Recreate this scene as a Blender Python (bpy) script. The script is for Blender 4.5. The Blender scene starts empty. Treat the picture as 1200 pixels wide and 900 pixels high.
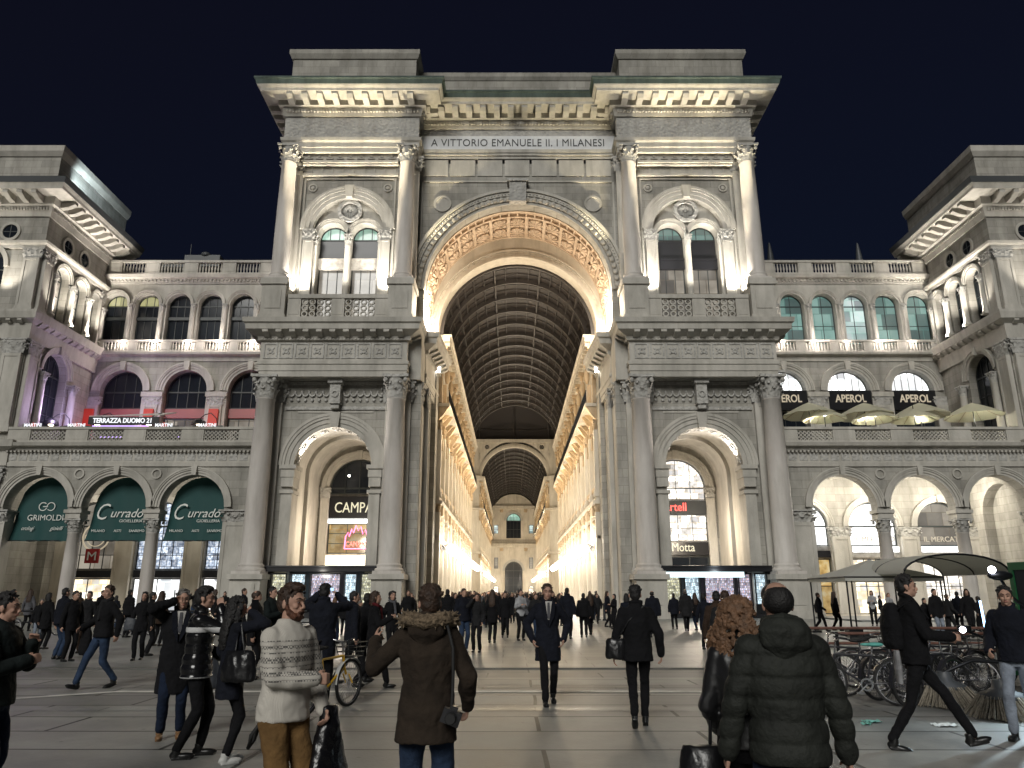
import bpy, bmesh, math, random
from mathutils import Matrix, Vector, noise
R = math.radians
PI = math.pi
random.seed(7)
scene = bpy.context.scene
COL = scene.collection
W0 = {}                       # world origin of every thing / part while the place is laid out

# ------------------------------------------------------------------ camera numbers (pixel helpers only place real things)
CAMX, CAMZ, PITCH, F = -0.48, 1.65, 15.5, 886.0
def gx(px, d, h=0.9):
    z = d * math.cos(R(PITCH)) + (h - CAMZ) * math.sin(R(PITCH))
    return CAMX + (px - 600) * z / F

# ------------------------------------------------------------------ materials
MATS = {}
def nt(name):
    m = bpy.data.materials.new(name); m.use_nodes = True
    MATS[name] = m
    return m, m.node_tree.nodes, m.node_tree.links, m.node_tree.nodes['Principled BSDF']

def mat(name, col, rough=0.7, metal=0.0, var=0.0, scale=3.0, bump=0.0, bscale=40.0, spec=0.5, sheen=0.0, coat=0.0):
    m, n, l, b = nt(name)
    b.inputs['Base Color'].default_value = (*col, 1)
    b.inputs['Roughness'].default_value = rough
    b.inputs['Metallic'].default_value = metal
    b.inputs['Specular IOR Level'].default_value = spec
    if sheen: b.inputs['Sheen Weight'].default_value = sheen
    if coat:
        b.inputs['Coat Weight'].default_value = coat; b.inputs['Coat Roughness'].default_value = 0.15
    tc = n.new('ShaderNodeTexCoord')
    if var:
        t = n.new('ShaderNodeTexNoise'); t.inputs['Scale'].default_value = scale; t.inputs['Detail'].default_value = 6
        l.new(tc.outputs['Object'], t.inputs['Vector'])
        r = n.new('ShaderNodeValToRGB')
        r.color_ramp.elements[0].position = 0.3; r.color_ramp.elements[1].position = 0.7
        r.color_ramp.elements[0].color = tuple(max(0, c * (1 - var)) for c in col) + (1,)
        r.color_ramp.elements[1].color = tuple(min(1, c * (1 + var)) for c in col) + (1,)
        l.new(t.outputs['Fac'], r.inputs['Fac']); l.new(r.outputs['Color'], b.inputs['Base Color'])
    if bump:
        t = n.new('ShaderNodeTexNoise'); t.inputs['Scale'].default_value = bscale; t.inputs['Detail'].default_value = 4
        l.new(tc.outputs['Object'], t.inputs['Vector'])
        bp = n.new('ShaderNodeBump'); bp.inputs['Strength'].default_value = bump; bp.inputs['Distance'].default_value = 0.02
        l.new(t.outputs['Fac'], bp.inputs['Height']); l.new(bp.outputs['Normal'], b.inputs['Normal'])
    return m

def stone(name, c1, c2, joints=0.0, bw=1.6, bh=0.62, carve=0.0, cscale=3.0, rough=0.75):
    m, n, l, b = nt(name)
    geo = n.new('ShaderNodeNewGeometry')
    t = n.new('ShaderNodeTexNoise'); t.inputs['Scale'].default_value = 0.55; t.inputs['Detail'].default_value = 9; t.inputs['Roughness'].default_value = 0.65
    mp = n.new('ShaderNodeMapping'); mp.inputs['Scale'].default_value = (1, 1, 0.45)
    l.new(geo.outputs['Position'], mp.inputs['Vector']); l.new(mp.outputs['Vector'], t.inputs['Vector'])
    r = n.new('ShaderNodeValToRGB'); r.color_ramp.elements[0].position = 0.32; r.color_ramp.elements[1].position = 0.68
    r.color_ramp.elements[0].color = (*c1, 1); r.color_ramp.elements[1].color = (*c2, 1)
    l.new(t.outputs['Fac'], r.inputs['Fac'])
    # run-off streaks
    st = n.new('ShaderNodeTexNoise'); st.inputs['Scale'].default_value = 2.2; st.inputs['Detail'].default_value = 6
    m2 = n.new('ShaderNodeMapping'); m2.inputs['Scale'].default_value = (1.0, 1.0, 0.16)
    l.new(geo.outputs['Position'], m2.inputs['Vector']); l.new(m2.outputs['Vector'], st.inputs['Vector'])
    r2 = n.new('ShaderNodeValToRGB'); r2.color_ramp.elements[0].position = 0.3; r2.color_ramp.elements[1].position = 0.52
    r2.color_ramp.elements[0].color = (0.62, 0.61, 0.58, 1); r2.color_ramp.elements[1].color = (1, 1, 1, 1)
    l.new(st.outputs['Fac'], r2.inputs['Fac'])
    mu = n.new('ShaderNodeMixRGB'); mu.blend_type = 'MULTIPLY'; mu.inputs['Fac'].default_value = 0.42
    l.new(r.outputs['Color'], mu.inputs['Color1']); l.new(r2.outputs['Color'], mu.inputs['Color2'])
    out = mu.outputs['Color']
    height = None
    if joints:
        sp = n.new('ShaderNodeSeparateXYZ'); l.new(geo.outputs['Position'], sp.inputs['Vector'])
        ad = n.new('ShaderNodeMath'); ad.operation = 'ADD'; l.new(sp.outputs['X'], ad.inputs[0]); l.new(sp.outputs['Y'], ad.inputs[1])
        cb = n.new('ShaderNodeCombineXYZ'); l.new(ad.outputs[0], cb.inputs['X']); l.new(sp.outputs['Z'], cb.inputs['Y'])
        bk = n.new('ShaderNodeTexBrick'); bk.inputs['Scale'].default_value = 1.0
        bk.inputs['Brick Width'].default_value = bw; bk.inputs['Row Height'].default_value = bh
        bk.inputs['Mortar Size'].default_value = 0.012; bk.inputs['Color1'].default_value = (1, 1, 1, 1)
        bk.inputs['Color2'].default_value = (0.74, 0.745, 0.75, 1); bk.inputs['Mortar'].default_value = (0.45, 0.45, 0.43, 1)
        l.new(cb.outputs['Vector'], bk.inputs['Vector'])
        m3 = n.new('ShaderNodeMixRGB'); m3.blend_type = 'MULTIPLY'; m3.inputs['Fac'].default_value = joints
        l.new(out, m3.inputs['Color1']); l.new(bk.outputs['Color'], m3.inputs['Color2']); out = m3.outputs['Color']
    l.new(out, b.inputs['Base Color'])
    b.inputs['Roughness'].default_value = rough; b.inputs['Specular IOR Level'].default_value = 0.3
    f = n.new('ShaderNodeTexNoise'); f.inputs['Scale'].default_value = 9; f.inputs['Detail'].default_value = 8
    l.new(geo.outputs['Position'], f.inputs['Vector'])
    bp = n.new('ShaderNodeBump'); bp.inputs['Strength'].default_value = 0.35; bp.inputs['Distance'].default_value = 0.03
    l.new(f.outputs['Fac'], bp.inputs['Height']); nrm = bp.outputs['Normal']
    if carve:
        v = n.new('ShaderNodeTexVoronoi'); v.inputs['Scale'].default_value = cscale; v.feature = 'SMOOTH_F1'
        l.new(geo.outputs['Position'], v.inputs['Vector'])
        b2 = n.new('ShaderNodeBump'); b2.inputs['Strength'].default_value = carve; b2.inputs['Distance'].default_value = 0.12
        l.new(v.outputs['Distance'], b2.inputs['Height']); l.new(nrm, b2.inputs['Normal']); nrm = b2.outputs['Normal']
    l.new(nrm, b.inputs['Normal'])
    return m

def emit(name, col, s, base=None, rough=0.4):
    m, n, l, b = nt(name)
    b.inputs['Base Color'].default_value = (*(base or (0.2, 0.2, 0.2)), 1)
    b.inputs['Emission Color'].default_value = (*col, 1); b.inputs['Emission Strength'].default_value = s
    b.inputs['Roughness'].default_value = rough
    return m

def shopglow(name, cols, s, bw=0.5, bh=0.35, mortar=(0.02, 0.02, 0.02), noise_scale=1.5, msize=0.03):
    """a lit interior seen through glass: shelves and goods as blocks of unequal colour and light"""
    m, n, l, b = nt(name)
    geo = n.new('ShaderNodeNewGeometry'); sp = n.new('ShaderNodeSeparateXYZ'); l.new(geo.outputs['Position'], sp.inputs['Vector'])
    ad = n.new('ShaderNodeMath'); ad.operation = 'ADD'; l.new(sp.outputs['X'], ad.inputs[0]); l.new(sp.outputs['Y'], ad.inputs[1])
    cb = n.new('ShaderNodeCombineXYZ'); l.new(ad.outputs[0], cb.inputs['X']); l.new(sp.outputs['Z'], cb.inputs['Y'])
    bk = n.new('ShaderNodeTexBrick'); bk.inputs['Scale'].default_value = 1; bk.offset = 0.35
    bk.inputs['Brick Width'].default_value = bw; bk.inputs['Row Height'].default_value = bh; bk.inputs['Mortar Size'].default_value = msize
    bk.inputs['Color1'].default_value = (1, 1, 1, 1); bk.inputs['Color2'].default_value = (0.10, 0.10, 0.12, 1); bk.inputs['Mortar'].default_value = (*mortar, 1)
    l.new(cb.outputs['Vector'], bk.inputs['Vector'])
    t = n.new('ShaderNodeTexNoise'); t.inputs['Scale'].default_value = noise_scale; t.inputs['Detail'].default_value = 5
    l.new(cb.outputs['Vector'], t.inputs['Vector'])
    r = n.new('ShaderNodeValToRGB'); e = r.color_ramp.elements
    k = len(cols)
    e[0].position = 0.30; e[0].color = (*cols[0], 1); e[1].position = 0.68; e[1].color = (*cols[-1], 1)
    for i in range(1, k - 1):
        x = e.new(0.32 + 0.36 * i / (k - 1)); x.color = (*cols[i], 1)
    l.new(t.outputs['Fac'], r.inputs['Fac'])
    mu = n.new('ShaderNodeMixRGB'); mu.blend_type = 'MULTIPLY'; mu.inputs['Fac'].default_value = 0.85
    l.new(r.outputs['Color'], mu.inputs['Color1']); l.new(bk.outputs['Color'], mu.inputs['Color2'])
    l.new(mu.outputs['Color'], b.inputs['Emission Color']); b.inputs['Emission Strength'].default_value = s
    b.inputs['Base Color'].default_value = (0.05, 0.05, 0.05, 1); b.inputs['Roughness'].default_value = 0.15
    return m

# ------------------------------------------------------------------ mesh builder
def frame(o, u, n):
    """matrix whose local axes are: along the wall, out of the wall, up"""
    u = Vector(u).normalized(); n = Vector(n).normalized()
    M = Matrix.Identity(4)
    for i in range(3):
        M[i][0] = u[i]; M[i][1] = n[i]; M[i][2] = (0, 0, 1)[i]; M[i][3] = o[i]
    return M

class MB:
    def __init__(s, M=None):
        s.v = []; s.f = []; s.mi = []; s.M = M or Matrix.Identity(4); s.cur = 0; s.smooth = set()
    def add(s, vs, fs, sm=False):
        k = len(s.v); M = s.M
        s.v += [M @ Vector(p) for p in vs]
        flip = M.to_3x3().determinant() < 0
        for f in fs:
            if sm: s.smooth.add(len(s.f))
            s.f.append([k + i for i in (reversed(f) if flip else f)]); s.mi.append(s.cur)
    def box(s, a0, a1, b0, b1, c0, c1):
        if a1 < a0: a0, a1 = a1, a0
        if b1 < b0: b0, b1 = b1, b0
        s.add([(a0,b0,c0),(a1,b0,c0),(a1,b1,c0),(a0,b1,c0),(a0,b0,c1),(a1,b0,c1),(a1,b1,c1),(a0,b1,c1)],
              [(0,3,2,1),(4,5,6,7),(0,1,5,4),(1,2,6,5),(2,3,7,6),(3,0,4,7)])
    def prism(s, pts, b0, b1):
        n = len(pts)
        s.add([(p[0], b0, p[1]) for p in pts] + [(p[0], b1, p[1]) for p in pts],
              [tuple(range(n)), tuple(range(2*n-1, n-1, -1))] + [(i, n+i, n+(i+1)%n, (i+1)%n) for i in range(n)])
    def lathe(s, prof, a=0, b=0, n=16, sm=True, c=0, caps=True):
        vs = []; k = len(prof)
        for (r, z) in prof:
            for i in range(n):
                t = 2*PI*i/n; vs.append((a + r*math.cos(t), b + r*math.sin(t), c + z))
        fs = []
        for j in range(k-1):
            for i in range(n):
                fs.append((j*n+i, j*n+(i+1)%n, (j+1)*n+(i+1)%n, (j+1)*n+i))
        s.add(vs, fs, sm)
        if caps: s.add(vs[:n], [tuple(range(n-1,-1,-1))]); s.add(vs[-n:], [tuple(range(n))])
    def ring(s, ac, cc, r0, r1, b0, b1, t0=0, t1=PI, n=28):
        vs = []; full = abs(t1-t0) > 2*PI-1e-4
        m = n if full else n+1
        for i in range(m):
            t = t0 + (t1-t0)*i/n; ct, st = math.cos(t), math.sin(t)
            vs += [(ac+r0*ct, b0, cc+r0*st), (ac+r1*ct, b0, cc+r1*st), (ac+r1*ct, b1, cc+r1*st), (ac+r0*ct, b1, cc+r0*st)]
        fs = []
        for i in range(n):
            p = 4*i; q = 4*((i+1) % m)
            for e in range(4): fs.append((p+e, p+(e+1)%4, q+(e+1)%4, q+e))
        if not full: fs += [(3,2,1,0), (4*n, 4*n+1, 4*n+2, 4*n+3)]
        s.add(vs, fs)
    def disc(s, ac, cc, r, b0, b1, n=24):
        s.prism([(ac + r*math.cos(2*PI*i/n), cc + r*math.sin(2*PI*i/n)) for i in range(n)], b0, b1)
    def wall(s, a0, a1, c0, c1, b0, b1, ops, n=20):
        """b0 front, b1 back; ops: (centre, halfwidth, bottom, spring, arched)"""
        ops = sorted(ops); x = a0
        def both(pts):
            for b, rev in ((b0, 0), (b1, 1)):
                vs = [(p[0], b, p[1]) for p in pts]
                s.add(vs, [tuple(reversed(range(len(vs)))) if not rev else tuple(range(len(vs)))])
        for (ac, hw, cb, cs, ar) in ops:
            if ac-hw > x+1e-5: both([(x,c0),(x,c1),(ac-hw,c1),(ac-hw,c0)])
            if cb > c0+1e-5: both([(ac-hw,c0),(ac-hw,cb),(ac+hw,cb),(ac+hw,c0)])
            if ar:
                cur = [(ac-hw*math.cos(PI*i/n), cs+hw*math.sin(PI*i/n)) for i in range(n+1)]
            else: cur = [(ac-hw,cs),(ac+hw,cs)]
            for p, q in zip(cur, cur[1:]): both([p,(p[0],c1),(q[0],c1),q])
            rim = [(ac-hw,cb)] + cur + [(ac+hw,cb)]
            for p, q in zip(rim, rim[1:]): s.add([(p[0],b0,p[1]),(q[0],b0,q[1]),(q[0],b1,q[1]),(p[0],b1,p[1])], [(0,1,2,3)])
            if cb > c0+1e-5: s.add([(ac-hw,b0,cb),(ac+hw,b0,cb),(ac+hw,b1,cb),(ac-hw,b1,cb)], [(0,1,2,3)])
            x = ac+hw
        if a1 > x+1e-5: both([(x,c0),(x,c1),(a1,c1),(a1,c0)])
        s.add([(a0,b0,c0),(a0,b1,c0),(a0,b1,c1),(a0,b0,c1)], [(0,1,2,3)]); s.add([(a1,b0,c0),(a1,b1,c0),(a1,b1,c1),(a1,b0,c1)], [(3,2,1,0)])
        s.add([(a0,b0,c1),(a1,b0,c1),(a1,b1,c1),(a0,b1,c1)], [(0,1,2,3)])
    def sweep(s, path, prof, closed=False):
        """path in plan (seen from the front: left to right), prof [(out, up)] closed loop"""
        n = len(path); P = [Vector((p[0], p[1])) for p in path]; k = len(prof); vs = []
        for i in range(n):
            ns = []
            for (p, q) in ((i-1, i), (i, i+1)):
                if not closed and (p < 0 or q >= n): continue
                d = (P[q % n] - P[p % n]).normalized(); ns.append(Vector((d.y, -d.x)))
            if len(ns) == 2:
                m = ns[0] + ns[1]; m = m / max(0.25, m.dot(ns[0]))
            else: m = ns[0]
            for (o, z) in prof: vs.append((P[i].x + m.x*o, P[i].y + m.y*o, z))
        fs = []
        for i in range(n if closed else n-1):
            j = (i+1) % n
            for e in range(k): fs.append((i*k+e, j*k+e, j*k+(e+1)%k, i*k+(e+1)%k))
        if not closed: fs += [tuple(range(k)), tuple(range((n-1)*k+k-1, (n-1)*k-1, -1))]
        s.add(vs, fs)
    def blocks(s, path, sp, w, o0, o1, z0, z1, taper=0.0, ends=True):
        """a row of brackets / dentils along a plan path"""
        for p, q in zip(path, path[1:]):
            p = Vector((*p, 0)); q = Vector((*q, 0)); L = (q-p).length
            if L < sp*0.8: continue
            d = (q-p)/L; nn = Vector((d.y, -d.x, 0)); k = max(1, round(L/sp)); keep = s.M
            for i in range(k):
                o = p + d*(L*(i+0.5)/k)
                s.M = keep @ frame(o, d, nn)
                if taper:
                    s.add([(-w/2,o0,z0),(w/2,o0,z0),(w/2,o0,z1),(-w/2,o0,z1),(-w/2,o0+(o1-o0)*(1-taper),z0+(z1-z0)*.15),(w/2,o0+(o1-o0)*(1-taper),z0+(z1-z0)*.15),
                           (w/2,o1,z0+(z1-z0)*.6),(-w/2,o1,z0+(z1-z0)*.6),(w/2,o1,z1),(-w/2,o1,z1)],
                          [(0,1,5,4),(4,5,6,7),(7,6,8,9),(9,8,2,3),(1,2,8,6,5),(0,4,7,9,3)])
                else: s.box(-w/2, w/2, o0, o1, z0, z1)
            s.M = keep
    def tube(s, pts, r, n=8, sm=True):
        pts = [Vector(p) for p in pts]; rs = r if isinstance(r, (list, tuple)) else [r]*len(pts)
        vs = []; k = len(pts)
        for i, p in enumerate(pts):
            d = (pts[min(i+1, k-1)] - pts[max(i-1, 0)]).normalized()
            u = d.orthogonal().normalized() if abs(d.z) > 0.95 else d.cross(Vector((0,0,1))).normalized()
            w = d.cross(u)
            for j in range(n):
                t = 2*PI*j/n; vs.append(p + (u*math.cos(t) + w*math.sin(t))*rs[i])
        fs = [(i*n+j, i*n+(j+1)%n, (i+1)*n+(j+1)%n, (i+1)*n+j) for i in range(k-1) for j in range(n)]
        s.add(vs, fs, sm); s.add(vs[:n], [tuple(range(n-1,-1,-1))]); s.add(vs[-n:], [tuple(range(n))])
    def ball(s, c, r, n=10, m=7):
        r = r if isinstance(r, (tuple, list)) else (r, r, r)
        vs = [(c[0], c[1], c[2]-r[2])]
        for j in range(1, m):
            t = PI*j/m
            for i in range(n):
                a = 2*PI*i/n; vs.append((c[0]+r[0]*math.sin(t)*math.cos(a), c[1]+r[1]*math.sin(t)*math.sin(a), c[2]-r[2]*math.cos(t)))
        vs.append((c[0], c[1], c[2]+r[2])); fs = []
        for i in range(n): fs.append((0, 1+(i+1)%n, 1+i)); fs.append((len(vs)-1, 1+(m-2)*n+i, 1+(m-2)*n+(i+1)%n))
        for j in range(m-2):
            for i in range(n): fs.append((1+j*n+i, 1+j*n+(i+1)%n, 1+(j+1)*n+(i+1)%n, 1+(j+1)*n+i))
        s.add(vs, fs, True)
    def mesh(s, name, mats, o=Vector((0,0,0))):
        me = bpy.data.meshes.new(name)
        me.from_pydata([tuple(p - o) for p in s.v], [], s.f)
        for m in (mats if isinstance(mats, (list, tuple)) else [mats]): me.materials.append(m if not isinstance(m, str) else MATS[m])
        for i, p in enumerate(me.polygons):
            p.material_index = s.mi[i]; p.use_smooth = i in s.smooth
        me.update(); return me
    def build(s, name, mats, parent=None, origin=None):
        if not s.v: return None
        if origin is None:
            xs = [p.x for p in s.v]; ys = [p.y for p in s.v]; zs = [p.z for p in s.v]
            origin = Vector(((min(xs)+max(xs))/2, (min(ys)+max(ys))/2, min(zs)))
        origin = Vector(origin)
        o = bpy.data.objects.new(name, s.mesh(name, mats, origin)); COL.objects.link(o)
        W0[o.name] = origin
        if parent is not None:
            o.parent = parent; o.location = origin - W0[parent.name]
        else: o.location = origin
        return o

def tag(o, label=None, cat=None, group=None, kind=None):
    if label: o['label'] = label
    if cat: o['category'] = cat
    if group: o['group'] = group
    if kind: o['kind'] = kind
    return o
def empty(name, loc=(0,0,0), label=None, cat=None, group=None):
    o = bpy.data.objects.new(name, None); COL.objects.link(o); o.location = loc; o.empty_display_size = 0.2
    W0[o.name] = Vector(loc); return tag(o, label, cat, group)
def kids(o): return [c for c in ALLKIDS.get(o.name, [])] or list(o.children)
ALLKIDS = {}
def copy_tree(o, parent=None):
    c = o.copy(); COL.objects.link(c); c.parent = parent
    for ch in list(o.children): copy_tree(ch, c)
    return c
def place(o, loc, rz=0.0, label=None, s=None, cat=None, group=None):
    o.location = loc; o.rotation_euler = (0, 0, rz)
    if s: o.scale = (s, s, s)
    return tag(o, label, cat, group)
def recolor(o, m, i=0):
    o.material_slots[i].link = 'OBJECT'; o.material_slots[i].material = MATS[m] if isinstance(m, str) else m

_fc = {}
def text_mb(string, size, M, depth=0.03, bold=0.0, shear=0.0, spacing=1.0, width=None):
    """lettering as real geometry standing proud of its board; M: frame (along, out, up), text centred on its origin"""
    cu = bpy.data.curves.new('lettering', 'FONT'); cu.body = string; cu.size = size; cu.extrude = depth/2; cu.offset = bold
    cu.shear = shear; cu.space_character = spacing; cu.align_x = 'CENTER'; cu.align_y = 'CENTER'; cu.resolution_u = 3
    ob = bpy.data.objects.new('lettering_tmp', cu)
    me = bpy.data.meshes.new_from_object(ob)
    vs = [v.co.copy() for v in me.vertices]; fs = [tuple(p.vertices) for p in me.polygons]
    bpy.data.objects.remove(ob); bpy.data.curves.remove(cu); bpy.data.meshes.remove(me)
    if not vs: return MB(M)
    x0 = min(v.x for v in vs); x1 = max(v.x for v in vs); k = (width/(x1-x0)) if width else 1.0
    cx = (x0+x1)/2; cy = (min(v.y for v in vs)+max(v.y for v in vs))/2
    mb = MB(M); mb.add([((v.x-cx)*k, v.z+depth/2, v.y-cy) for v in vs], fs); return mb
# ------------------------------------------------------------------ palette
stone('wall_stone', (0.25,0.238,0.21), (0.46,0.44,0.395), joints=0.8)
stone('trim_stone', (0.345,0.33,0.295), (0.54,0.515,0.465))
stone('carved_stone', (0.34,0.33,0.31), (0.49,0.48,0.45), carve=0.9, cscale=4.5)
stone('column_stone', (0.47,0.435,0.405), (0.58,0.55,0.51), rough=0.55)
stone('warm_stone', (0.48,0.43,0.35), (0.66,0.61,0.52))
stone('warm_carved', (0.40,0.30,0.19), (0.60,0.47,0.32), carve=0.8, cscale=2.0)
stone('coffer_stone', (0.46,0.35,0.25), (0.63,0.50,0.38), carve=0.3, cscale=3)
stone('lead_green', (0.035,0.05,0.045), (0.10,0.135,0.12))
mat('dark_metal', (0.015,0.016,0.018), 0.4, 0.6)
mat('black_paint', (0.008,0.008,0.01), 0.35)
mat('shutter_grey', (0.06,0.065,0.07), 0.5)
mat('frame_paint', (0.025,0.03,0.03), 0.45)
mat('window_dark', (0.012,0.015,0.02), 0.12, spec=0.3)
mat('curtain', (0.35,0.33,0.30), 0.8, var=0.3)
mat('awning_green', (0.004,0.048,0.046), 0.75, bump=0.2, bscale=8)
mat('letter_cream', (0.72,0.74,0.70), 0.6)
mat('letter_gold', (0.62,0.50,0.25), 0.5)
mat('letter_dark', (0.03,0.03,0.03), 0.6)
mat('plaque_white', (0.62,0.63,0.64), 0.6, var=0.06)
mat('canvas_white', (0.62,0.62,0.58), 0.85, bump=0.1, bscale=4)
mat('canvas_cream', (0.62,0.60,0.46), 0.85)
mat('rubber', (0.012,0.012,0.012), 0.75)
mat('chrome', (0.5,0.5,0.52), 0.25, 1.0)
mat('steel_grey', (0.22,0.23,0.24), 0.4, 0.7)
mat('bike_yellow', (0.62,0.36,0.02), 0.35, coat=0.4)
mat('bike_white', (0.6,0.6,0.58), 0.35, coat=0.4)
mat('bike_black', (0.02,0.02,0.025), 0.35, coat=0.4)
mat('bike_red', (0.25,0.02,0.02), 0.35, coat=0.4)
mat('saddle_teal', (0.10,0.38,0.33), 0.6)
mat('sweeper_green', (0.01,0.09,0.03), 0.4, coat=0.3, var=0.2)
mat('bristle', (0.26,0.23,0.18), 0.9, var=0.4, scale=30)
mat('rust_rail', (0.17,0.085,0.065), 0.5, 0.3, var=0.3, scale=8)
mat('red_paint', (0.35,0.02,0.02), 0.5)
mat('litter_mint', (0.25,0.6,0.5), 0.7)
mat('litter_paper', (0.6,0.6,0.57), 0.8)
mat('tan_wood', (0.30,0.17,0.09), 0.5, var=0.25)
# lights that the photo shows
emit('lamp_white', (1.0,0.95,0.86), 16.0)
emit('lamp_warm', (1.0,0.83,0.58), 16.0)
emit('lamp_strip', (1.0,0.93,0.82), 5.0)
emit('flood_face', (1.0,0.95,0.85), 9.0)
emit('headlight', (0.85,0.87,1.0), 30.0)
emit('blue_tube', (0.35,0.6,1.0), 6.0)
emit('sign_bar_white', (0.95,0.98,1.0), 4.0)
emit('sign_glow_cream', (1.0,0.85,0.62), 2.2)
emit('neon_pink', (1.0,0.12,0.32), 3.2)
emit('neon_red', (1.0,0.06,0.05), 2.4)
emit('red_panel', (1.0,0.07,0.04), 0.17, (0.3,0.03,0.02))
emit('red_band', (0.9,0.16,0.14), 0.045, (0.22,0.08,0.08))
emit('violet_strip', (0.55,0.35,1.0), 2.0)
emit('letter_lit', (0.93,0.96,1.0), 0.9)
emit('letter_lit_gold', (1.0,0.82,0.55), 0.35)
emit('letter_lit_pale', (1.0,0.93,0.62), 0.6)
emit('cyan_strip', (0.72,0.95,1.0), 1.6)
emit('screen_blue', (0.4,0.65,1.0), 1.5)
shopglow('glow_cool', [(0.5,0.75,0.68),(0.75,0.95,0.9),(1,1,1)], 0.9, 1.4, 1.1, (0.45,0.6,0.55), 0.5)
shopglow('glow_white', [(0.8,0.85,0.85),(1,1,0.97),(1,1,1)], 2.2, 0.9, 1.3, (0.55,0.6,0.6), 0.6)
shopglow('glow_teal', [(0.25,0.5,0.44),(0.4,0.7,0.62),(0.5,0.78,0.7)], 0.5, 1.6, 1.6, (0.25,0.4,0.38), 0.4)
shopglow('glow_yellow', [(0.4,0.4,0.16),(0.75,0.72,0.35),(0.9,0.85,0.5)], 0.55, 1.2, 2.0, (0.4,0.4,0.2), 0.5)
shopglow('glow_green', [(0.25,0.5,0.4),(0.45,0.8,0.62),(0.7,1,0.85)], 0.75, 1.3, 2.0, (0.3,0.5,0.4), 0.6)
shopglow('glow_beige', [(0.3,0.26,0.2),(0.55,0.49,0.4),(0.75,0.68,0.55)], 0.5, 1.3, 1.2, (0.3,0.26,0.2), 0.5)
shopglow('glow_amber', [(0.5,0.28,0.06),(0.9,0.6,0.2),(1,0.85,0.5)], 0.75, 1.9, 2.3, (0.45,0.28,0.1), 1.6)
shopglow('glow_shelf', [(0.15,0.2,0.3),(0.55,0.65,0.8),(1,1,1)], 1.3, 0.45, 0.55, (0.02,0.03,0.05), 5.0, 0.03)
shopglow('glow_shop', [(0.9,0.7,0.4),(1,0.9,0.7),(1,1,0.95)], 2.2, 0.7, 0.6, (0.4,0.3,0.15), 1.6)
shopglow('glow_store', [(0.5,0.45,0.35),(1,0.95,0.85),(1,1,1)], 2.4, 0.8, 0.5, (0.25,0.2,0.15), 3.0)
shopglow('glow_kiosk', [(0.25,0.3,0.2),(0.8,0.75,0.45),(0.9,0.95,1)], 1.1, 0.16, 0.2, (0.02,0.03,0.03), 12.0, 0.012)
shopglow('glow_kiosk_cool', [(0.2,0.4,0.5),(0.7,0.9,1),(0.95,1,1)], 1.5, 0.14, 0.24, (0.02,0.04,0.06), 12.0, 0.012)
shopglow('glow_kiosk_mixed', [(0.7,0.08,0.08),(0.85,0.85,0.9),(0.12,0.2,0.75)], 1.2, 0.13, 0.17, (0.03,0.03,0.03), 12.0, 0.012)
# skin, hair and cloth
mat('skin', (0.42,0.25,0.185), 0.6, var=0.14, scale=14, bump=0.15, bscale=60, spec=0.35)
mat('skin_far', (0.42,0.25,0.18), 0.55)
mat('lip', (0.36,0.13,0.11), 0.5)
mat('eye_dark', (0.02,0.015,0.012), 0.15)
mat('eye_white', (0.20,0.15,0.13), 0.4)
for nme, c in dict(hair_black=(0.008,0.007,0.007), hair_brown=(0.035,0.018,0.010), hair_grey=(0.12,0.11,0.10), hair_curly=(0.13,0.068,0.035), beard_red=(0.085,0.030,0.014)).items():
    mat(nme, c, 0.6, var=0.5, scale=25, bump=0.45, bscale=120)
def cloth(name, c, rough=0.92, var=0.35, **k): return mat(name, tuple(x*(.62 if max(c) < .06 else .9) for x in c), rough, var=var, scale=6, bump=0.8, bscale=20, spec=.25, **k)
cloth('cloth_black', (0.008,0.008,0.010)); cloth('cloth_navy', (0.010,0.012,0.021)); cloth('cloth_charcoal', (0.022,0.022,0.024))
cloth('cloth_green', (0.012,0.018,0.018)); cloth('cloth_olive', (0.042,0.030,0.021)); cloth('puffer_green', (0.030,0.033,0.028), 0.72)
cloth('cloth_brown', (0.05,0.03,0.02)); cloth('cloth_grey', (0.10,0.10,0.11)); cloth('cloth_red', (0.10,0.012,0.015))
cloth('cloth_white', (0.55,0.53,0.5)); cloth('denim', (0.024,0.042,0.082)); cloth('denim_dark', (0.012,0.022,0.05)); cloth('denim_pale', (0.22,0.25,0.30))
cloth('corduroy_tan', (0.15,0.085,0.032)); cloth('cloth_pale', (0.33,0.33,0.34)); mat('fur', (0.15,0.11,0.07), 0.95, var=0.5, scale=40, bump=1.0, bscale=70)
mat('puffer_black', (0.007,0.007,0.008), 0.42, bump=0.3, bscale=12, spec=0.8)
mat('leather_black', (0.008,0.008,0.009), 0.3, bump=0.2, bscale=30)
mat('bag_plastic', (0.006,0.006,0.007), 0.25, bump=0.6, bscale=14)
mat('bag_grey', (0.05,0.055,0.065), 0.6)
mat('shoe_black', (0.008,0.008,0.008), 0.35); mat('shoe_white', (0.5,0.5,0.48), 0.6); mat('shoe_tan', (0.2,0.11,0.05), 0.5)
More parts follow.
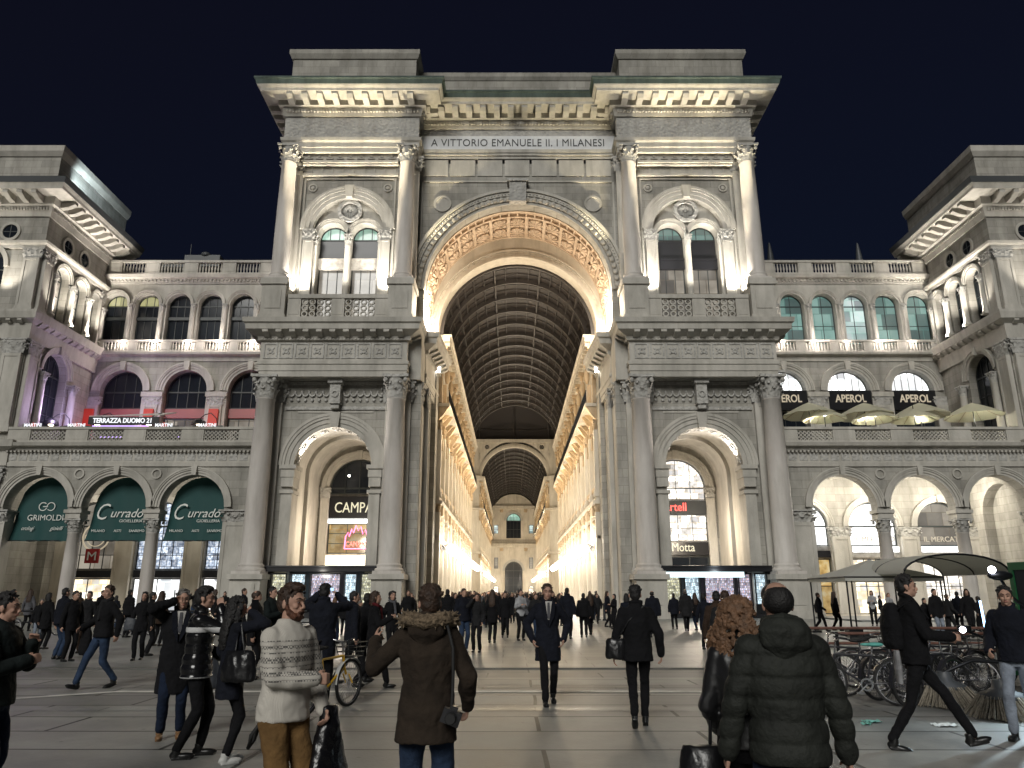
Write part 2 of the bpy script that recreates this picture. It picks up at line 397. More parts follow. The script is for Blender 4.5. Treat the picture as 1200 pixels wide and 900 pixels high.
# puffer jacket with a white band / knitted sweater with a patterned yoke, both in the cloth itself
def banded(name, base, bands, rough, pattern=False):
    m, n, l, b = nt(name); b.inputs['Roughness'].default_value = rough
    tc = n.new('ShaderNodeTexCoord'); sp = n.new('ShaderNodeSeparateXYZ'); l.new(tc.outputs['Object'], sp.inputs['Vector'])
    mr = n.new('ShaderNodeMapRange'); mr.inputs['From Min'].default_value = 0.7; mr.inputs['From Max'].default_value = 1.6
    l.new(sp.outputs['Z'], mr.inputs['Value'])
    r = n.new('ShaderNodeValToRGB'); r.color_ramp.interpolation = 'CONSTANT'; e = r.color_ramp.elements
    e[0].position = 0; e[0].color = (*base, 1); e[1].position = 0.999; e[1].color = (*base, 1)
    for (z0, z1, c) in bands:
        x = e.new((z0-0.7)/0.9); x.color = (*c, 1); x = e.new((z1-0.7)/0.9); x.color = (*base, 1)
    l.new(mr.outputs['Result'], r.inputs['Fac']); out = r.outputs['Color']
    if pattern:
        ck = n.new('ShaderNodeTexChecker'); ck.inputs['Scale'].default_value = 75; l.new(tc.outputs['Object'], ck.inputs['Vector'])
        lt = n.new('ShaderNodeMath'); lt.operation = 'GREATER_THAN'; lt.inputs[1].default_value = 0.5; l.new(ck.outputs['Fac'], lt.inputs[0])
        mx = n.new('ShaderNodeMixRGB'); mx.inputs['Color2'].default_value = (*base, 1); l.new(lt.outputs[0], mx.inputs['Fac']); l.new(out, mx.inputs['Color1']); out = mx.outputs['Color']
        wv = n.new('ShaderNodeTexWave'); wv.inputs['Scale'].default_value = 45; wv.inputs['Distortion'].default_value = 1.5; l.new(tc.outputs['Object'], wv.inputs['Vector'])
        bp = n.new('ShaderNodeBump'); bp.inputs['Strength'].default_value = 0.4; bp.inputs['Distance'].default_value = 0.006
        l.new(wv.outputs['Fac'], bp.inputs['Height']); l.new(bp.outputs['Normal'], b.inputs['Normal'])
    l.new(out, b.inputs['Base Color']); return m
banded('puffer_band', (0.008,0.008,0.009), [(0.80,0.815,(0.3,0.3,0.3)), (1.27,1.325,(0.55,0.55,0.55))], 0.2)
dk = (0.10,0.095,0.09)
banded('sweater_knit', (0.50,0.47,0.42), [(1.12,1.135,dk),(1.155,1.185,dk),(1.205,1.215,dk),(1.235,1.275,dk),(1.295,1.305,dk),(1.325,1.35,dk),(1.37,1.38,dk)], 0.95, True)

for nm in ('canvas_white', 'canvas_cream'):      # thin cloth lets light through
    t_ = MATS[nm].node_tree; p_ = t_.nodes['Principled BSDF']; tr = t_.nodes.new('ShaderNodeBsdfTranslucent'); tr.inputs['Color'].default_value = (.75,.74,.66,1)
    mxs = t_.nodes.new('ShaderNodeMixShader'); mxs.inputs['Fac'].default_value = .45; o_ = [q for q in t_.nodes if q.type == 'OUTPUT_MATERIAL'][0]
    t_.links.new(p_.outputs[0], mxs.inputs[1]); t_.links.new(tr.outputs[0], mxs.inputs[2]); t_.links.new(mxs.outputs[0], o_.inputs['Surface'])
# ------------------------------------------------------------------ people
def eloft(mb, rings, n=20):
    """rings: (cx, cy, z, rx, ry) from the bottom up; a closed soft solid"""
    vs = []; k = len(rings)
    for (cx, cy, z, rx, ry) in rings:
        for i in range(n):
            t = 2*PI*i/n; vs.append((cx+rx*math.cos(t), cy+ry*math.sin(t), z))
    fs = [(j*n+i, j*n+(i+1)%n, (j+1)*n+(i+1)%n, (j+1)*n+i) for j in range(k-1) for i in range(n)]
    fs += [tuple(range(n-1, -1, -1)), tuple(range((k-1)*n, k*n))]
    mb.add(vs, fs)
def limb(mb, pts, rs, n=12):
    for p, q, a, b in zip(pts, pts[1:], rs, rs[1:]): mb.tube([p, q], [a, b], n)
    for p, r in zip(pts, rs): mb.ball(p, r*0.995, 12, 8)
def organic(mb, name, mats, voxel, smooth=2, disp=None):
    me = mb.mesh('tmp_mesh', [])
    ob = bpy.data.objects.new('tmp_obj', me); COL.objects.link(ob)
    m = ob.modifiers.new('r', 'REMESH'); m.mode = 'VOXEL'; m.voxel_size = voxel; m.use_smooth_shade = True
    if smooth:
        s = ob.modifiers.new('s', 'SMOOTH'); s.iterations = smooth; s.factor = 0.5
    dg = bpy.context.evaluated_depsgraph_get(); dg.update()
    out = bpy.data.meshes.new_from_object(ob.evaluated_get(dg))
    bpy.data.objects.remove(ob); bpy.data.meshes.remove(me)
    out.name = name; out.materials.clear()
    for x in (mats if isinstance(mats, (list, tuple)) else [mats]): out.materials.append(MATS[x])
    if disp:
        nr = [v.normal.copy() for v in out.vertices]
        for v, nn in zip(out.vertices, nr): v.co += nn * disp(v.co, nn)
    for p in out.polygons: p.use_smooth = True
    return out
def ik(a, c, l1, l2, hint):
    a = Vector(a); c = Vector(c); d = c-a; L = min(d.length, (l1+l2)*0.995); u = d.normalized()
    x = (l1*l1 - l2*l2 + L*L)/(2*L); h = math.sqrt(max(0, l1*l1-x*x))
    hv = Vector(hint); hv = (hv - u*hv.dot(u)).normalized()
    return a + u*x + hv*h, a + u*L
def quilt(zs, amp): return lambda p, n: amp*(abs(math.sin(PI*p.z/zs))**0.6 - 0.6)*(1-abs(n.z)) + 0.006*noise.noise(p*9)
def folds(amp=0.007, fz=3.0, fx=9.0):
    return lambda p, n: amp*noise.noise(Vector((p.x*fx, p.y*fx, p.z*fz))) + amp*0.4*noise.noise(p*22) + amp*(.35-1.3*abs(noise.noise(Vector((p.x*9+3, p.y*9, p.z*6+p.x*5)))))

def hand(mb, wrist, d, side, palm, curl=0.5, sc=1.0):
    """d: direction of the forearm, side: unit vector towards the thumb, palm: unit vector out of the palm"""
    d = Vector(d).normalized(); side = Vector(side); side = (side - d*side.dot(d)).normalized(); pn = d.cross(side)
    if pn.dot(Vector(palm)) < 0: pn = -pn
    w = Vector(wrist)
    for k, (off, ln) in enumerate(((0.028, 0.070), (0.0095, 0.078), (-0.0095, 0.072), (-0.027, 0.056))):
        kn = w + d*0.085*sc + side*off*1.12*sc
        mb.tube([w + side*off*0.6*sc, kn], [0.014*sc, 0.0115*sc], 8); mb.ball(kn, 0.0115*sc, 8, 6)
        a = curl*0.9; p1 = kn + (d*math.cos(a)+pn*math.sin(a))*ln*0.55*sc
        a2 = curl*2.0; p2 = p1 + (d*math.cos(a2)+pn*math.sin(a2))*ln*0.5*sc
        mb.tube([kn, p1], [0.0098*sc, 0.0088*sc], 8); mb.tube([p1, p2], [0.0088*sc, 0.007*sc], 8); mb.ball(p1, 0.0088*sc, 8, 6); mb.ball(p2, 0.007*sc, 8, 6)
    b = w + d*0.025*sc + side*0.020*sc; t1 = b + (d*0.6+side*0.7+pn*0.35).normalized()*0.042*sc; t2 = t1 + (d*0.85+side*0.15+pn*0.5).normalized()*0.032*sc
    mb.tube([b, t1], [0.015*sc, 0.011*sc], 8); mb.tube([t1, t2], [0.011*sc, 0.008*sc], 8); mb.ball(t1, 0.011*sc, 8, 6); mb.ball(t2, 0.008*sc, 8, 6)

def make_person(top='jacket', hem=0.86, top_mat='cloth_black', bot_mat='cloth_black', shoe='shoe_black', hair='short', hair_mat='hair_black',
                feet=((-0.1, 0, 0), (0.1, 0, 0)), hands=None, head=(0, 0), lean=(0, 0), wide=1.0, fine=0.02, female=False, face=False, beard=None,
                disp=None, skirt=1.0, hood=None, fur=False, collar=True, scarf=None, legs=1.0, shirt=None, toes=(0, 0), armhint=None, curl=(0.5, 0.5)):
    """feet: (x, y, lift) of the two ankles; hands: targets of the two wrists in body space; the figure faces -Y"""
    root_o = None
    B = MB(); sk = 'skin' if face or fine < 0.012 else 'skin_far'
    lx, ly = lean; sw = (0.185 if not female else 0.160)*(0.5+0.5*wide)
    hipz = 0.90; drop = max(0, max(math.hypot(f[0], f[1]) for f in feet)-0.1)
    hipz -= 0.25*drop*drop + 0.0*drop
    hips = [Vector((s*0.088, 0, hipz)) for s in (-1, 1)]; ank = []; knee = []
    for h, f in zip(hips, feet):
        k, a = ik(h, (f[0], f[1], 0.085+f[2]), 0.43, 0.42, (0, -1, 0.12)); knee.append(k); ank.append(a)
    sh = [Vector((s*sw+lx, ly, 1.405)) for s in (-1, 1)]
    hands = hands or ((-0.27, -0.02, 0.86), (0.27, -0.02, 0.86))
    el = []; wr = []
    for i, (s, h) in enumerate(zip(sh, hands)):
        hint = (armhint[i] if armhint else ((-0.35, 0.35, -0.9) if i == 0 else (0.35, 0.35, -0.9)))
        e, w = ik(s, h, 0.285, 0.255, hint); el.append(e); wr.append(w)
    # body: one continuous figure
    eloft(B, [(0,0,hipz-0.06,.10,.085),(0,0,hipz+0.06,.125,.10),(lx*.4,ly*.4,1.06,.105,.085),(lx*.8,ly*.8,1.28,.125,.09),(lx,ly,1.37,.125,.08),(lx,ly,1.44,.055,.055)])
    hc = Vector((lx*1.15, ly*1.15-0.012, 1.625)); yaw, pit = head
    B.tube([(lx, ly+.012, 1.42), hc + Vector((0, .012, -.06))], [0.062, 0.054], 12)
    for i, s in enumerate((-1, 1)):
        limb(B, [hips[i], knee[i], ank[i]], [0.060, 0.037, 0.031]); limb(B, [sh[i]+Vector((-s*.03,0,-.02)), el[i], wr[i]], [0.036, 0.036, 0.027])
        d = (wr[i]-el[i]).normalized()
        B.M = Matrix.Identity(4)
        inward = Vector((-s, 0, 0)); side = Vector((0, -1, 0.2)) if abs(d.z) > 0.6 else Vector((-s*0.3, 0, 1))
        hand(B, wr[i], d, side, inward, curl[i])
    H = Matrix.Translation(hc) @ Matrix.Rotation(yaw, 4, 'Z') @ Matrix.Rotation(pit, 4, 'X')
    B.M = H
    B.ball((0, .012, .028), (.073, .092, .086), 18, 12); B.ball((0, -.012, -.048), (.056, .068, .062), 16, 10); B.ball((0, -.058, -.088), (.024, .022, .018), 10, 7)
    B.tube([(0,-.080,.012),(0,-.099,-.026)], [.008,.012], 8); B.ball((0,-.099,-.029), .0115, 8, 6)
    for s in (-1, 1):
        B.ball((s*.034,-.054,-.022), (.024,.022,.02), 10, 7); B.ball((s*.076,.012,-.012), (.010,.020,.031), 8, 8); B.ball((s*.012,-.095,-.034), .0085, 8, 6)
    B.tube([(-.045,-.066,.026),(0,-.083,.028),(.045,-.066,.026)], [.011,.013,.011], 8)
    B.tube([(-.022,-.072,-.060),(0,-.084,-.060),(.022,-.072,-.060)], [.008,.0105,.008], 8)
    B.M = Matrix.Identity(4)
    body = bpy.data.objects.new('person', organic(B, 'person', sk, fine, 2 if fine < 0.012 else 1)); COL.objects.link(body)
    def child(name, me, par=None):
        o = bpy.data.objects.new(name, me); COL.objects.link(o); o.parent = par or body; return o
    cf = max(fine, 0.011)
    # trousers
    T = MB(); b = 0.018
    for i in (0, 1):
        limb(T, [hips[i]+Vector((0,0,.02)), knee[i], ank[i]+Vector((0,0,.03))], [0.098*legs, 0.068*legs, 0.056*legs], 14)
    eloft(T, [(0,0,hipz-.08,.12,.105),(0,0,hipz+.04,.155,.12),(0,0,hipz+.16,.14,.11)])
    child('trousers', organic(T, 'trousers', bot_mat, cf, 2, folds(0.008, 7, 7)))
    # shoes
    for i in (0, 1):
        S = MB(Matrix.Translation((ank[i].x, ank[i].y, ank[i].z-0.085)) @ Matrix.Rotation(toes[i], 4, 'X'))
        S.ball((0,-.085,.035), (.045,.10,.034), 12, 8); S.ball((0,.015,.045), (.038,.06,.045), 12, 8); S.tube([(0,.01,.05),(0,.01,.12)], [.042,.045], 10); S.tube([(0,-.135,.022),(0,.03,.022)],[.034,.034],10); S.box(-.036,.036,-.145,.05,.0,.020)
        child('shoe', organic(S, 'shoe', shoe, max(0.009, fine*0.7), 1))
    # upper garment
    C = MB(); w = wide*(0.9 if female else 1.0)
    rings = [(0,0,hem,.185*w*skirt,.150*w*skirt)]
    if hem < 0.8: rings += [(0,0,0.80,.188*w*(skirt*.5+.5),.152*w)]
    rings += [(0,0,0.96,.182*w,.140*w),(lx*.4,ly*.4,1.10,(.165 if not female else .145)*w,.125*w),(lx*.8,ly*.8,1.28,.195*w,.138*w),(lx,ly,1.39,.190*w,.122*w),(lx,ly+.003,1.445,.150*w,.098*w),(lx,ly+.005,1.485,.095*w,.078*w),(lx*1.05,ly+.005,1.515,.072,.070)]
    eloft(C, rings, 28)
    r = 1.0*(w if w > 1 else 1)
    for i, s in enumerate((-1, 1)):
        q = Vector((0,0,0)); e2 = wr[i] + (wr[i]-el[i]).normalized()*0.012
        limb(C, [sh[i]+Vector((-s*.028,0,-.004)), el[i], e2], [0.069*r, 0.061*r, 0.047*r], 14)
    if collar:
        C.ring_v = None
        C.tube([(lx-.062,ly-.03,1.50),(lx-.078,ly+.03,1.535),(lx,ly+.068,1.55),(lx+.078,ly+.03,1.535),(lx+.062,ly-.03,1.50)], .026 if top != 'puffer' else .036, 8)
    if top == 'puffer': dd = disp or quilt(0.105, 0.016)
    elif top == 'coat': dd = folds(0.012, 2.2, 8)
    elif top == 'sweater': dd = folds(0.010, 6, 6)
    else: dd = folds(0.009, 5, 6)
    child('coat' if top == 'coat' else ('sweater' if top == 'sweater' else 'jacket'), organic(C, top, top_mat, cf, 2 if top != 'puffer' else 1, dd))
    if hood:
        Hd = MB(); eloft(Hd, [(lx,ly+.09,1.33,.05,.03),(lx,ly+.11,1.42,.13,.06),(lx,ly+.10,1.50,.135,.075),(lx,ly+.07,1.555,.10,.06)])
        child('hood', organic(Hd, 'hood', hood, cf, 2, folds(0.008, 8, 8)))
    if fur:
        Fm = MB(); pts = [(lx-.10,ly-.07,1.47),(lx-.175,ly+.02,1.505),(lx-.14,ly+.115,1.525),(lx,ly+.165,1.50),(lx+.14,ly+.115,1.525),(lx+.175,ly+.02,1.505),(lx+.10,ly-.07,1.47)]
        Fm.tube(pts, [.035,.045,.05,.052,.05,.045,.035], 10)
        rr = random.Random(3)
        for p, q in zip(pts, pts[1:]):
            for k in range(34):
                t = rr.random(); c = Vector(p).lerp(Vector(q), t); dv = Vector((rr.gauss(0,1), rr.gauss(0,1), rr.gauss(0,1))).normalized()
                Fm.tube([c+dv*.03, c+dv*(.062+.025*rr.random())], [.012,.004], 5)
        child('fur_trim', organic(Fm, 'fur_trim', 'fur', 0.0065, 0))
    if scarf:
        Sc = MB(); Sc.tube([(lx-.07,ly-.05,1.48),(lx-.085,ly+.03,1.51),(lx,ly+.08,1.52),(lx+.085,ly+.03,1.51),(lx+.07,ly-.05,1.48),(lx,ly-.09,1.46),(lx-.07,ly-.05,1.48)], .036, 8)
        Sc.tube([(lx+.02,ly-.10,1.46),(lx+.05,ly-.145,1.15)], [.04,.035], 8); child('scarf', organic(Sc, 'scarf', scarf, cf, 1, folds(0.008)))
    if shirt:   # open coat over suit: shirt, tie and dark suit front
        V = MB(); V.prism([(-.055,1.49),(.055,1.49),(.012,1.22),(-.012,1.22)], -.155, -.125); child('shirt_front', V.mesh('shirt_front', 'cloth_white'))
        V = MB(); V.prism([(-.016,1.475),(.016,1.475),(.024,1.26),(0,1.225),(-.024,1.26)], -.165, -.150); child('tie', V.mesh('tie', 'cloth_grey'))
        V = MB()
        for s in (-1, 1): V.prism([(s*.055,1.50),(s*.105,1.47),(s*.085,1.27),(s*.010,1.12),(s*.014,1.22)], -.168, -.13)
        child('lapel', V.mesh('lapel', 'cloth_navy'))
    # hair
    if hair != 'none':
        Hr = MB(H); rr = random.Random(11)
        if hair in ('short', 'quiff', 'long', 'curly', 'curly_dark', 'bob'):
            Hr.ball((0,.024,.043), (.079,.094,.081), 18, 12); Hr.ball((0,.055,.0), (.073,.060,.075), 14, 10)
            for k in range(90 if fine < .012 else 24):
                a = rr.uniform(0, 2*PI); e = rr.uniform(.15, 1.5); dv = Vector((math.cos(a)*math.cos(e), math.sin(a)*math.cos(e), math.sin(e)))
                if dv.y < -.55 and dv.z < .62: continue
                p0 = Vector((0,.024,.043)) + Vector((dv.x*.075, dv.y*.090, dv.z*.077)); Hr.tube([p0, p0 + dv*.017 + Vector((rr.uniform(-.014,.014), -.012, rr.uniform(-.006,.008)))], [.013,.006], 5)
            for s in (-1, 1): Hr.tube([(s*.068,.0,.04),(s*.072,-.006,-.01)], [.016,.010], 8)
        if hair == 'quiff': Hr.ball((0,-.038,.104), (.060,.050,.034), 12, 8); Hr.ball((0,.0,.118), (.066,.07,.03), 12, 8)
        if hair == 'bald':
            Hr.ball((0,.034,.018), (.0815,.086,.080), 18, 12); Hr.ball((0,-.012,.045), (.078,.068,.070), 16, 10)
            for s in (-1, 1): Hr.ball((s*.066,.022,.004), (.018,.045,.032), 10, 8)
        if hair in ('long',):
            eloft(Hr, [(0,.10,-.46,.075,.03),(0,.11,-.36,.115,.042),(0,.095,-.20,.12,.055),(0,.065,-.08,.10,.07),(0,.04,.04,.085,.085)])
            for s in (-1, 1): Hr.tube([(s*.07,-.02,.05),(s*.092,.0,-.06),(s*.095,.02,-.22)], [.022,.03,.026], 8)
        if hair == 'bob':
            eloft(Hr, [(0,.05,-.15,.09,.06),(0,.05,-.05,.098,.075),(0,.04,.05,.088,.085)])
        if hair in ('curly', 'curly_dark'):
            lo, hi = ((-.42, .11) if hair == 'curly' else (-.12, .11))
            for k in range(900 if hair == 'curly' else 70):
                z = rr.uniform(lo, hi); wdt = .105 + (.03 if z < -.05 else 0) + ((.055 + .02*rr.random())*min(1, max(0, (.06-z)/.2)) if hair == 'curly' else 0); a = rr.uniform(0.12*PI if z < 0.03 else 0, 0.88*PI if z < 0.03 else PI)
                x, y = wdt*math.cos(a), .02 + .10*math.sin(a)
                kz = 1 if z < .03 else math.sqrt(max(0.1, 1-((z-.03)/.11)**2)); Hr.ball((x*kz, y*kz, z), rr.uniform(.009,.019), 7, 5)
        amp = .0008 if hair == 'bald' else (.004 if hair in ('short','quiff') else .009)
        child('hair', organic(Hr, 'hair', hair_mat, max(fine*0.8, 0.0055), 1, lambda p, n: amp*noise.noise(p*38) + amp*noise.noise(p*90)))
    if beard:
        Bd = MB(H)
        Bd.ball((0,-.040,-.088), (.047,.052,.040), 14, 9)
        for s in (-1, 1): Bd.tube([(s*.070,.0,-.01),(s*.062,-.022,-.062),(s*.030,-.062,-.098)], [.011,.021,.024], 8); Bd.tube([(0,-.098,-.050),(s*.030,-.078,-.062)], [.009,.010], 8)
        child('beard', organic(Bd, 'beard', beard, 0.006, 1, lambda p, n: .005*noise.noise(p*60)))
    if face:
        for s in (-1, 1):
            E = MB(H); E.ball((s*.030,-.0735,.005), (.0125,.008,.0045), 10, 7); ew = child('eye', E.mesh('eye', 'eye_white'))
            E = MB(H); E.ball((s*.030,-.0805,.006), (.0065,.003,.0042), 8, 6); child('iris', E.mesh('iris', 'eye_dark'), ew)
            E = MB(H); E.tube([(s*.012,-.090,.026),(s*.032,-.083,.034),(s*.052,-.066,.028)], [.0035,.005,.003], 6); child('eyebrow', E.mesh('eyebrow', hair_mat if hair_mat != 'hair_curly' else 'hair_brown'))
        E = MB(H); E.tube([(-.022,-.080,-.060),(0,-.0925,-.058),(.022,-.080,-.060)], [.003,.0055,.003], 6); child('lips', E.mesh('lips', 'lip'))
    body['_wr'] = [list(w) for w in wr]; body['_hc'] = list(hc)
    return body
def put(o, px, d, turn=0, h=1.75, label=None, group=None, z=0.0):
    """turn: degrees, 0 faces the camera, 180 walks away; d metres from the camera"""
    s = h/1.75; return place(o, (gx(px, d), d, z), R(turn), label, s, 'person', group)
def world_pt(o, p):
    """body space -> world for props held by a placed person"""
    M = Matrix.Translation(o.location) @ Matrix.Rotation(o.rotation_euler.z, 4, 'Z') @ Matrix.Scale(o.scale.x, 4)
    return M @ Vector(p)
# ------------------------------------------------------------------ the people one can tell apart
Hn = 0.0075
# parka man seen from behind, one hand raised, camera on a strap
parka = make_person('coat', 0.72, 'cloth_olive', 'denim', hair='short', hair_mat='hair_brown', wide=1.04, fine=Hn, skirt=1.12, fur=True, hood='cloth_olive',
    hands=((-0.27,-0.10,0.94),(0.43,-0.20,1.34)), armhint=[(-0.5,0.6,-0.8),(0.8,0.1,-1)], head=(0.25,-0.12), curl=(0.6,0.25), feet=((-0.13,0,0),(0.13,0.04,0)), legs=1.1)
put(parka, 500, 5.5, 176, 1.71, 'man in brown parka with fur trimmed hood, seen from behind with one hand raised')
sweat = make_person('sweater', 0.86, 'sweater_knit', 'corduroy_tan', 'shoe_tan', hair='quiff', hair_mat='hair_brown', fine=0.007, face=True, beard='beard_red', wide=1.04,
    hands=((0.03,-0.235,1.13),(0.20,-0.17,0.92)), armhint=[(-0.9,0.4,-1),(0.6,0.6,-0.6)], head=(0.20,0.02), curl=(1.0,0.9), feet=((-0.1,0.03,0),(0.1,-0.05,0)), collar=False, legs=1.08)
put(sweat, 332, 5.45, 58, 1.71, 'bearded man in white patterned knit sweater and tan trousers holding a black bag')
curlw = make_person('jacket', 0.90, 'puffer_black', 'cloth_black', hair='curly', hair_mat='hair_curly', fine=Hn, female=True, wide=1.05, head=(-0.5,0), hands=((-0.18,-0.16,0.95),(0.16,-0.2,0.97)), feet=((-0.1,0,0),(0.08,0.02,0)))
put(curlw, 876, 4.55, 168, 1.63, 'woman with long frizzy ginger curls in shiny dark jacket beside the balding man')
baldm = make_person('puffer', 0.84, 'puffer_green', 'denim_dark', hair='bald', hair_mat='hair_black', fine=Hn, wide=1.10, hood='puffer_green', head=(0.05,0.05), hands=((-0.30,-0.05,0.88),(0.30,-0.08,0.88)), feet=((-0.13,0,0),(0.13,0,0)), legs=1.1)
put(baldm, 926, 4.2, 176, 1.72, 'balding man in dark green quilted jacket with hood, seen from behind')
phone = make_person('coat', 0.52, 'cloth_black', 'denim_dark', 'shoe_tan', hair='short', hair_mat='hair_grey', fine=0.0085, face=True, wide=1.08, shirt=True, skirt=1.05,
    hands=((-0.115,-0.11,1.60),(0.27,0.02,0.88)), armhint=[(-1,-0.3,-0.6),(0.5,0.5,-0.8)], head=(0.15,0), curl=(1.1,0.5), feet=((-0.1,0,0),(0.12,0.05,0)))
put(phone, 207, 9.7, 22, 1.70, 'grey haired man in long black overcoat holding a phone to his ear')
puff = make_person('puffer', 0.80, 'puffer_band', 'cloth_black', 'shoe_black', hair='quiff', hair_mat='hair_black', fine=0.0085, face=True, wide=1.12,
    hands=((-0.10,-0.20,1.52),(0.2,-0.2,1.0)), armhint=[(-0.3,-0.6,-1),(0.6,0.5,-0.6)], head=(0.0,0.0), feet=((-0.09,0.1,0),(0.1,-0.1,0)), legs=0.92)
put(puff, 231, 8.65, 105, 1.72, 'young man in shiny black puffer jacket with a white band across the chest')
ladyp = make_person('coat', 0.66, 'cloth_navy', 'cloth_black', 'shoe_white', hair='long', hair_mat='hair_black', fine=0.0085, female=True, face=True, wide=1.05,
    hands=((-0.10,-0.15,1.57),(0.18,-0.16,1.0)), armhint=[(-1,-0.2,-0.7),(0.6,0.4,-0.8)], head=(-0.1,0.05), curl=(1.0,0.6), feet=((-0.08,0.0,0),(0.09,-0.08,0)), legs=0.82)
put(ladyp, 271, 8.35, 128, 1.62, 'long dark haired woman in navy coat and white sneakers with a phone at her ear')
edgem = make_person('jacket', 0.86, 'cloth_green', 'denim_dark', hair='short', fine=0.0085, face=True, wide=1.12, hands=((-0.06,-0.25,1.20),(0.08,-0.22,1.34)), armhint=[(-0.7,0.2,-1),(0.7,0.2,-1)], head=(0.1,0), feet=((-0.1,0,0),(0.1,0.05,0)))
put(edgem, -10, 6.3, 96, 1.66, 'dark haired man in dark green jacket cut by the edge, hands raised to chest')
suit = make_person('coat', 0.62, 'cloth_navy', 'cloth_black', 'shoe_black', hair='short', hair_mat='hair_brown', fine=0.0085, face=True, wide=1.02, shirt=True, skirt=1.05,
    hands=((-0.245,-0.04,0.93),(0.245,-0.04,0.93)), armhint=[(-1,0.5,-0.5),(1,0.5,-0.5)], feet=((-0.07,-0.22,0.0),(0.09,0.2,0.03)), toes=(0,0.25), legs=0.92)
put(suit, 642, 12.6, 4, 1.80, 'man in open navy overcoat, suit and grey tie walking towards the viewer')
awaym = make_person('jacket', 0.80, 'cloth_black', 'cloth_black', 'shoe_black', hair='short', fine=0.0085, wide=1.08, hands=((-0.30,-0.02,0.90),(0.30,0.0,0.86)), feet=((-0.07,-0.18,0.0),(0.07,0.28,0.10)), toes=(0,0.7), legs=0.9, skirt=1.03)
put(awaym, 747, 10.5, 172, 1.76, 'dark haired man in short black coat with shoulder bag walking away across the white line')
strid = make_person('jacket', 0.84, 'cloth_black', 'cloth_black', 'shoe_black', hair='short', fine=0.0085, face=True, wide=1.05, hands=((-0.12,-0.34,1.12),(0.16,-0.32,1.10)), armhint=[(-0.5,0.5,-1),(0.5,0.5,-1)], feet=((-0.05,0.32,0.0),(0.05,-0.48,0.02)), legs=0.85, toes=(0.25,-0.25))
put(strid, 1073, 9.0, 74, 1.86, 'tall man in black with backpack striding past the bicycle rack')
edger = make_person('jacket', 0.86, 'cloth_navy', 'denim_pale', 'shoe_black', hair='short', fine=0.0085, face=True, wide=1.1, hands=((-0.2,-0.22,1.0),(0.25,0.1,0.9)), head=(0.35,0), feet=((-0.07,-0.22,0.0),(0.07,0.30,0.05)), toes=(0,0.5), legs=0.95)
put(edger, 1190, 9.7, -50, 1.74, 'man in navy jacket and pale trousers walking in front of the street sweeper')
jeansw = make_person('jacket', 0.86, 'cloth_black', 'denim', 'shoe_black', hair='short', hair_mat='hair_brown', fine=0.011, face=True, wide=1.1, hands=((-0.22,-0.28,1.02),(0.30,0.10,0.92)), scarf='cloth_charcoal', feet=((-0.06,-0.34,0.0),(0.06,0.26,0.03)), toes=(-0.2,0.3), legs=0.95, head=(0.35,0))
put(jeansw, 121, 14.6, -38, 1.80, 'man in black jacket and blue jeans striding alone with a bag on his arm')
biker = make_person('coat', 0.68, 'cloth_navy', 'cloth_black', 'shoe_white', hair='short', fine=0.011, wide=1.12, hands=((-0.12,-0.30,1.58),(0.16,-0.28,1.60)), armhint=[(-1,0,-0.8),(1,0,-0.8)], feet=((-0.12,0.05,0),(0.16,-0.05,0)), legs=1.0)
put(biker, 377, 12.3, 178, 1.80, 'man in dark knee length coat behind the yellow bicycle taking a picture')
# people a little further off
cast = []
def mid(px, d, turn, h, label, **k):
    o = make_person(fine=0.014, **k); put(o, px, d, turn, h, label); cast.append(o); return o
mid(413, 15.4, 112, 1.70, 'walker in navy padded coat stepping past the yellow bicycle', top='coat', hem=0.78, top_mat='cloth_navy', hair='short', feet=((-0.05,0.30,0.02),(0.05,-0.32,0)), wide=1.1)
mid(438, 14.6, 100, 1.70, 'woman with a dark red scarf and black coat walking behind the parka man', top='coat', hem=0.75, top_mat='cloth_black', hair='bob', hair_mat='hair_brown', scarf='cloth_red', female=True, feet=((-0.05,0.30,0.04),(0.05,-0.28,0)), hands=((-0.1,-0.3,1.25),(0.2,-0.1,0.95)))
mid(459, 21.0, 30, 1.72, 'woman with bushy dark hair in black coat facing outward by the pier', top='coat', hem=0.7, top_mat='cloth_black', hair='curly_dark', female=True, scarf='cloth_grey', face=True)
mid(543, 23.5, 30, 1.80, 'tall man in dark jacket, blue jeans and white sneakers near the passage mouth', top='jacket', hem=0.84, top_mat='cloth_navy', bot_mat='denim', shoe='shoe_white', hair='short', hair_mat='hair_brown', wide=1.1)
mid(559, 23.3, -10, 1.66, 'woman in grey jacket touching her ear beside the tall man in jeans', top='coat', hem=0.78, top_mat='cloth_charcoal', hair='long', hair_mat='hair_brown', female=True, hands=((-0.12,-0.14,1.55),(0.2,-0.1,0.9)), face=True)
mid(72, 20.8, 150, 1.80, 'man in navy jacket and light blue jeans facing the kiosks, back to the square', top='jacket', hem=0.86, top_mat='cloth_navy', bot_mat='denim', hair='short', wide=1.15)
mid(84, 20.2, 60, 1.72, 'companion in black beside the man in light blue jeans', top='coat', hem=0.75, top_mat='cloth_black', hair='short')
mid(54, 24.5, 170, 1.68, 'person in black coat standing far off near the green awnings', top='coat', hem=0.62, top_mat='cloth_black', hair='bob', female=True)
mid(101, 23.0, 10, 1.72, 'man in charcoal jacket half hidden behind the striding man', top='jacket', top_mat='cloth_charcoal', bot_mat='cloth_brown', hair='short')
mid(166, 20.6, 8, 1.70, 'woman in black holding a grey bag in front of the jewellery shop', top='coat', hem=0.72, top_mat='cloth_black', hair='bob', female=True, face=True, feet=((-0.06,-0.12,0),(0.07,0.12,0)))
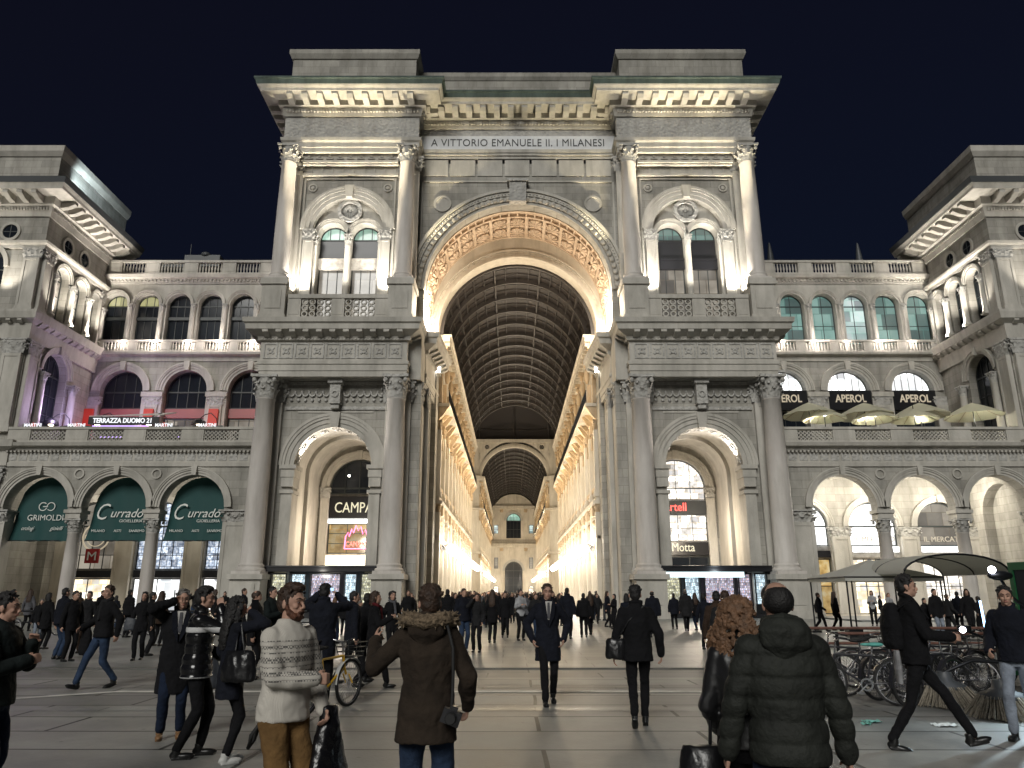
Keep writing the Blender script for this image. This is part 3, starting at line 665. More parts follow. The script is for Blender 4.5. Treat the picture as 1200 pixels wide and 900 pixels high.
mid(176, 22.0, 120, 1.70, 'dark figure just behind the woman with the grey bag', top='jacket', top_mat='cloth_black', hair='short')
mid(187, 26.0, 170, 1.74, 'woman with brown hair in brown coat by the arcade column', top='coat', hem=0.7, top_mat='cloth_brown', hair='long', hair_mat='hair_brown', female=True)
mid(297, 16.0, 100, 1.72, 'balding man in black coat near the foot of the big pier', top='coat', hem=0.66, top_mat='cloth_black', hair='bald', hair_mat='hair_brown', face=True, wide=1.1)
mid(316, 17.0, 70, 1.80, 'man in grey green jacket looking at his phone by the kiosk', top='jacket', top_mat='cloth_green', bot_mat='denim_dark', hair='short', hands=((-0.05,-0.28,1.22),(0.08,-0.28,1.22)), face=True)
mid(765, 31.0, 165, 1.76, 'stout man in navy jacket seen from behind at the pier base', top='jacket', hem=0.8, top_mat='cloth_navy', hair='bald', wide=1.25)
mid(826, 24.5, 150, 1.66, 'woman in long dark coat with blue bag before the lit kiosk', top='coat', hem=0.6, top_mat='cloth_navy', hair='short', female=True, feet=((-0.06,-0.1,0),(0.07,0.1,0)))
mid(842, 15.5, 176, 1.70, 'man in brown jacket beside the woman with ginger curls, back turned', top='jacket', top_mat='cloth_brown', hair='short', wide=1.05)
mid(853, 13.2, 170, 1.70, 'short haired man in grey blue jacket facing the lit kiosk', top='jacket', top_mat='cloth_charcoal', bot_mat='denim_dark', hair='short', hair_mat='hair_brown', wide=1.1)
# ------------------------------------------------------------------ shared architectural units
FR = lambda x=0, y=0, z=0: frame((x, y, z), (1,0,0), (0,-1,0))       # a wall that faces the square
def cap_mb(M, r, h, sq=False, n=8):
    """corinthian capital, r = shaft radius"""
    c = MB(M)
    if sq: c.box(-r*.95, r*.95, -r*.95, r*.95, 0, h*.86)
    else: c.lathe([(r*.92,0),(r*1.0,h*.04),(r*.9,h*.08),(r*.92,h*.5),(r*1.15,h*.86)], n=16)
    for tier, (z0, z1, ro, off) in enumerate(((0.04,.42,1.0,0),(.04,.68,1.05,.5))):
        for i in range(n):
            t = 2*PI*(i+off)/n; ct, st = math.cos(t), math.sin(t)
            rr = (lambda q: r*q/max(abs(ct), abs(st)) if sq else r*q)
            w = r*.33; prof = [(0.95,z0,1.0),(1.02*ro,z0+(z1-z0)*.55,1.0),(1.16*ro,z0+(z1-z0)*.88,.8),(1.34*ro,z1,.55),(1.38*ro,z1-(z1-z0)*.14,.3)]
            vs = []
            for (q, z, ww) in prof:
                q = rr(q) if not sq else r*q*(1/max(abs(ct),abs(st)))*.96
                for sgn in (-1, 0, 1): vs.append((ct*(q + (.04*r if sgn == 0 else 0)) - st*sgn*w*ww, st*(q + (.04*r if sgn == 0 else 0)) + ct*sgn*w*ww, z*h))
            c.add(vs, [(3*j+e, 3*j+e+1, 3*j+e+4, 3*j+e+3) for j in range(len(prof)-1) for e in (0,1)], True)
    for sx in (-1, 1):
        for sy in (-1, 1):
            c.ball((sx*r*1.05, sy*r*1.05, h*.76), (r*.24, r*.24, h*.12), 8, 6)
    q = r*1.38; k = r*1.12
    pts = [(-q,-q),(0,-k),(q,-q),(k,0),(q,q),(0,k),(-q,q),(-k,0)]
    c.add([(x,y,h*.88) for x,y in pts] + [(x,y,h) for x,y in pts], [tuple(range(7,-1,-1)), tuple(range(8,16))] + [(i,(i+1)%8,8+(i+1)%8,8+i) for i in range(8)])
    return c
def column(par, x, y, z0, z1, r, caph, base=0.7, mat_='column_stone', squareplinth=True):
    """free column: plinth and shaft with entasis; the capital is its own part of it"""
    c = MB(Matrix.Translation((x, y, z0))); H = z1-z0-caph
    c.box(-r*1.32, r*1.32, -r*1.32, r*1.32, 0, base*.3)
    c.lathe([(r*1.3,base*.3),(r*1.34,base*.42),(r*1.28,base*.55),(r*1.12,base*.62),(r*1.16,base*.8),(r*1.2,base*.88),(r*1.04,base),(r*1.0,base*1.1),(r*1.0,H*.35),(r*.96,H*.65),(r*.87,H-.1),(r*.92,H-.08),(r*.92,H)], n=26)
    o = c.build('column', mat_, par)
    cap_mb(Matrix.Translation((x, y, z1-caph)), r*.92, caph).build('capital', 'carved_stone', o)
    return o
def pier(par, M, a0, a1, b0, b1, c0, c1, caph=0.0, base=0.5, name='pilaster', mat_='trim_stone', panel=True, cmat='carved_stone'):
    p = MB(M); p.box(a0, a1, b0, b1, c0+base, c1-caph); p.box(a0-.1, a1+.1, b0, b1+.1, c0, c0+base*.6); p.box(a0-.05, a1+.05, b0, b1+.05, c0+base*.6, c0+base)
    if panel and a1-a0 > .5:
        w = (a1-a0)*.16
        for (q0, q1, z0, z1) in ((a0, a0+w, c0+base, c1-caph), (a1-w, a1, c0+base, c1-caph), (a0+w, a1-w, c0+base, c0+base+w), (a0+w, a1-w, c1-caph-w, c1-caph)): p.box(q0+.004, q1-.004, b1, b1+.045, z0, z1-.003)
    o = p.build(name, mat_, par)
    if caph:
        k = cap_mb(M @ Matrix.Translation(((a0+a1)/2, (b0+b1)/2+(b1-b0)*.0, c1-caph)) @ Matrix.Diagonal(((a1-a0)/2, (b1-b0)/2, 1, 1)), 1.0, caph, True)
        k.build('capital', cmat, o)
    return o
def balustrade(par, M, a0, a1, c0, c1, bays, b=0.0, d=0.36, lattice=False, mat_='trim_stone', pw=.55, name='balustrade'):
    m = MB(M); h = c1-c0
    m.box(a0, a1, b-d, b+.05, c0, c0+h*.16); m.box(a0, a1, b-d-.03, b+.09, c1-h*.15, c1)
    k = bays; L = (a1-a0-pw)/k
    for i in range(k+1):
        x = a0 + L*i; m.box(x, x+pw, b-d+.01, b+.03, c0+h*.16, c1-h*.15)
        if pw > .4: m.box(x+.12, x+pw-.12, b+.03, b+.05, c0+h*.24, c1-h*.23)
    z0, z1 = c0+h*.16, c1-h*.15
    for i in range(k):
        x0 = a0+L*i+pw; x1 = a0+L*(i+1)
        if lattice:
            r = (z1-z0)/6; nn = max(2, int((x1-x0)/(r*2)))
            r2 = (x1-x0)/(2*nn)
            for u in range(nn):
                for v in range(3): m.ring(x0+r2*(2*u+1), z0+r*(2*v+1), r*.62, r*1.05, b-.22, b-.06, 0, 2*PI, 8)
        else:
            nn = max(3, int((x1-x0)/.27))
            for u in range(nn):
                m.lathe([(.05,0),(.08,(z1-z0)*.1),(.055,(z1-z0)*.2),(.10,(z1-z0)*.42),(.05,(z1-z0)*.8),(.08,(z1-z0)*.92),(.06,z1-z0)], x0+(x1-x0)*(u+.5)/nn, b-d/2, 7, c=z0)
    return m.build(name, mat_, par)
def window(par, M, a, hw, c0, cs, b, arched=True, pane='window_dark', grid=(2, 3), fr=.07, transom=None, mat_='frame_paint', lunette=None, name='window'):
    """joinery frame with its glass: M wall frame, b = outward place of the glass"""
    f = MB(M); top = cs
    f.box(a-hw, a-hw+fr, b, b+.09, c0, cs); f.box(a+hw-fr, a+hw, b, b+.09, c0, cs); f.box(a-hw+fr, a+hw-fr, b, b+.09, c0, c0+fr)
    if arched: f.ring(a, cs, hw-fr, hw, b, b+.09, n=20)
    else: f.box(a-hw+fr, a+hw-fr, b, b+.09, cs-fr, cs)
    g = grid[0]
    for i in range(1, g):
        x = a-hw+2*hw*i/g; zt = cs + (math.sqrt(max(0, hw*hw-(x-a)**2)) if arched else 0); f.box(x-fr*.35, x+fr*.35, b+.012, b+.078, c0+fr, zt-.03)
    for j in range(1, grid[1]):
        z = c0+(cs-c0)*j/grid[1]; f.box(a-hw+fr, a+hw-fr, b+.018, b+.07, z-fr*.35, z+fr*.35)
    if arched: f.box(a-hw+fr, a+hw-fr, b+.005, b+.095, cs-fr*.7, cs+fr*.7)
    if transom: f.box(a-hw+.005, a+hw-.005, b+.1, b+.24, transom[0], transom[1])
    o = f.build(name, mat_, par)
    p = MB(M); pts = [(a-hw, c0), (a+hw, c0)]
    if arched and not lunette: pts += [(a+hw*math.cos(PI*i/20), cs+hw*math.sin(PI*i/20)) for i in range(21)]
    else: pts += [(a+hw, cs), (a-hw, cs)]
    p.prism(pts, b-.03, b+.02); p.build('pane', pane, o)
    if lunette and arched:
        p = MB(M); p.prism([(a+hw*math.cos(PI*i/20), cs+hw*math.sin(PI*i/20)) for i in range(21)], b-.03, b+.02); p.build('lunette_pane', lunette, o)
    return o
def archivolt(par, M, a, cs, r0, r1, b0, b1, steps=2, mat_='trim_stone', key=True, name='archivolt', n=28):
    m = MB(M)
    for i in range(steps):
        q0 = r0+(r1-r0)*i/steps + (.002 if i else 0); m.ring(a, cs, q0, r0+(r1-r0)*(i+1)/steps, b0, b0+(b1-b0)*(i+1)/steps, n=n)
    m.ring(a, cs, r1-.12*(r1-r0), r1+.10*(r1-r0), b0, b1+.05, n=n)
    if key: w = (r1-r0)*.42; m.prism([(a-w*.7, cs+r0-.05), (a+w*.7, cs+r0-.05), (a+w, cs+r1+.12), (a-w, cs+r1+.12)], b0, b1+.16)
    return m.build(name, mat_, par)
def cornice_prof(z0, z1, out, back=.3):
    h = z1-z0
    return [(-back,z0),(out*.12,z0),(out*.16,z0+h*.12),(out*.28,z0+h*.14),(out*.30,z0+h*.40),(out*.85,z0+h*.44),(out*.87,z0+h*.70),(out*.95,z0+h*.78),(out,z0+h*.95),(out,z1),(-back,z1)]

# ------------------------------------------------------------------ the triumphal arch
ARCH = empty('triumphal_arch', (0,56,0), 'monumental pale stone entrance arch with twin columned towers at the middle of the facade', 'archway')
YW = 56.0
def S(s): return lambda pts: [(s*x, y) for x, y in (pts if s > 0 else pts)]
for s in (-1, 1):
    MS = Matrix.Diagonal((s, 1, 1, 1))
    FW = MS @ FR(0, YW)                       # lower wall plane, b outward, a = |x|
    # lower storey wall with the side arch and the vaulted passage behind it
    w = MB(FW); w.wall(10.35, 17.2, 0, 17.3, .5, -.9, [(13.75, 2.85, 0, 10.8, True)]); w.wall(17.2, 19.5, 0, 17.3, .5, -9.5, []); w.wall(7.35, 10.35, 0, 17.3, .5, -8.0, [])
    w.build('lower_wall', 'wall_stone', ARCH)
    v = MB(FW); v.ring(13.75, 10.8, 3.3, 3.7, -.9, -9.4, n=24); v.box(10.1, 10.45, -.9, -9.0, 0, 10.8); v.box(17.05, 17.19, -.9, -9.0, 0, 10.8)
    v.ring(13.75, 10.8, 3.0, 3.3, -4.4, -5.2, n=24); v.box(16.75, 17.04, -4.4, -5.2, 0, 10.8)
    v.build('side_passage_vault', 'trim_stone', ARCH)
    bw = MB(FW); bw.wall(10.4, 17.1, 0, 15, -9.0, -9.6, [(13.65, 2.5, 0, 10.4, True)]); bw.build('passage_back_wall', 'wall_stone', ARCH)
    archivolt(ARCH, FW, 13.65, 10.4, 2.5, 3.1, -9.0, -8.8)
    for a in (10.95, 16.45): pier(ARCH, FW, a-.35, a+.35, -9.0, -8.75, 0, 10.4, .9)
    archivolt(ARCH, FW, 13.75, 10.8, 2.85, 3.85, .5, .72, 3, name='archivolt')
    for a0, a1 in ((10.15, 10.95), (16.55, 17.35)):
        p = pier(ARCH, FW, a0, a1, -.9, .68, 0, 8.7, .0, .8, panel=False)
        m = MB(FW); m.box(a0-.1, a1+.1, -.9, .80, 9.9, 10.8); m.box(a0-.22, a1+.22, -.9, .92, 10.5, 10.79); m.box(a0-.04, a1+.04, -.9, .74, 9.2, 9.9); m.box(a0-.12, a1+.12, -.9, .8, 8.7, 8.95); m.build('impost', 'trim_stone', p)
    # sunk lights that wash the intrados are on the impost; carved bands of the intrados
    m = MB(FW)
    for i in range(9):
        t = PI*(i+.5)/9; x, z = 13.75+2.82*math.cos(t), 10.8+2.82*math.sin(t); K = FW @ Matrix.Translation((x, -.2, z)) @ Matrix.Rotation(-t+PI/2, 4, 'Y'); m.M = K; m.box(-.3,.3,-.35,.35,-.03,.06); m.ball((0,0,-.02), (.2,.2,.08), 8, 5)
    m.build('intrados_edging', 'carved_stone', ARCH)
    # carved band, framed panels and the bright bracket over the arch
    m = MB(FW); m.box(10.0, 17.6, .5, .62, 15.0, 15.25); m.box(10.0, 17.6, .5, .60, 16.95, 17.2)
    for i in range(14):
        x = 10.4+i*.52
        m.ring(x, 16.25, .14, .24, .5, .66, PI, 2*PI, 8); m.ball((x+.26, .55, 16.35), (.1,.1,.16), 8, 6); m.ball((x, .58, 15.75), (.13,.08,.13), 8, 6)
    m.build('garland_frieze', 'carved_stone', ARCH)
    m = MB(FW); m.box(13.35,14.15,.5,1.25,15.35,16.9); m.box(13.2,14.3,.5,1.45,16.9,17.25); m.ring(13.75,16.1,.16,.28,1.25,1.34,0,2*PI,10); m.box(13.45,14.05,.5,1.1,15.0,15.35)
    m.build('keystone_bracket', 'carved_stone', ARCH)
    m = MB(FW)
    for sx in (-1, 1):
        for (x0, x1) in ((10.35, 10.5),): pass
    m.box(10.9,16.6,.5,.56,14.78,14.92); m.build('panel_moulding', 'trim_stone', ARCH)
    # pedestals and giant columns with responding pilasters
    for xc in (9.05, 18.7):
        m = MB(MS @ FR(xc, YW)); m.box(-1.05,1.05,.5,2.75,0,2.65); m.box(-1.2,1.2,.5,2.9,0,.55); m.box(-1.22,1.22,.5,2.95,2.6,2.95); m.box(-.7,.7,2.75,2.80,.9,2.3)
        m.build('pedestal', 'trim_stone', ARCH)
        column(ARCH, s*xc, YW-1.75, 2.95, 17.25, .76, 1.75)
        pier(ARCH, MS @ FR(xc, YW), -.95, .95, .5, .78, 2.95, 17.25, 1.75)
    # inner pier facing the great passage
    pier(ARCH, FW, 7.32, 8.0, -1.0, .1, 0, 17.25, 1.75, 1.0)
    for y in (2.2, 7.3): pier(ARCH, MS @ frame((7.35, YW, 0), (0,1,0), (-1,0,0)), y-.55, y+.55, 0, .3, 0, 17.25, 1.6, 1.0)
    # lower entablature wraps round the tower and into the passage
    sp = lambda pts: [(s*x, y) for x, y in (pts if s > 0 else pts[::-1])]
    path = sp([(7.0, 64.2), (7.35, 57.6), (8.35, 57.6), (8.35, 54.15), (19.4, 54.15), (19.4, 57.2), (19.5, 62)])
    e = MB(); e.sweep(path, [(-.6,17.25),(.0,17.25),(.0,17.7),(.06,17.7),(.06,18.15),(.14,18.2),(.14,18.45),(.0,18.5),(.0,20.0),(.12,20.05),(-.6,20.05)]); e.build('architrave', 'trim_stone', ARCH)
    e = MB(); e.sweep(path, [(-.6,20.05),(.2,20.05),(.25,20.35),(.95,20.7),(1.0,21.1),(1.15,21.2),(1.2,21.55),(-.6,21.55)])
    e.blocks(path, .27, .13, .1, .28, 20.06, 20.2); e.blocks(path, 1.02, .42, .1, .92, 20.2, 20.68, .55)
    e.build('cornice', 'trim_stone', ARCH)
    m = MB(FW)
    for i in range(9):
        x = 8.75+i*1.17; b = 1.85
        for (q0,q1,z0,z1) in ((x,x+1.05,18.65,18.75),(x,x+1.05,19.75,19.85),(x,x+.1,18.75,19.75),(x+.95,x+1.05,18.75,19.75)): m.box(q0,q1,b-.05,b+.06,z0,z1)
        m.ring(x+.525,19.25,.1,.2,b-.05,b+.07,0,2*PI,8)
        for t in range(4): m.ball((x+.525+.27*math.cos(PI/4+t*PI/2), b, 19.25+.27*math.sin(PI/4+t*PI/2)), (.11,.06,.11), 6, 5)
    m.build('frieze_panels', 'carved_stone', ARCH)
    m = MB(MS); m.box(7.2, 19.5, 53.4, 66, 21.3, 21.6); m.box(17.3, 19.4, 57.0, 66, 17.2, 21.5); m.box(7.4, 19.4, 55, 66, 17.26, 21.3); m.build('storey_slab', 'trim_stone', ARCH)
    # balcony
    balustrade(ARCH, MS @ FR(0, 54.0), 9.95, 17.6, 21.6, 23.75, 2, 0, .4, True, pw=1.0)
    for xc in (9.0, 18.65):
        m = MB(MS @ FR(xc, YW)); m.box(-.92,.92,-.2,2.35,21.6,24.5); m.box(-1.02,1.02,-.2,2.45,21.6,22.0); m.box(-1.05,1.05,-.2,2.48,24.45,24.95); m.box(-.6,.6,2.35,2.40,22.5,24.0)
        m.build('pedestal', 'trim_stone', ARCH)
        column(ARCH, s*xc, YW-1.35, 24.95, 36.9, .66, 1.45)
        pier(ARCH, MS @ FR(xc, YW), -.85, .85, 0, .2, 24.95, 36.9, 1.45)
    # upper wall with the great loggia
    FU = MS @ FR(0, YW)
    w = MB(FU); w.wall(8.3, 19.45, 21.6, 37.1, 0, -.7, [(13.85, 2.85, 21.6, 30.2, True)]); w.box(18.9, 19.45, -.7, -10, 21.6, 42); w.box(8.3, 8.8, -1.3, -8.2, 21.6, 42); w.build('upper_wall', 'wall_stone', ARCH)
    archivolt(ARCH, FU, 13.85, 30.2, 2.85, 3.75, 0, .3, 3)
    w = MB(FU); w.wall(10.95, 16.75, 21.6, 33.1, -.5, -1.5, [(12.5, 1.17, 21.6, 29.9, True), (15.2, 1.17, 21.6, 29.9, True)]); w.build('loggia_screen', 'trim_stone', ARCH)
    for a in (12.5, 15.2): archivolt(ARCH, FU, a, 29.9, 1.17, 1.5, -.5, -.36, 2, key=False)
    m = MB(FU); m.ring(13.85, 32.1, .72, 1.02, -.5, -.2, 0, 2*PI, 28); m.disc(13.85, 32.1, .72, -.5, -.42)
    for i in range(16):
        t = 2*PI*i/16; m.ball((13.85+.42*math.cos(t), -.40, 32.1+.42*math.sin(t)), (.28 if abs(math.cos(t))>.7 else .1, .06, .1 if abs(math.cos(t))>.7 else .28), 6, 5)
    m.ball((13.85, -.42, 32.1), (.16,.08,.16), 8, 6); m.build('oculus', 'carved_stone', ARCH)
    for a in (12.5, 15.2):
        window(ARCH, FU, a, 1.15, 21.7, 29.9, -1.42, True, 'glow_beige' if s < 0 else 'glow_beige', (3, 1), .08, lunette='glow_green' if s < 0 else 'glow_teal')
        m = MB(FU); m.box(a-1.1, a+1.1, -1.32, -1.22, 28.15, 29.75); m.build('blind', 'black_paint', ARCH)
        m = MB(FU); m.box(a-1.15, a+1.15, -1.3, -1.0, 27.2, 28.1); m.box(a-1.15, a+1.15, -1.3, -.95, 27.95, 28.12); m.build('transom', 'curtain' if s < 0 else 'black_paint', ARCH)
    column(ARCH, s*13.85, YW+.35, 21.7, 29.9, .26, .95, .5, 'trim_stone'); 
    for a in (11.2, 16.5): column(ARCH, s*a, YW+.30, 21.7, 29.9, .22, .95, .5, 'trim_stone')
    for a in (10.75, 16.95): pier(ARCH, FU, a-.42, a+.42, 0, .22, 21.7, 30.2, 1.0, .6)
    m = MB(FU)   # window surround panels and spandrels
    for (q0,q1,z0,z1) in ((10.05,10.2,24,34.9),(17.5,17.65,24,34.9),(10.2,17.5,34.75,34.9)): m.box(q0,q1,0,.12,z0,z1)
    for sx in (-1, 1): m.ring(13.85+sx*3.1, 34.0, .25, .38, 0, .1, 0, 2*PI, 10); m.ball((13.85+sx*3.1, .05, 34.0), (.2,.08,.2), 8, 5)
    m.build('panel_moulding', 'trim_stone', ARCH)
    m = MB(FU); m.box(9.9,17.8,0,.35,35.0,35.2); m.box(9.9,17.8,0,.12,35.2,35.9)
    for i in range(9): m.box(10.1+i*.87, 10.2+i*.87, .12, .2, 35.22, 35.88)
    m.box(9.9,17.8,0,.5,35.9,36.05); m.box(9.9,17.8,0,.62,36.05,36.25); m.box(9.9,17.8,0,.45,36.3,37.05)
    for i in range(9): x = 10.15+i*.86; m.box(x,x+.6,.45,.55,36.42,36.5); m.box(x,x+.6,.45,.55,36.88,36.96); m.ball((x+.3,.46,36.69), (.16,.1,.13), 8, 5)
    m.build('rosette_band', 'trim_stone', ARCH)
    # uplighters behind the balustrade
    for a in (10.6, 16.9):
        m = MB(MS @ FR(a, 54.6)); m.box(-.22,.22,-.15,.15,23.3,23.75); m.box(-.05,.05,-.05,.05,21.6,23.3); o = m.build('floodlight', 'black_paint', ARCH)
        m = MB(MS @ FR(a, 54.6)); m.box(-.17,.17,-.12,.1,23.755,23.775); m.build('lamp_face', 'flood_face', o)
    for (x, y, z0, z1) in ((7.40, 57.75, 22.2, 24.1), (6.82, 62.35, 20.0, 21.9)):
        m = MB(Matrix.Translation((s*x, y, 0))); m.box(-.16,.16,-.1,.1,z0,z1); m.build('wall_light', 'lamp_white', ARCH)
# central bay over the great arch
FC = FR(0, 57.0)
w = MB(FC); w.wall(-8.4, 8.4, 21.5, 42.0, 0, -.9, [(0, 7.6, 21.5, 25.4, True)]); w.build('central_wall', 'wall_stone', ARCH)
m = MB(FC)
for (r0, r1, b) in ((7.6,7.85,.16),(7.87,8.25,.30),(8.27,8.6,.42),(8.62,8.85,.55)): m.ring(0, 25.4, r0, r1, 0, b, n=56)
for i in range(46):
    t = PI*(i+.5)/46; m.ball((8.05*math.cos(t), .33, 25.4+8.05*math.sin(t)), (.2,.14,.2), 8, 5)
for i in range(90):
    t = PI*(i+.5)/90; m.ball((8.44*math.cos(t), .43, 25.4+8.44*math.sin(t)), (.09,.08,.09), 6, 4)
m.build('great_archivolt', 'trim_stone', ARCH)
m = MB(FC)
m.box(-.7,.7,0,.75,33.0,34.8); m.box(-.9,.9,0,.9,34.8,35.0)
m.build('keystone', 'carved_stone', ARCH)
m = MB(FC)
for sx in (-1,1): m.ring(sx*6.3, 33.1, .55, .75, 0, .1, 0, 2*PI, 20); m.disc(sx*6.3, 33.1, .55, 0, .05)
for (q0,q1,z0,z1) in ((-8.1,-7.95,26,35.1),(7.95,8.1,26,35.1),(-7.95,7.95,35.1,35.25)): m.box(q0,q1,0,.1,z0,z1)
for i in range(7): m.box(-8.0+i*2.3, -8.0+i*2.3+2.1, 0, .08, 35.7, 37.2)
m.box(-8.3,8.3,0,.2,37.6,37.75)
m.build('spandrel_panels', 'trim_stone', ARCH)
m = MB(FC); m.box(-8.3,8.3,0,.14,38.2,39.5); pl = m.build('inscription_panel', 'plaque_white', ARCH)
text_mb('A VITTORIO EMANUELE II. I MILANESI', 1.0, FC @ Matrix.Translation((0,.14,38.85)), .03, 0, spacing=1.05, width=14.8).build('lettering', 'letter_dark', pl)
# upper entablature, dentils, modillions and green gutter run round towers and centre
up = [(-19.5, 66), (-19.45, 55.2), (-8.25, 55.2), (-8.25, 57), (8.25, 57), (8.25, 55.2), (19.45, 55.2), (19.5, 66)]
m = MB(); m.sweep(up, [(-.5,36.9),(0,36.9),(0,37.3),(.08,37.35),(.08,37.75),(.22,37.9),(.25,38.15),(-.5,38.15)]); m.build('architrave', 'trim_stone', ARCH)
m = MB()
for seg in (up[0:3], up[5:8]): m.sweep(seg, [(-.5,38.15),(0.02,38.15),(.02,40.2),(-.5,40.2)])
m.sweep(up[3:5], [(-.5,39.5),(0.02,39.5),(.02,40.2),(-.5,40.2)]); m.build('frieze', 'carved_stone', ARCH)
m = MB(); m.sweep(up, [(-.5,40.2),(.15,40.2),(.22,40.5),(.30,40.9),(.55,41.0),(.55,41.5),(1.75,41.55),(1.78,41.75),(1.95,41.9),(2.0,42.0),(-.5,42.0)])
m.blocks(up, .26, .14, .2, .42, 40.5, 40.75); m.blocks(up, 1.2, .5, .4, 1.65, 41.0, 41.53, .2)
for p, q in zip(up, up[1:]): pass
m.build('cornice', 'trim_stone', ARCH)
m = MB(); m.sweep(up, [(-.5,42.0),(2.02,42.0),(2.1,42.35),(2.2,42.45),(2.2,42.6),(-.5,42.75)]); m.build('gutter', 'lead_green', ARCH)
m = MB()
for s in (-1, 1):
    x0, x1 = sorted((s*8.7, s*19.3)); m.box(x0, x1, 55.3, 66, 42.6, 46.3); m.sweep([(x0, 66), (x0, 55.3), (x1, 55.3), (x1, 66)], [(-.3,46.0),(.1,46.0),(.3,46.4),(.3,46.8),(-.3,46.8)]); m.sweep([(x0, 66), (x0, 55.3), (x1, 55.3), (x1, 66)], [(-.1,42.7),(.25,42.7),(.1,43.3),(-.1,43.3)])
m.box(-8.7, 8.7, 57.2, 66, 42.6, 45.6); m.sweep([(-8.7, 57.2), (8.7, 57.2)], [(-.3,45.3),(.05,45.3),(.2,45.6),(.2,46.0),(-.3,46.0)])
m.build('attic', 'wall_stone', ARCH)
m = MB(); m.box(-19.0, 19.0, 56.5, 66, 41.2, 42.6); m.box(-19.4, -8.4, 58, 66, 34.5, 36); m.box(8.4, 19.4, 58, 66, 34.5, 36); m.build('roof', 'trim_stone', ARCH)  # solid roof and inner boxes, put in so light does not leak
# coffered barrel of the great arch
Y = 57.9
m = MB(FR(0, Y)); m.ring(0, 25.4, 7.75, 8.3, 0, -5.0, n=48); m.build('barrel_vault', 'coffer_stone', ARCH)
m = MB(FR(0, Y))
for (b0, b1) in ((0, -.25), (-.95, -1.2), (-4.75, -5.0)): m.ring(0, 25.4, 7.52, 7.75, b0, b1, n=48)
for i in range(33):
    t = PI*i/32; K = FR(0, Y) @ Matrix.Translation((7.75*math.cos(t), 0, 25.4+7.75*math.sin(t))) @ Matrix.Rotation(PI/2-t, 4, 'Y'); m.M = K; m.box(-.06,.06,-.25,-.95,-.2,.0)
n_c = 15
for i in range(n_c+1):
    t = PI*i/n_c; K = FR(0, Y) @ Matrix.Translation((7.75*math.cos(t), 0, 25.4+7.75*math.sin(t))) @ Matrix.Rotation(PI/2-t, 4, 'Y'); m.M = K; m.box(-.14,.14,-1.2,-4.75,-.2,.0)
    if i < n_c:
        t = PI*(i+.5)/n_c
        for b in (-2.1, -3.85):
            m.M = FR(0, Y) @ Matrix.Translation((7.72*math.cos(t), b, 25.4+7.72*math.sin(t))) @ Matrix.Rotation(PI/2-t, 4, 'Y')
            m.ball((0,0,-.05), (.60,.66,.26), 14, 6)
            for j in range(9): u = 2*PI*j/9; m.tube([(.15*math.cos(u), .15*math.sin(u), -.33), (.64*math.cos(u), .70*math.sin(u), -.14)], [.05,.13], 5)
            m.box(-.7,.7,-.05+(-.85),-.75,-.12,0) 
m.build('coffer_shells', 'coffer_stone', ARCH)
m = MB(FR(0, 62.9)); m.wall(-8.4, 8.4, 21.5, 36, 0, -1.4, [(0, 6.95, 21.5, 24.0, True)], 40); m.build('inner_arch_wall', 'warm_stone', ARCH)
m = MB(FR(0, 62.9)); m.ring(0, 24.0, 6.95, 7.1, 0, .18, n=48); m.ring(0, 24.0, 7.12, 7.3, 0, .1, n=48); m.ring(0, 24.0, 7.62, 7.75, 0, .14, n=48)
for i in range(40): 
    t = PI*(i+.5)/40; m.M = FR(0, 62.9) @ Matrix.Translation((7.45*math.cos(t), 0, 24+7.45*math.sin(t))) @ Matrix.Rotation(PI/2-t, 4, 'Y'); m.box(-.2,.2,0,.07,-.12,.12)
m.build('inner_archivolt', 'warm_stone', ARCH)
for s in (-1, 1): x0, x1 = sorted((s*6.95, s*8.4)); m = MB(); m.box(x0, x1, 62.5, 64.3, 0, 21.5); m.build('jamb', 'wall_stone', ARCH)

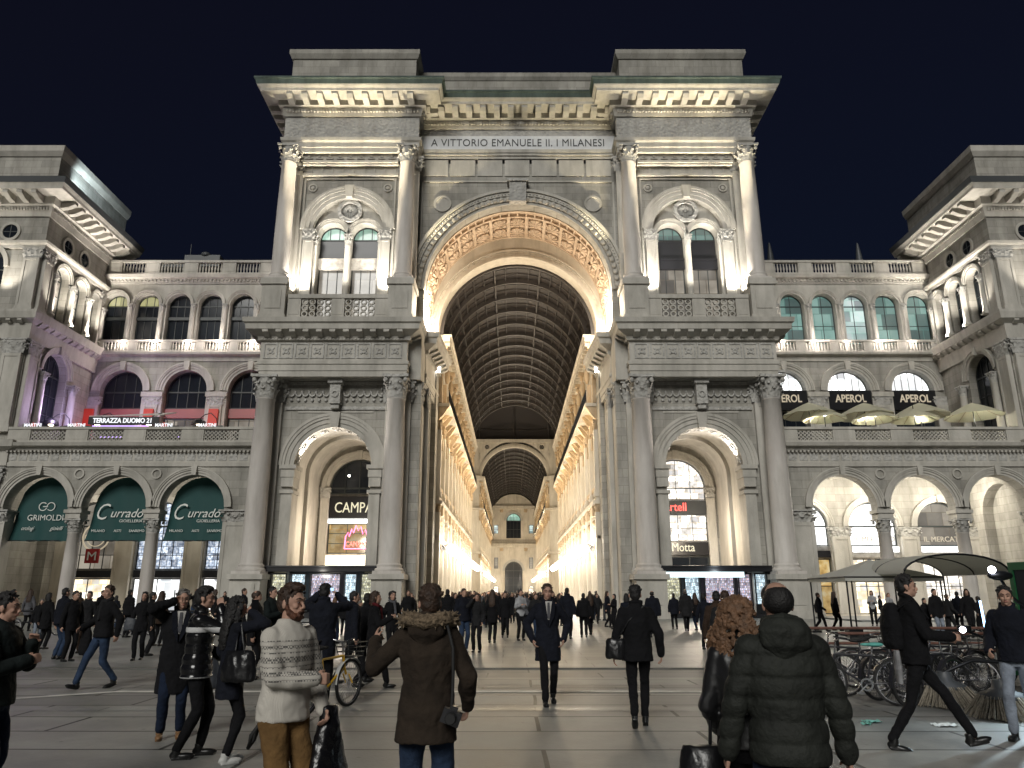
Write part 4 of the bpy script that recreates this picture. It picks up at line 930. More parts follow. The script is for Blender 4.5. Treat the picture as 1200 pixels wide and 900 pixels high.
# ------------------------------------------------------------------ kiosks, signs and lit glass in the side passages
for s in (-1, 1):
    MS = Matrix.Diagonal((s, 1, 1, 1)); FK = FR(s*13.85, 54.9)
    K = empty('kiosk', (s*13.85, 54.9, 0), ('dark news kiosk with lit display windows between the pedestals under the red neon sign' if s < 0 else 'dark kiosk with a glowing cyan fascia between the pedestals under the black and gold sign'), 'kiosk')
    b = MB(FK); b.box(-3.85,3.85,-1.6,0,.0,.35); b.box(-3.85,3.85,-1.6,-1.45,.35,3.3); b.box(-3.95,3.95,-1.7,.35,3.15,3.45); b.box(-3.85,-3.7,-1.45,0,.35,3.15); b.box(3.7,3.85,-1.45,0,.35,3.15)
    b.tube([(-3.9,.36,3.5),(3.9,.36,3.5)], .06, 8); b.build('cabin', 'black_paint', K)
    if s > 0:
        f = MB(FK); f.box(-3.6,1.9,.36,.42,2.75,3.12); f.build('lit_fascia', 'cyan_strip', K)
    xs = [(-3.6,-2.45),(-2.25,-1.1),(-.85,1.35),(1.55,2.5),(2.7,3.6)]
    gl = ['glow_kiosk','glow_kiosk_cool','glow_kiosk_mixed','glow_kiosk_cool','glow_kiosk'] if s < 0 else ['glow_kiosk','glow_kiosk_cool','glow_kiosk_mixed','glow_kiosk_mixed','glow_kiosk_cool']
    for (x0, x1), g in zip(xs, gl):
        f = MB(FK); z0 = .95 if x1-x0 < 2 else 1.05
        for q in ((x0,x1,0,.1,z0-.1,z0),(x0,x1,0,.1,2.95,3.05),(x0,x0+.08,0,.1,z0,2.95),(x1-.08,x1,0,.1,z0,2.95)): f.box(*q)
        f.box(x0,x1,0,.06,.36,z0-.1); fo = f.build('display_case', 'dark_metal', K)
        g_ = MB(FK); g_.box(x0+.08,x1-.08,-.3,-.26,z0,2.95); g_.build('goods', g, fo)
        sh = MB(FK); [sh.box(x0+.08,x1-.08,-.26,.0,z0+.36*(j+1),z0+.36*(j+1)+.025) for j in range(5)]; sh.build('shelf', 'steel_grey', fo)
    if s > 0:
        f = MB(FK); f.box(-3.3,-2.7,.06,.09,.45,.85); f.build('notice', 'litter_paper', K)
        f = MB(FK); f.box(-3.2,-2.8,.09,.094,.7,.8); f.build('notice_band', 'red_paint', K)
FP = FR(0, 65.0)
# west side: sign, neon and glowing window
P = empty('shop_window', (-13.65, 65.2, 0), 'tall arched bar window with black sign board and pink neon in the passage', 'shop window')
window(P, FP, -13.65, 2.45, 9.9, 10.4, -.3, True, 'window_dark', (4, 1), .1)
m = MB(FP); m.box(-16.1,-11.2,-.25,-.05,7.85,9.7); sb = m.build('sign_board', 'black_paint', P)
text_mb('CAMPARI', 1.25, FP @ Matrix.Translation((-13.6,-.05,8.75)), .06, 0, width=4.0).build('lettering', 'letter_lit_pale', sb)
m = MB(FP); m.box(-16.1,-11.2,-.25,.0,7.45,7.75); m.build('canopy_bar', 'sign_bar_white', P)
window(P, FP, -13.65, 2.45, 4.9, 7.4, -.3, False, 'glow_amber', (3, 3), .08)
m = MB(FP); 
pts = [(-14.6,5.3),(-14.55,6.3),(-14.35,6.65),(-14.25,6.3),(-14.05,6.95),(-13.9,6.6),(-13.7,7.25),(-13.5,6.8),(-13.3,7.15),(-13.1,6.5),(-12.9,6.9),(-12.75,6.4),(-12.55,6.3),(-12.5,5.3)]
m.tube([(x, -.05, z) for x, z in pts], .05, 6); m.tube([(-14.6,-.05,5.3),(-12.5,-.05,5.3)], .05, 6); m.build('neon_outline', 'neon_pink', P)
text_mb('CAMPARI', .62, FP @ Matrix.Translation((-13.55,-.1,5.68)), .05, 0, width=1.95).build('lettering', 'neon_red', P)
m = MB(FP); m.box(-16.1,-11.2,-.2,.1,3.7,4.75); m.build('lit_counter', 'sign_glow_cream', P)
m = MB(FP); m.ball((-14.6,-.4,11.5), .16, 10, 8); m.build('lamp', 'lamp_white', P)
m = MB(FP); m.box(-16.2,-11.1,-.5,-.35,0,13.2); m.build('back_panel', 'curtain', P)
Q = empty('shop_window', (13.65, 65.2, 0), 'tall arched bar window with bright shelves and black board lettered in gold', 'shop window')
window(Q, FP, 13.65, 2.45, 9.4, 10.4, -.3, True, 'glow_store', (4, 1), .06)
m = MB(FP); m.box(11.2,16.1,-.3,-.1,8.2,9.35); rs = m.build('sign_board', 'shutter_grey', Q)
text_mb('Martell', 1.0, FP @ Matrix.Translation((13.2,-.1,8.8)), .06, 0, width=2.4).build('lettering', 'neon_red', rs)
window(Q, FP, 13.65, 2.45, 5.9, 8.15, -.3, False, 'glow_store', (4, 2), .06)
m = MB(FP); m.box(11.2,16.1,-.2,.0,4.75,5.85); rs = m.build('sign_board', 'black_paint', Q)
text_mb('Motta', 1.0, FP @ Matrix.Translation((13.95,0,5.42)), .05, 0, width=1.9).build('lettering', 'letter_lit_pale', rs)
window(Q, FP, 13.65, 2.45, 0, 4.7, -.3, False, 'window_dark', (3, 2), .1)
m = MB(FP); m.box(11.1,16.2,-.5,-.35,0,13.2); m.build('back_panel', 'curtain', Q)
# ------------------------------------------------------------------ arcaded wings beside the arch
YG, YU = 57.0, 66.7
def arches(x0, x1, n): L = (x1-x0)/n; return [x0+L*(i+.5) for i in range(n)]
for s in (-1, 1):
    MS = Matrix.Diagonal((s, 1, 1, 1)); side = 'west' if s < 0 else 'east'
    WG = empty('arcaded_wing', (s*29, 60, 0), ('stone wing with green shop awnings below and a red lit terrace above' if s < 0 else 'stone wing with bright shops in its open arcade and cream parasols on its terrace'), 'building')
    FG = MS @ FR(0, YG); FU = MS @ FR(0, YU)
    xs = [24.45, 30.3, 36.15]
    w = MB(FG); w.wall(19.5, 39.0, 7.7, 12.3, 0, -1.0, [(x, 2.42, 7.7, 7.9, True) for x in xs]); w.build('arcade_wall', 'wall_stone', WG)
    for x in xs: archivolt(WG, FG, x, 7.9, 2.42, 2.95, 0, .22, 3)
    m = MB(FG)
    for i in range(3):
        for dx in (-.72, .72): pass
    for x in (21.53, 27.38, 33.22, 39.0): m.ring(x, 10.4, .28, .4, 0, .1, 0, 2*PI, 12) if 22 < x < 38 else None
    m.build('roundel', 'trim_stone', WG)
    for x in (27.375, 33.225):
        c = column(WG, s*x, YG+.5, 0, 7.05, .50, 1.0, .6, 'column_stone'); m = MB(FG); m.box(x-.55,x+.55,-1.0,.1,7.05,7.7); m.box(x-.66,x+.66,-1.08,.2,7.45,7.699); m.build('impost', 'trim_stone', c)
    for (a0, a1) in ((20.2, 22.0), (38.2, 39.0)): 
        p = pier(WG, FG, a0, a1, -1.0, .05, 0, 7.7, .9, .6)
    m = MB(FG); m.box(19.5,20.2,-.9,-.02,0,7.7); m.build('end_pier', 'wall_stone', WG)
    # entablature of the terrace
    px = lambda pts: [(s*a, b) for a, b in (pts if s > 0 else pts[::-1])]
    L1 = px([(19.5, YG), (39.0, YG)])
    m = MB(); m.sweep(L1, [(-.5,10.95),(.12,10.95),(.14,11.25),(.03,11.3),(.03,12.05),(.25,12.15),(.3,12.35),(.65,12.45),(.75,12.7),(-.5,12.7)]); m.blocks(L1, .3, .15, .02, .3, 12.02, 12.16)
    k = MB(FG)
    for i in range(24): k.box(19.8+i*.8, 20.4+i*.8, 0, .06, 11.4, 11.95)
    m.build('terrace_cornice', 'trim_stone', WG); k.build('frieze_panels', 'carved_stone', WG)
    balustrade(WG, FG, 19.6, 38.95, 12.7, 13.95, 4, .35, .34, True, pw=1.7)
    m = MB(MS); m.box(19.5, 39.0, YG+.9, YU, 12.3, 12.68); m.build('terrace_floor', 'trim_stone', WG)
    m = MB(MS); m.box(19.5, 39.0, YG+1.0, YU-1.3, 11.9, 12.28)
    for x in (21.5, 27.375, 33.225, 38.9): m.box(x-.35, x+.35, YG+1.02, YU-1.32, 11.2, 11.88)
    m.build('arcade_ceiling', 'trim_stone', WG)
    # rear wall of the arcade with its shops
    FB = MS @ FR(0, YU-1.3)
    w = MB(FB); w.wall(17.5, 39.5, 0, 12.0, 0, -.6, [(x, 2.05, 0, 7.2, True) for x in xs]); w.build('shopfront_wall', 'wall_stone', WG)
    for x in xs: archivolt(WG, FB, x, 7.2, 2.05, 2.5, 0, .15, 2)
    for x in (21.5, 27.375, 33.225, 38.6): pier(WG, FB, x-.75, x+.75, 0, .3, 0, 7.1, .8, .6, mat_='warm_stone' if s < 0 else 'trim_stone')
    goods = ([('glow_shelf','window_dark'),('glow_shop','tan_wood'),('glow_shelf','glow_shop')] if s < 0 else [('glow_amber','glow_store'),('glow_amber','glow_white'),('glow_store','glow_beige')])
    for i, x in enumerate(xs):
        if s < 0:
            window(WG, FB, x, 2.0, 0.0, 2.9, -.35, False, ('glow_white','glow_white','glow_shop')[i], (2, 1), .1)
            m = MB(FB); m.box(x-2.0,x+2.0,-.35,-.05,2.95,3.55); m.build('shop_fascia', ('black_paint','black_paint','black_paint')[i], WG)
            window(WG, FB, x, 2.0, 3.6, 7.2, -.35, True, ('glow_shelf','glow_shelf','glow_beige')[i], (4, 3), .09)
        else:
            window(WG, FB, x, 2.0, 0.0, 4.5, -.35, False, ('glow_amber','glow_shop','glow_store')[i], (4, 2), .09)
            m = MB(FB); m.box(x-2.0,x+2.0,-.35,.0,4.6,5.15); fa = m.build('shop_fascia', 'black_paint' if i == 0 else 'curtain', WG)
            if i > 0:
                m = MB(FB); m.box(x-1.95,x+1.95,.0,.08,5.05,5.5); m.build('light_bar', 'sign_bar_white', fa)
            window(WG, FB, x, 2.0, 5.55, 7.2, -.35, True, ('glow_white','glow_white','glow_beige')[i], (1, 1), .09)
    m = MB(MS); m.box(19.0, 39.5, YU-.7, YU-.5, 0, 12.0); m.build('back_panel', 'curtain', WG)
    if s > 0:
        text_mb('IL MERCATO', .6, FR(0, YU-1.3) @ Matrix.Translation((30.2,.2,6.1)), .05, width=3.4).build('lettering', 'letter_lit_gold', WG)
        text_mb('IL MERCATO', .6, FR(0, YU-1.3) @ Matrix.Translation((36.1,.2,6.1)), .05, width=3.4).build('lettering', 'letter_lit_gold', WG)
        m = MB(FR(0, YG+5)); m.box(35.2,36.8,-.1,.1,8.1,10.9); m.build('hanging_screen', 'black_paint', WG)
    else:
        m = MB(FR(-34.9, YU-3.2)); m.box(-.55,.55,-.08,.08,4.05,5.2); sg = m.build('metro_sign', 'red_paint', WG)
        text_mb('M', 1.0, FR(-34.9, YU-3.2) @ Matrix.Translation((0,.08,4.62)), .03, 0, width=.7).build('lettering', 'letter_cream', sg)
        m = MB(FR(-35.2, YU-2.4)); m.ring(0, 6.2, 1.05, 1.15, 0, .08, 0, 2*PI, 32); m.ring(0, 6.2, .72, .78, 0, .08, 0, 2*PI, 28); rg = m.build('round_sign', 'letter_lit_gold', WG)
        text_mb('GRIMOLDI', .55, FR(-35.2, YU-2.4) @ Matrix.Translation((0,.04,6.2)), .05, .02, width=1.9).build('lettering', 'letter_lit_gold', rg)
    # middle storey: big arches
    w = MB(FU); ms = xs
    w.wall(19.4, 39.2, 12.5, 22.6, 0, -.9, [(x, 1.95, 12.68, 19.5, True) for x in ms]); w.build('middle_wall', 'wall_stone', WG)
    for x in ms: archivolt(WG, FU, x, 19.5, 1.95, 2.6, 0, .25, 3)
    for x in (21.5, 27.375, 33.225, 38.6): pier(WG, FU, x-.62, x+.62, 0, .22, 12.7, 18.9, .8, .6)
    m = MB(FU)
    for x in (21.5, 27.375, 33.225): m = MB(FU); m.box(x-.97,x+.97,0,.3,18.92,19.35); m.box(x-.93,x+.93,-.85,.12,12.7,18.9); m.build('impost_block', 'trim_stone', WG)
    for i, x in enumerate(ms):
        if s < 0:
            window(WG, FU, x, 1.9, 12.7, 17.0, -.7, False, ('glow_beige','glow_beige','glow_beige')[i], (4, 2), .09)
            m = MB(FU); m.box(x-1.9,x+1.9,-.75,-.45,17.05,17.9); m.build('red_lit_transom', 'red_band', WG)
            window(WG, FU, x, 1.9, 17.95, 19.5, -.7, True, 'window_dark', (4, 1), .09)
        else:
            window(WG, FU, x, 1.9, 12.7, 17.6, -.7, False, 'window_dark', (4, 2), .09)
            m = MB(FU); m.box(x-1.93,x+1.93,-.3,.12,17.7,19.5); sg = m.build('sign_board', 'black_paint', WG)
            text_mb('APEROL', 1.0, FR(0, YU) @ Matrix.Translation((x,.12,18.75)), .05, .015, width=2.8).build('lettering', 'letter_lit_gold', sg)
            window(WG, FU, x, 1.9, 19.48, 19.52, -.7, True, 'glow_white', (6, 1), .05)
    # upper loggia
    L2 = px([(19.4, YU), (39.0, YU)])
    m = MB(); m.sweep(L2, [(-.5,22.3),(.1,22.3),(.15,22.7),(.55,22.85),(.6,23.05),(-.5,23.05)]); m.build('string_course', 'trim_stone', WG)
    balustrade(WG, FU, 19.5, 39.0, 23.05, 24.25, 6, .45, .28, False, pw=.8)
    us = [19.95+2.98*i for i in range(7)]; us = [x for x in us if x < 38.6]
    w = MB(FU); w.wall(18.6, 39.2, 23.0, 30.2, 0, -.8, [(x, 1.12, 24.0, 27.9, True) for x in us]); w.build('upper_wall', 'trim_stone', WG)
    for i, x in enumerate(us):
        archivolt(WG, FU, x, 27.9, 1.12, 1.42, 0, .18, 2, key=False, n=20)
        g = (('glow_beige','window_dark','window_dark','window_dark','window_dark','glow_yellow','glow_yellow') if s < 0 else ('glow_teal','glow_white','glow_teal','glow_teal','glow_cool','glow_teal','glow_teal'))[i]
        if s < 0:
            window(WG, FU, x, 1.08, 24.0, 27.9, -.65, True, 'window_dark', (3, 1), .07, transom=(26.5, 26.8), lunette=g)
        else: window(WG, FU, x, 1.08, 24.0, 27.9, -.65, True, g, (2, 2), .07)
        if i: column(WG, s*(x-1.49), YU-.12, 24.2, 27.9, .2, .6, .3, 'trim_stone')
    m = MB(); m.sweep(L2, [(-.5,30.0),(.1,30.0),(.15,30.35),(.5,30.5),(.6,30.8),(-.5,30.8)]); m.blocks(L2, .35, .16, .05, .3, 30.2, 30.38); m.build('cornice', 'trim_stone', WG)
    balustrade(WG, FU, 19.5, 38.9, 30.8, 32.3, 5, .3, .3, False, pw=1.3)
    m = MB(MS); m.box(19.4, 41.0, YU+.7, 80, 12.0, 30.7); m.box(24, 37, 71, 78, 30.7, 32.9); m.build('roof_block', 'wall_stone', WG)  # wing mass kept solid to stop light leaking from behind

    # ---------------- corner pavilion
    PV = empty('corner_pavilion', (s*49, 67, 0), ('projecting corner block with deep bracketed eaves above the violet lit terrace' if s < 0 else 'projecting corner block with deep bracketed eaves above the cream parasols'), 'building')
    FA = MS @ FR(0, YG); FS = MS @ frame((39.0, YG, 0), (0,1,0), (-1,0,0))     # front, and the flank that faces the arch
    m = MB(FA); m.wall(39.0, 60, 0, 33.0, 0, -1.0, [(44.3, 2.3, 13, 19.4, True), (44.9, 1.3, 23.6, 27.6, True), (41.4, 1.0, 23.6, 27.6, True), (48.4, 1.0, 23.6, 27.6, True)] if False else [(43.9, 1.9, 23.4, 27.4, True), (49.8, 1.9, 23.4, 27.4, True), (55.7, 1.9, 23.4, 27.4, True)])
    m.build('front_wall', 'wall_stone', PV)
    m = MB(FS); m.wall(1.0, 9.75, 12.68, 23.2, 0, -.9, [(4.1, 1.75, 12.7, 19.4, True)]); m.wall(1.0, 9.75, 23.2, 33.0, 0, -.9, [(3.0, .98, 23.4, 27.6, True), (5.75, .98, 23.4, 27.6, True), (8.3, .8, 23.4, 27.6, True)]); m.wall(1.0, 9.7, 0, 12.0, 0, -.9, [(4.6, 2.4, 0, 7.9, True)])
    m.build('flank_wall', 'wall_stone', PV)
    archivolt(PV, FS, 4.1, 19.4, 1.75, 2.25, 0, .25, 2)
    for a, r in ((3.0, .98), (5.75, .98), (8.3, .8)): archivolt(PV, FS, a, 27.6, r, r+.32, 0, .2, 2, key=False, n=18)
    window(PV, FS, 4.1, 1.7, 12.7, 19.4, -.7, True, 'window_dark' , (4, 4), .09)
    for a, r in ((3.0, .98), (5.75, .98), (8.3, .8)): window(PV, FS, a, r-.03, 23.4, 27.6, -.7, True, 'curtain' if s < 0 else 'window_dark', (2, 3), .06)
    for a in (43.9, 49.8, 55.7):
        archivolt(PV, FA, a, 27.4, 1.9, 2.3, 0, .2, 2); window(PV, FA, a, 1.85, 23.4, 27.4, -.7, True, 'window_dark' if s < 0 else 'glow_white', (3, 3), .08)
    for (a, z) in ((4.37, .25), (7.03, .25), (1.62, .25), (9.4, .2)): column(PV, s*(39.0-z), YG+a, 23.9, 27.4, .24, .75, .35, 'trim_stone')
    for (a0, a1) in ((.1, 1.3), (8.85, 9.6)): pier(PV, FS, a0, a1, 0, .25, 23.4, 29.0, .9, .5)
    for a0 in (39.05, 46.3, 52.2): pier(PV, FA, a0, a0+1.3, 0, .25, 23.4, 29.0, .9, .5)
    for a0 in (39.1, 46.0): pier(PV, FA, a0, a0+1.5, 0, .3, 13.6, 21.2, 1.3, .6); pier(PV, FA, a0, a0+1.5, 0, .3, 0, 10.9, 1.2, .8)
    pier(PV, FS, .15, 1.5, 0, .3, 13.0, 21.2, 1.3, .6)
    for a in (2.0, 6.4): column(PV, s*(38.6), YG+a, 12.7, 19.0, .32, .9, .4, 'trim_stone')
    # round windows
    for F_, a in ((FS, 3.0), (FS, 5.6), (FA, 42.0), (FA, 46.6), (FA, 51.5)):
        m = MB(F_); m.ring(a, 30.55, .62, .85, 0, .12, 0, 2*PI, 24); o = m.build('round_window', 'trim_stone', PV); m = MB(F_); m.disc(a, 30.55, .62, 0, .03); m.build('pane', 'window_dark', o)
        m = MB(F_); m.box(a-.6,a+.6,.03,.06,30.52,30.58); m.box(a-.03,a+.03,.03,.065,29.97,31.13); m.build('glazing_bar', 'frame_paint', o)
    cp = px([(39.0, 68.5), (39.0, YG), (60.0, YG)])
    cp = [(s*39.0, 68.5), (s*39.0, YG), (s*60, YG)]
    if s < 0: cp = cp[::-1]
    if s > 0: pass
    m = MB(); m.sweep(cp, [(-.5,21.2),(.2,21.2),(.25,21.7),(.35,22.4),(.8,22.7),(.9,23.2),(.9,23.4),(-.5,23.4)]); m.blocks(cp, .9, .35, .2, .75, 22.3, 22.68, .4)
    m.sweep(cp, [(-.5,29.0),(.2,29.0),(.25,29.25),(.45,29.35),(.5,29.55),(-.5,29.55)])
    m.sweep([(s*39, 57.99), (s*39, YG), (s*60, YG)][::s], [(-.5,11.0),(.2,11.0),(.2,12.1),(.7,12.4),(.8,12.9),(-.5,13.0)])
    m.build('string_course', 'trim_stone', PV)
    m = MB(); m.sweep(cp, [(-.5,31.9),(.12,31.9),(.2,32.3),(.3,32.7),(.5,32.85),(.55,33.5),(1.8,33.55),(1.85,33.75),(2.0,34.0),(-.5,34.0)]); m.blocks(cp, .24, .13, .15, .38, 32.4, 32.62); m.blocks(cp, 1.15, .45, .4, 1.7, 32.9, 33.52, .45)
    m.build('eaves_cornice', 'trim_stone', PV)
    m = MB(); m.sweep(cp, [(-.5,34.0),(2.05,34.0),(2.2,34.45),(1.2,34.9),(-.5,35.3)]); m.build('gutter', 'shutter_grey', PV)
    m = MB(MS); m.box(39.6, 60, 58.0, 69.5, 34.9, 38.6); m.build('attic', 'wall_stone', PV)
    cq = [(s*39.6, 69.5), (s*39.6, 58.0), (s*60, 58.0)][::s]
    m = MB(); m.sweep(cq, [(-.3,38.2),(.1,38.2),(.35,38.6),(.4,39.1),(-.3,39.1)]); m.sweep(cq, [(-.3,35.0),(.2,35.0),(.05,35.7),(-.3,35.7)]); m.build('attic_cornice', 'trim_stone', PV)
    m = MB(MS); m.box(39.9, 60, 58.0, 75, 0, 33.9); m.build('core', 'wall_stone', PV)  # unseen solid fill, added against light leaking through the pavilion
    # floodlights
    for a in (4.4, 7.0):
        m = MB(FS); m.box(a-.15,a+.15,.45,.7,23.45,23.75); fl = m.build('floodlight', 'black_paint', PV); m = MB(FS); m.box(a-.12,a+.12,.48,.67,23.755,23.77); m.build('lamp_face', 'flood_face', fl)

# green awnings hung inside the first arcade
def awning(x, lab, kind):
    FA = FR(x, 58.35); A = empty('awning', (x, 58.35, 5.4), lab, 'awning', 'green awnings hung in the arcade arches')
    m = MB(FA); n = 14; rows = 12; vs = []; r = 2.38
    for j in range(rows+1):
        for i in range(n+1):
            u = -1+2*i/n
            zt = 7.95+math.sqrt(max(0, r*r-(u*r)**2)); z = 5.45+(zt-5.45)*j/rows
            vs.append((u*r, .75*(1-j/rows)**1.6+.10*math.sin(u*9+j*.2)*(1-j/rows), z + (.05*math.sin(u*7) if j == 0 else 0)))
    k = len(vs); f = [(j*(n+1)+i, j*(n+1)+i+1, (j+1)*(n+1)+i+1, (j+1)*(n+1)+i) for j in range(rows) for i in range(n)]
    m.add(vs + [(a, b-.03, c) for a, b, c in vs], f + [tuple(k+i for i in reversed(q)) for q in f], True); m.build('fabric', 'awning_green', A)
    m = MB(FA); m.tube([(-r, .72, 5.47), (r, .72, 5.47)], .035, 8); m.build('rail', 'dark_metal', A)
    T = lambda s_, sz, dx, z, wd, sh=0, bo=0, b=.0: text_mb(s_, sz, FA @ Matrix.Translation((dx, b, z)), .02, bo, sh, width=wd).build('lettering', 'letter_cream', A)
    ang = lambda z: .75*(1-(z-5.45)/4.2)**1.6+.12
    if kind == 0:
        m = MB(FA); zz = 8.05
        m.ring(-.28, zz, .27, .33, ang(zz), ang(zz)+.03, PI*.25, PI*1.9, 20); m.ring(.32, zz, .27, .33, ang(zz), ang(zz)+.03, -PI*.75, PI*.95, 20); m.box(-.28,.1,ang(zz),ang(zz)+.03,zz-.03,zz+.03); m.build('emblem', 'letter_cream', A)
        T('GRIMOLDI', .62, .12, 7.2, 2.7, 0, 0, ang(7.2)); T('orologi', .42, -.95, 6.35, .95, .45, 0, ang(6.35)); T('gioielli', .42, 1.2, 6.35, 1.0, .45, 0, ang(6.35))
    else:
        T('C', 1.75, -1.35, 7.65, .95, .35, -.012, ang(7.6)+.1); T('urrado', .95, .42, 7.55, 2.45, .35, 0, ang(7.5)+.04); T('GIOIELLERIA', .30, .82, 6.95, 1.75, 0, 0, ang(6.95)+.04)
        T('MILANO', .27, -1.45, 6.2, 1.0, 0, 0, ang(6.2)+.05); T('ASTI', .27, .0, 6.2, .55, 0, 0, ang(6.2)+.05); T('SANREMO', .27, 1.45, 6.2, 1.15, 0, 0, ang(6.2)+.05)
awning(-35.95, 'dark green half round awning with the round emblem and GRIMOLDI in cream', 0)
awning(-30.1, 'green Currado awning between two other green awnings, above the red M sign', 1)
awning(-24.25, 'green Currado awning nearest the big entrance arch', 1)
# ------------------------------------------------------------------ the glass roofed gallery
def gallery_side(s, y0, y1, nb, lab, octo=False, detail=True):
    G = empty('gallery_building', (s*9, (y0+y1)/2, 0), lab, 'building')
    FW = frame((s*6.95, y0, 0), (0,1,0), (-s,0,0)); L = y1-y0; B = L/nb
    w = MB(FW); w.wall(0, L, 0, 9.2, 0, -.5, [(B*(i+.5), B*.33, 0, 5.2+(-.6), True) for i in range(nb)]); w.wall(0, L, 9.2, 17.4, 0, -.5, [(B*(i+.5), B*.24, 10.6, 14.2, True) for i in range(nb)]); w.wall(0, L, 17.4, 24.0, 0, -.5, [(B*(i+.5), B*.21, 18.6, 21.9, False) for i in range(nb)])
    w.build('wall', 'warm_stone', G)
    m = MB(FW); m.box(0,L,-3,-1.2,0,24.0); m.build('rooms_behind', 'curtain', G)
    for i in range(nb):
        a = B*(i+.5)
        window(G, FW, a, B*.33-.02, 0.2, 4.6, -.4, True, 'glow_shop', (3, 1), .08)
        window(G, FW, a, B*.24-.02, 10.6, 14.2, -.4, True, 'window_dark', (2, 3), .07); 
        window(G, FW, a, B*.21-.02, 18.6, 21.9, -.4, False, 'window_dark', (2, 2), .07)
    for i in range(nb+1):
        a = B*i; a0, a1 = max(0, a-.42), min(L, a+.42)
        if a1-a0 < .5: a0, a1 = (0, .7) if i == 0 else (L-.7, L)
        p = pier(G, FW, a0, a1, 0, .38, 0, 9.0, .7, .8, panel=False, mat_='warm_stone', cmat='warm_carved')
        p = pier(G, FW, a0, a1, 0, .34, 9.6, 16.3, .9, .6, panel=False, mat_='warm_stone', cmat='warm_carved')
        m = MB(FW); ac = (a0+a1)/2      # herm carrying the top cornice
        m.box(ac-.3,ac+.3,0,.3,17.9,20.6); m.ball((ac,.34,21.5),(.32,.26,.8),8,6); m.ball((ac,.42,22.5),(.2,.2,.27),8,6); m.box(ac-.4,ac+.4,0,.7,22.8,23.1); m.build('herm_figure', 'warm_carved', G)
        m = MB(FW); m.add([(ac-.28,0,16.3),(ac+.28,0,16.3),(ac+.28,0,17.5),(ac-.28,0,17.5),(ac-.28,.45,16.7),(ac+.28,.45,16.7),(ac-.28,.95,17.5),(ac+.28,.95,17.5)],[(0,1,5,4),(4,5,7,6),(6,7,2,3),(1,2,7,5),(0,4,6,3)]); m.build('bracket', 'warm_carved', G)
    for i in range(nb):
        m = MB(FW); a = B*(i+.5); m.ring(a, 14.2, B*.24, B*.24+.3, 0, .2, n=14); m.ring(a, 4.6, B*.33, B*.33+.25, 0, .18, n=14); m.box(a-B*.24-.2,a+B*.24+.2,0,.3,10.2,10.55)
        m.box(a-B*.21-.25,a+B*.21+.25,0,.3,22.0,22.25); m.box(a-.25,a+.25,0,.45,14.5+B*.2,16.2)
        for dx in (-.33, .33): m.add([(a+dx*B-.16,0,16.7),(a+dx*B+.16,0,16.7),(a+dx*B+.16,0,17.5),(a+dx*B-.16,0,17.5),(a+dx*B-.16,.75,17.5),(a+dx*B+.16,.75,17.5)],[(0,1,5,4),(1,2,5),(0,4,3),(2,3,4,5)])
        m.box(a-.7,a+.7,.02,.5,8.1,9.0)
        for dx in (-.3,.3): m.ball((a+dx*B,.1,7.6),(.25,.22,.35),7,5)
        m.build('window_surround', 'warm_carved', G)
    m = MB(FW); m.box(0,L,0,.55,9.0,9.3); m.box(0,L,0,.3,9.3,9.6); m.box(0,L,0,.25,5.9+.2,6.35); m.build('string_course', 'warm_stone', G)
    m = MB(FW); m.box(0,L,0,1.0,17.5,17.8); m.build('balcony_slab', 'warm_stone', G)
    m = MB(FW); m.box(0,L,.88,.95,18.85,18.95); m.box(0,L,.89,.94,17.95,18.0)
    for i in range(int(L/.3)): m.box(.3*i+.1,.3*i+.15,.89,.94,18.0,18.85)
    m.build('railing', 'dark_metal', G)
    m = MB(FW); m.box(0,L,0,.4,23.1,23.5); m.box(0,L,0,.9,23.5,23.9); m.box(0,L,0,1.05,23.9,24.15)
    for i in range(nb*4): a = L*(i+.5)/(nb*4); m.box(a-.13,a+.13,.4,.85,23.15,23.5)
    m.build('cornice', 'warm_stone', G)
    return G
gallery_side(-1, 64.4, 118, 12, 'carved cream building inside the gallery behind the arch tower with pink neon')
gallery_side(1, 64.4, 118, 12, 'carved cream building inside the gallery behind the arch tower with the cyan kiosk')
gallery_side(-1, 150, 230, 14, 'far cream gallery building past the crossing, on the side of the pink neon')
gallery_side(1, 150, 230, 14, 'far cream gallery building past the crossing, on the side of the cyan kiosk')
# vaults of iron and glass
m_, n_, l_, b_ = nt('roof_glass')
b_.inputs['Base Color'].default_value = (0.042,0.036,0.034,1); b_.inputs['Roughness'].default_value = 0.55; b_.inputs['Specular IOR Level'].default_value = 0.25
def vault(y0, y1, lab, nrib):
    V = empty('glass_roof', (0, (y0+y1)/2, 24), lab, 'glass roof')
    r = 7.0; m = MB(FR(0, y0)); m.ring(0, 24.1, r+.14, r+.17, 0, -(y1-y0), n=40); m.build('glazing', 'roof_glass', V)
    m = MB(FR(0, y0)); L = y1-y0
    for i in range(nrib+1):
        b = -L*i/nrib; m.ring(0, 24.1, r-.28, r+.12, b, b-.12, n=32); m.ring(0, 24.1, r-.34, r-.28, b+.06, b-.18, n=32)
        for k in range(1, 3):
            if i < nrib: bb = b-L/nrib*k/3; m.ring(0, 24.1, r+.04, r+.12, bb, bb-.05, n=28)
    m.build('rib', 'rib_iron', V)
    m = MB(FR(0, y0))
    for i in range(1, 20):
        t = PI*i/20; w = .06 if i % 4 else .13; x, z = (r-.02)*math.cos(t), 24.1+(r-.02)*math.sin(t); d = .08 if i % 4 else .2
        m.M = FR(0, y0) @ Matrix.Translation((x, 0, z)) @ Matrix.Rotation(PI/2-t, 4, 'Y'); m.box(-w/2, w/2, -L, 0, -d, .12)
    m.build('purlin', 'rib_iron', V)
    return V
mat('rib_iron', (0.050,0.043,0.039), 0.6)
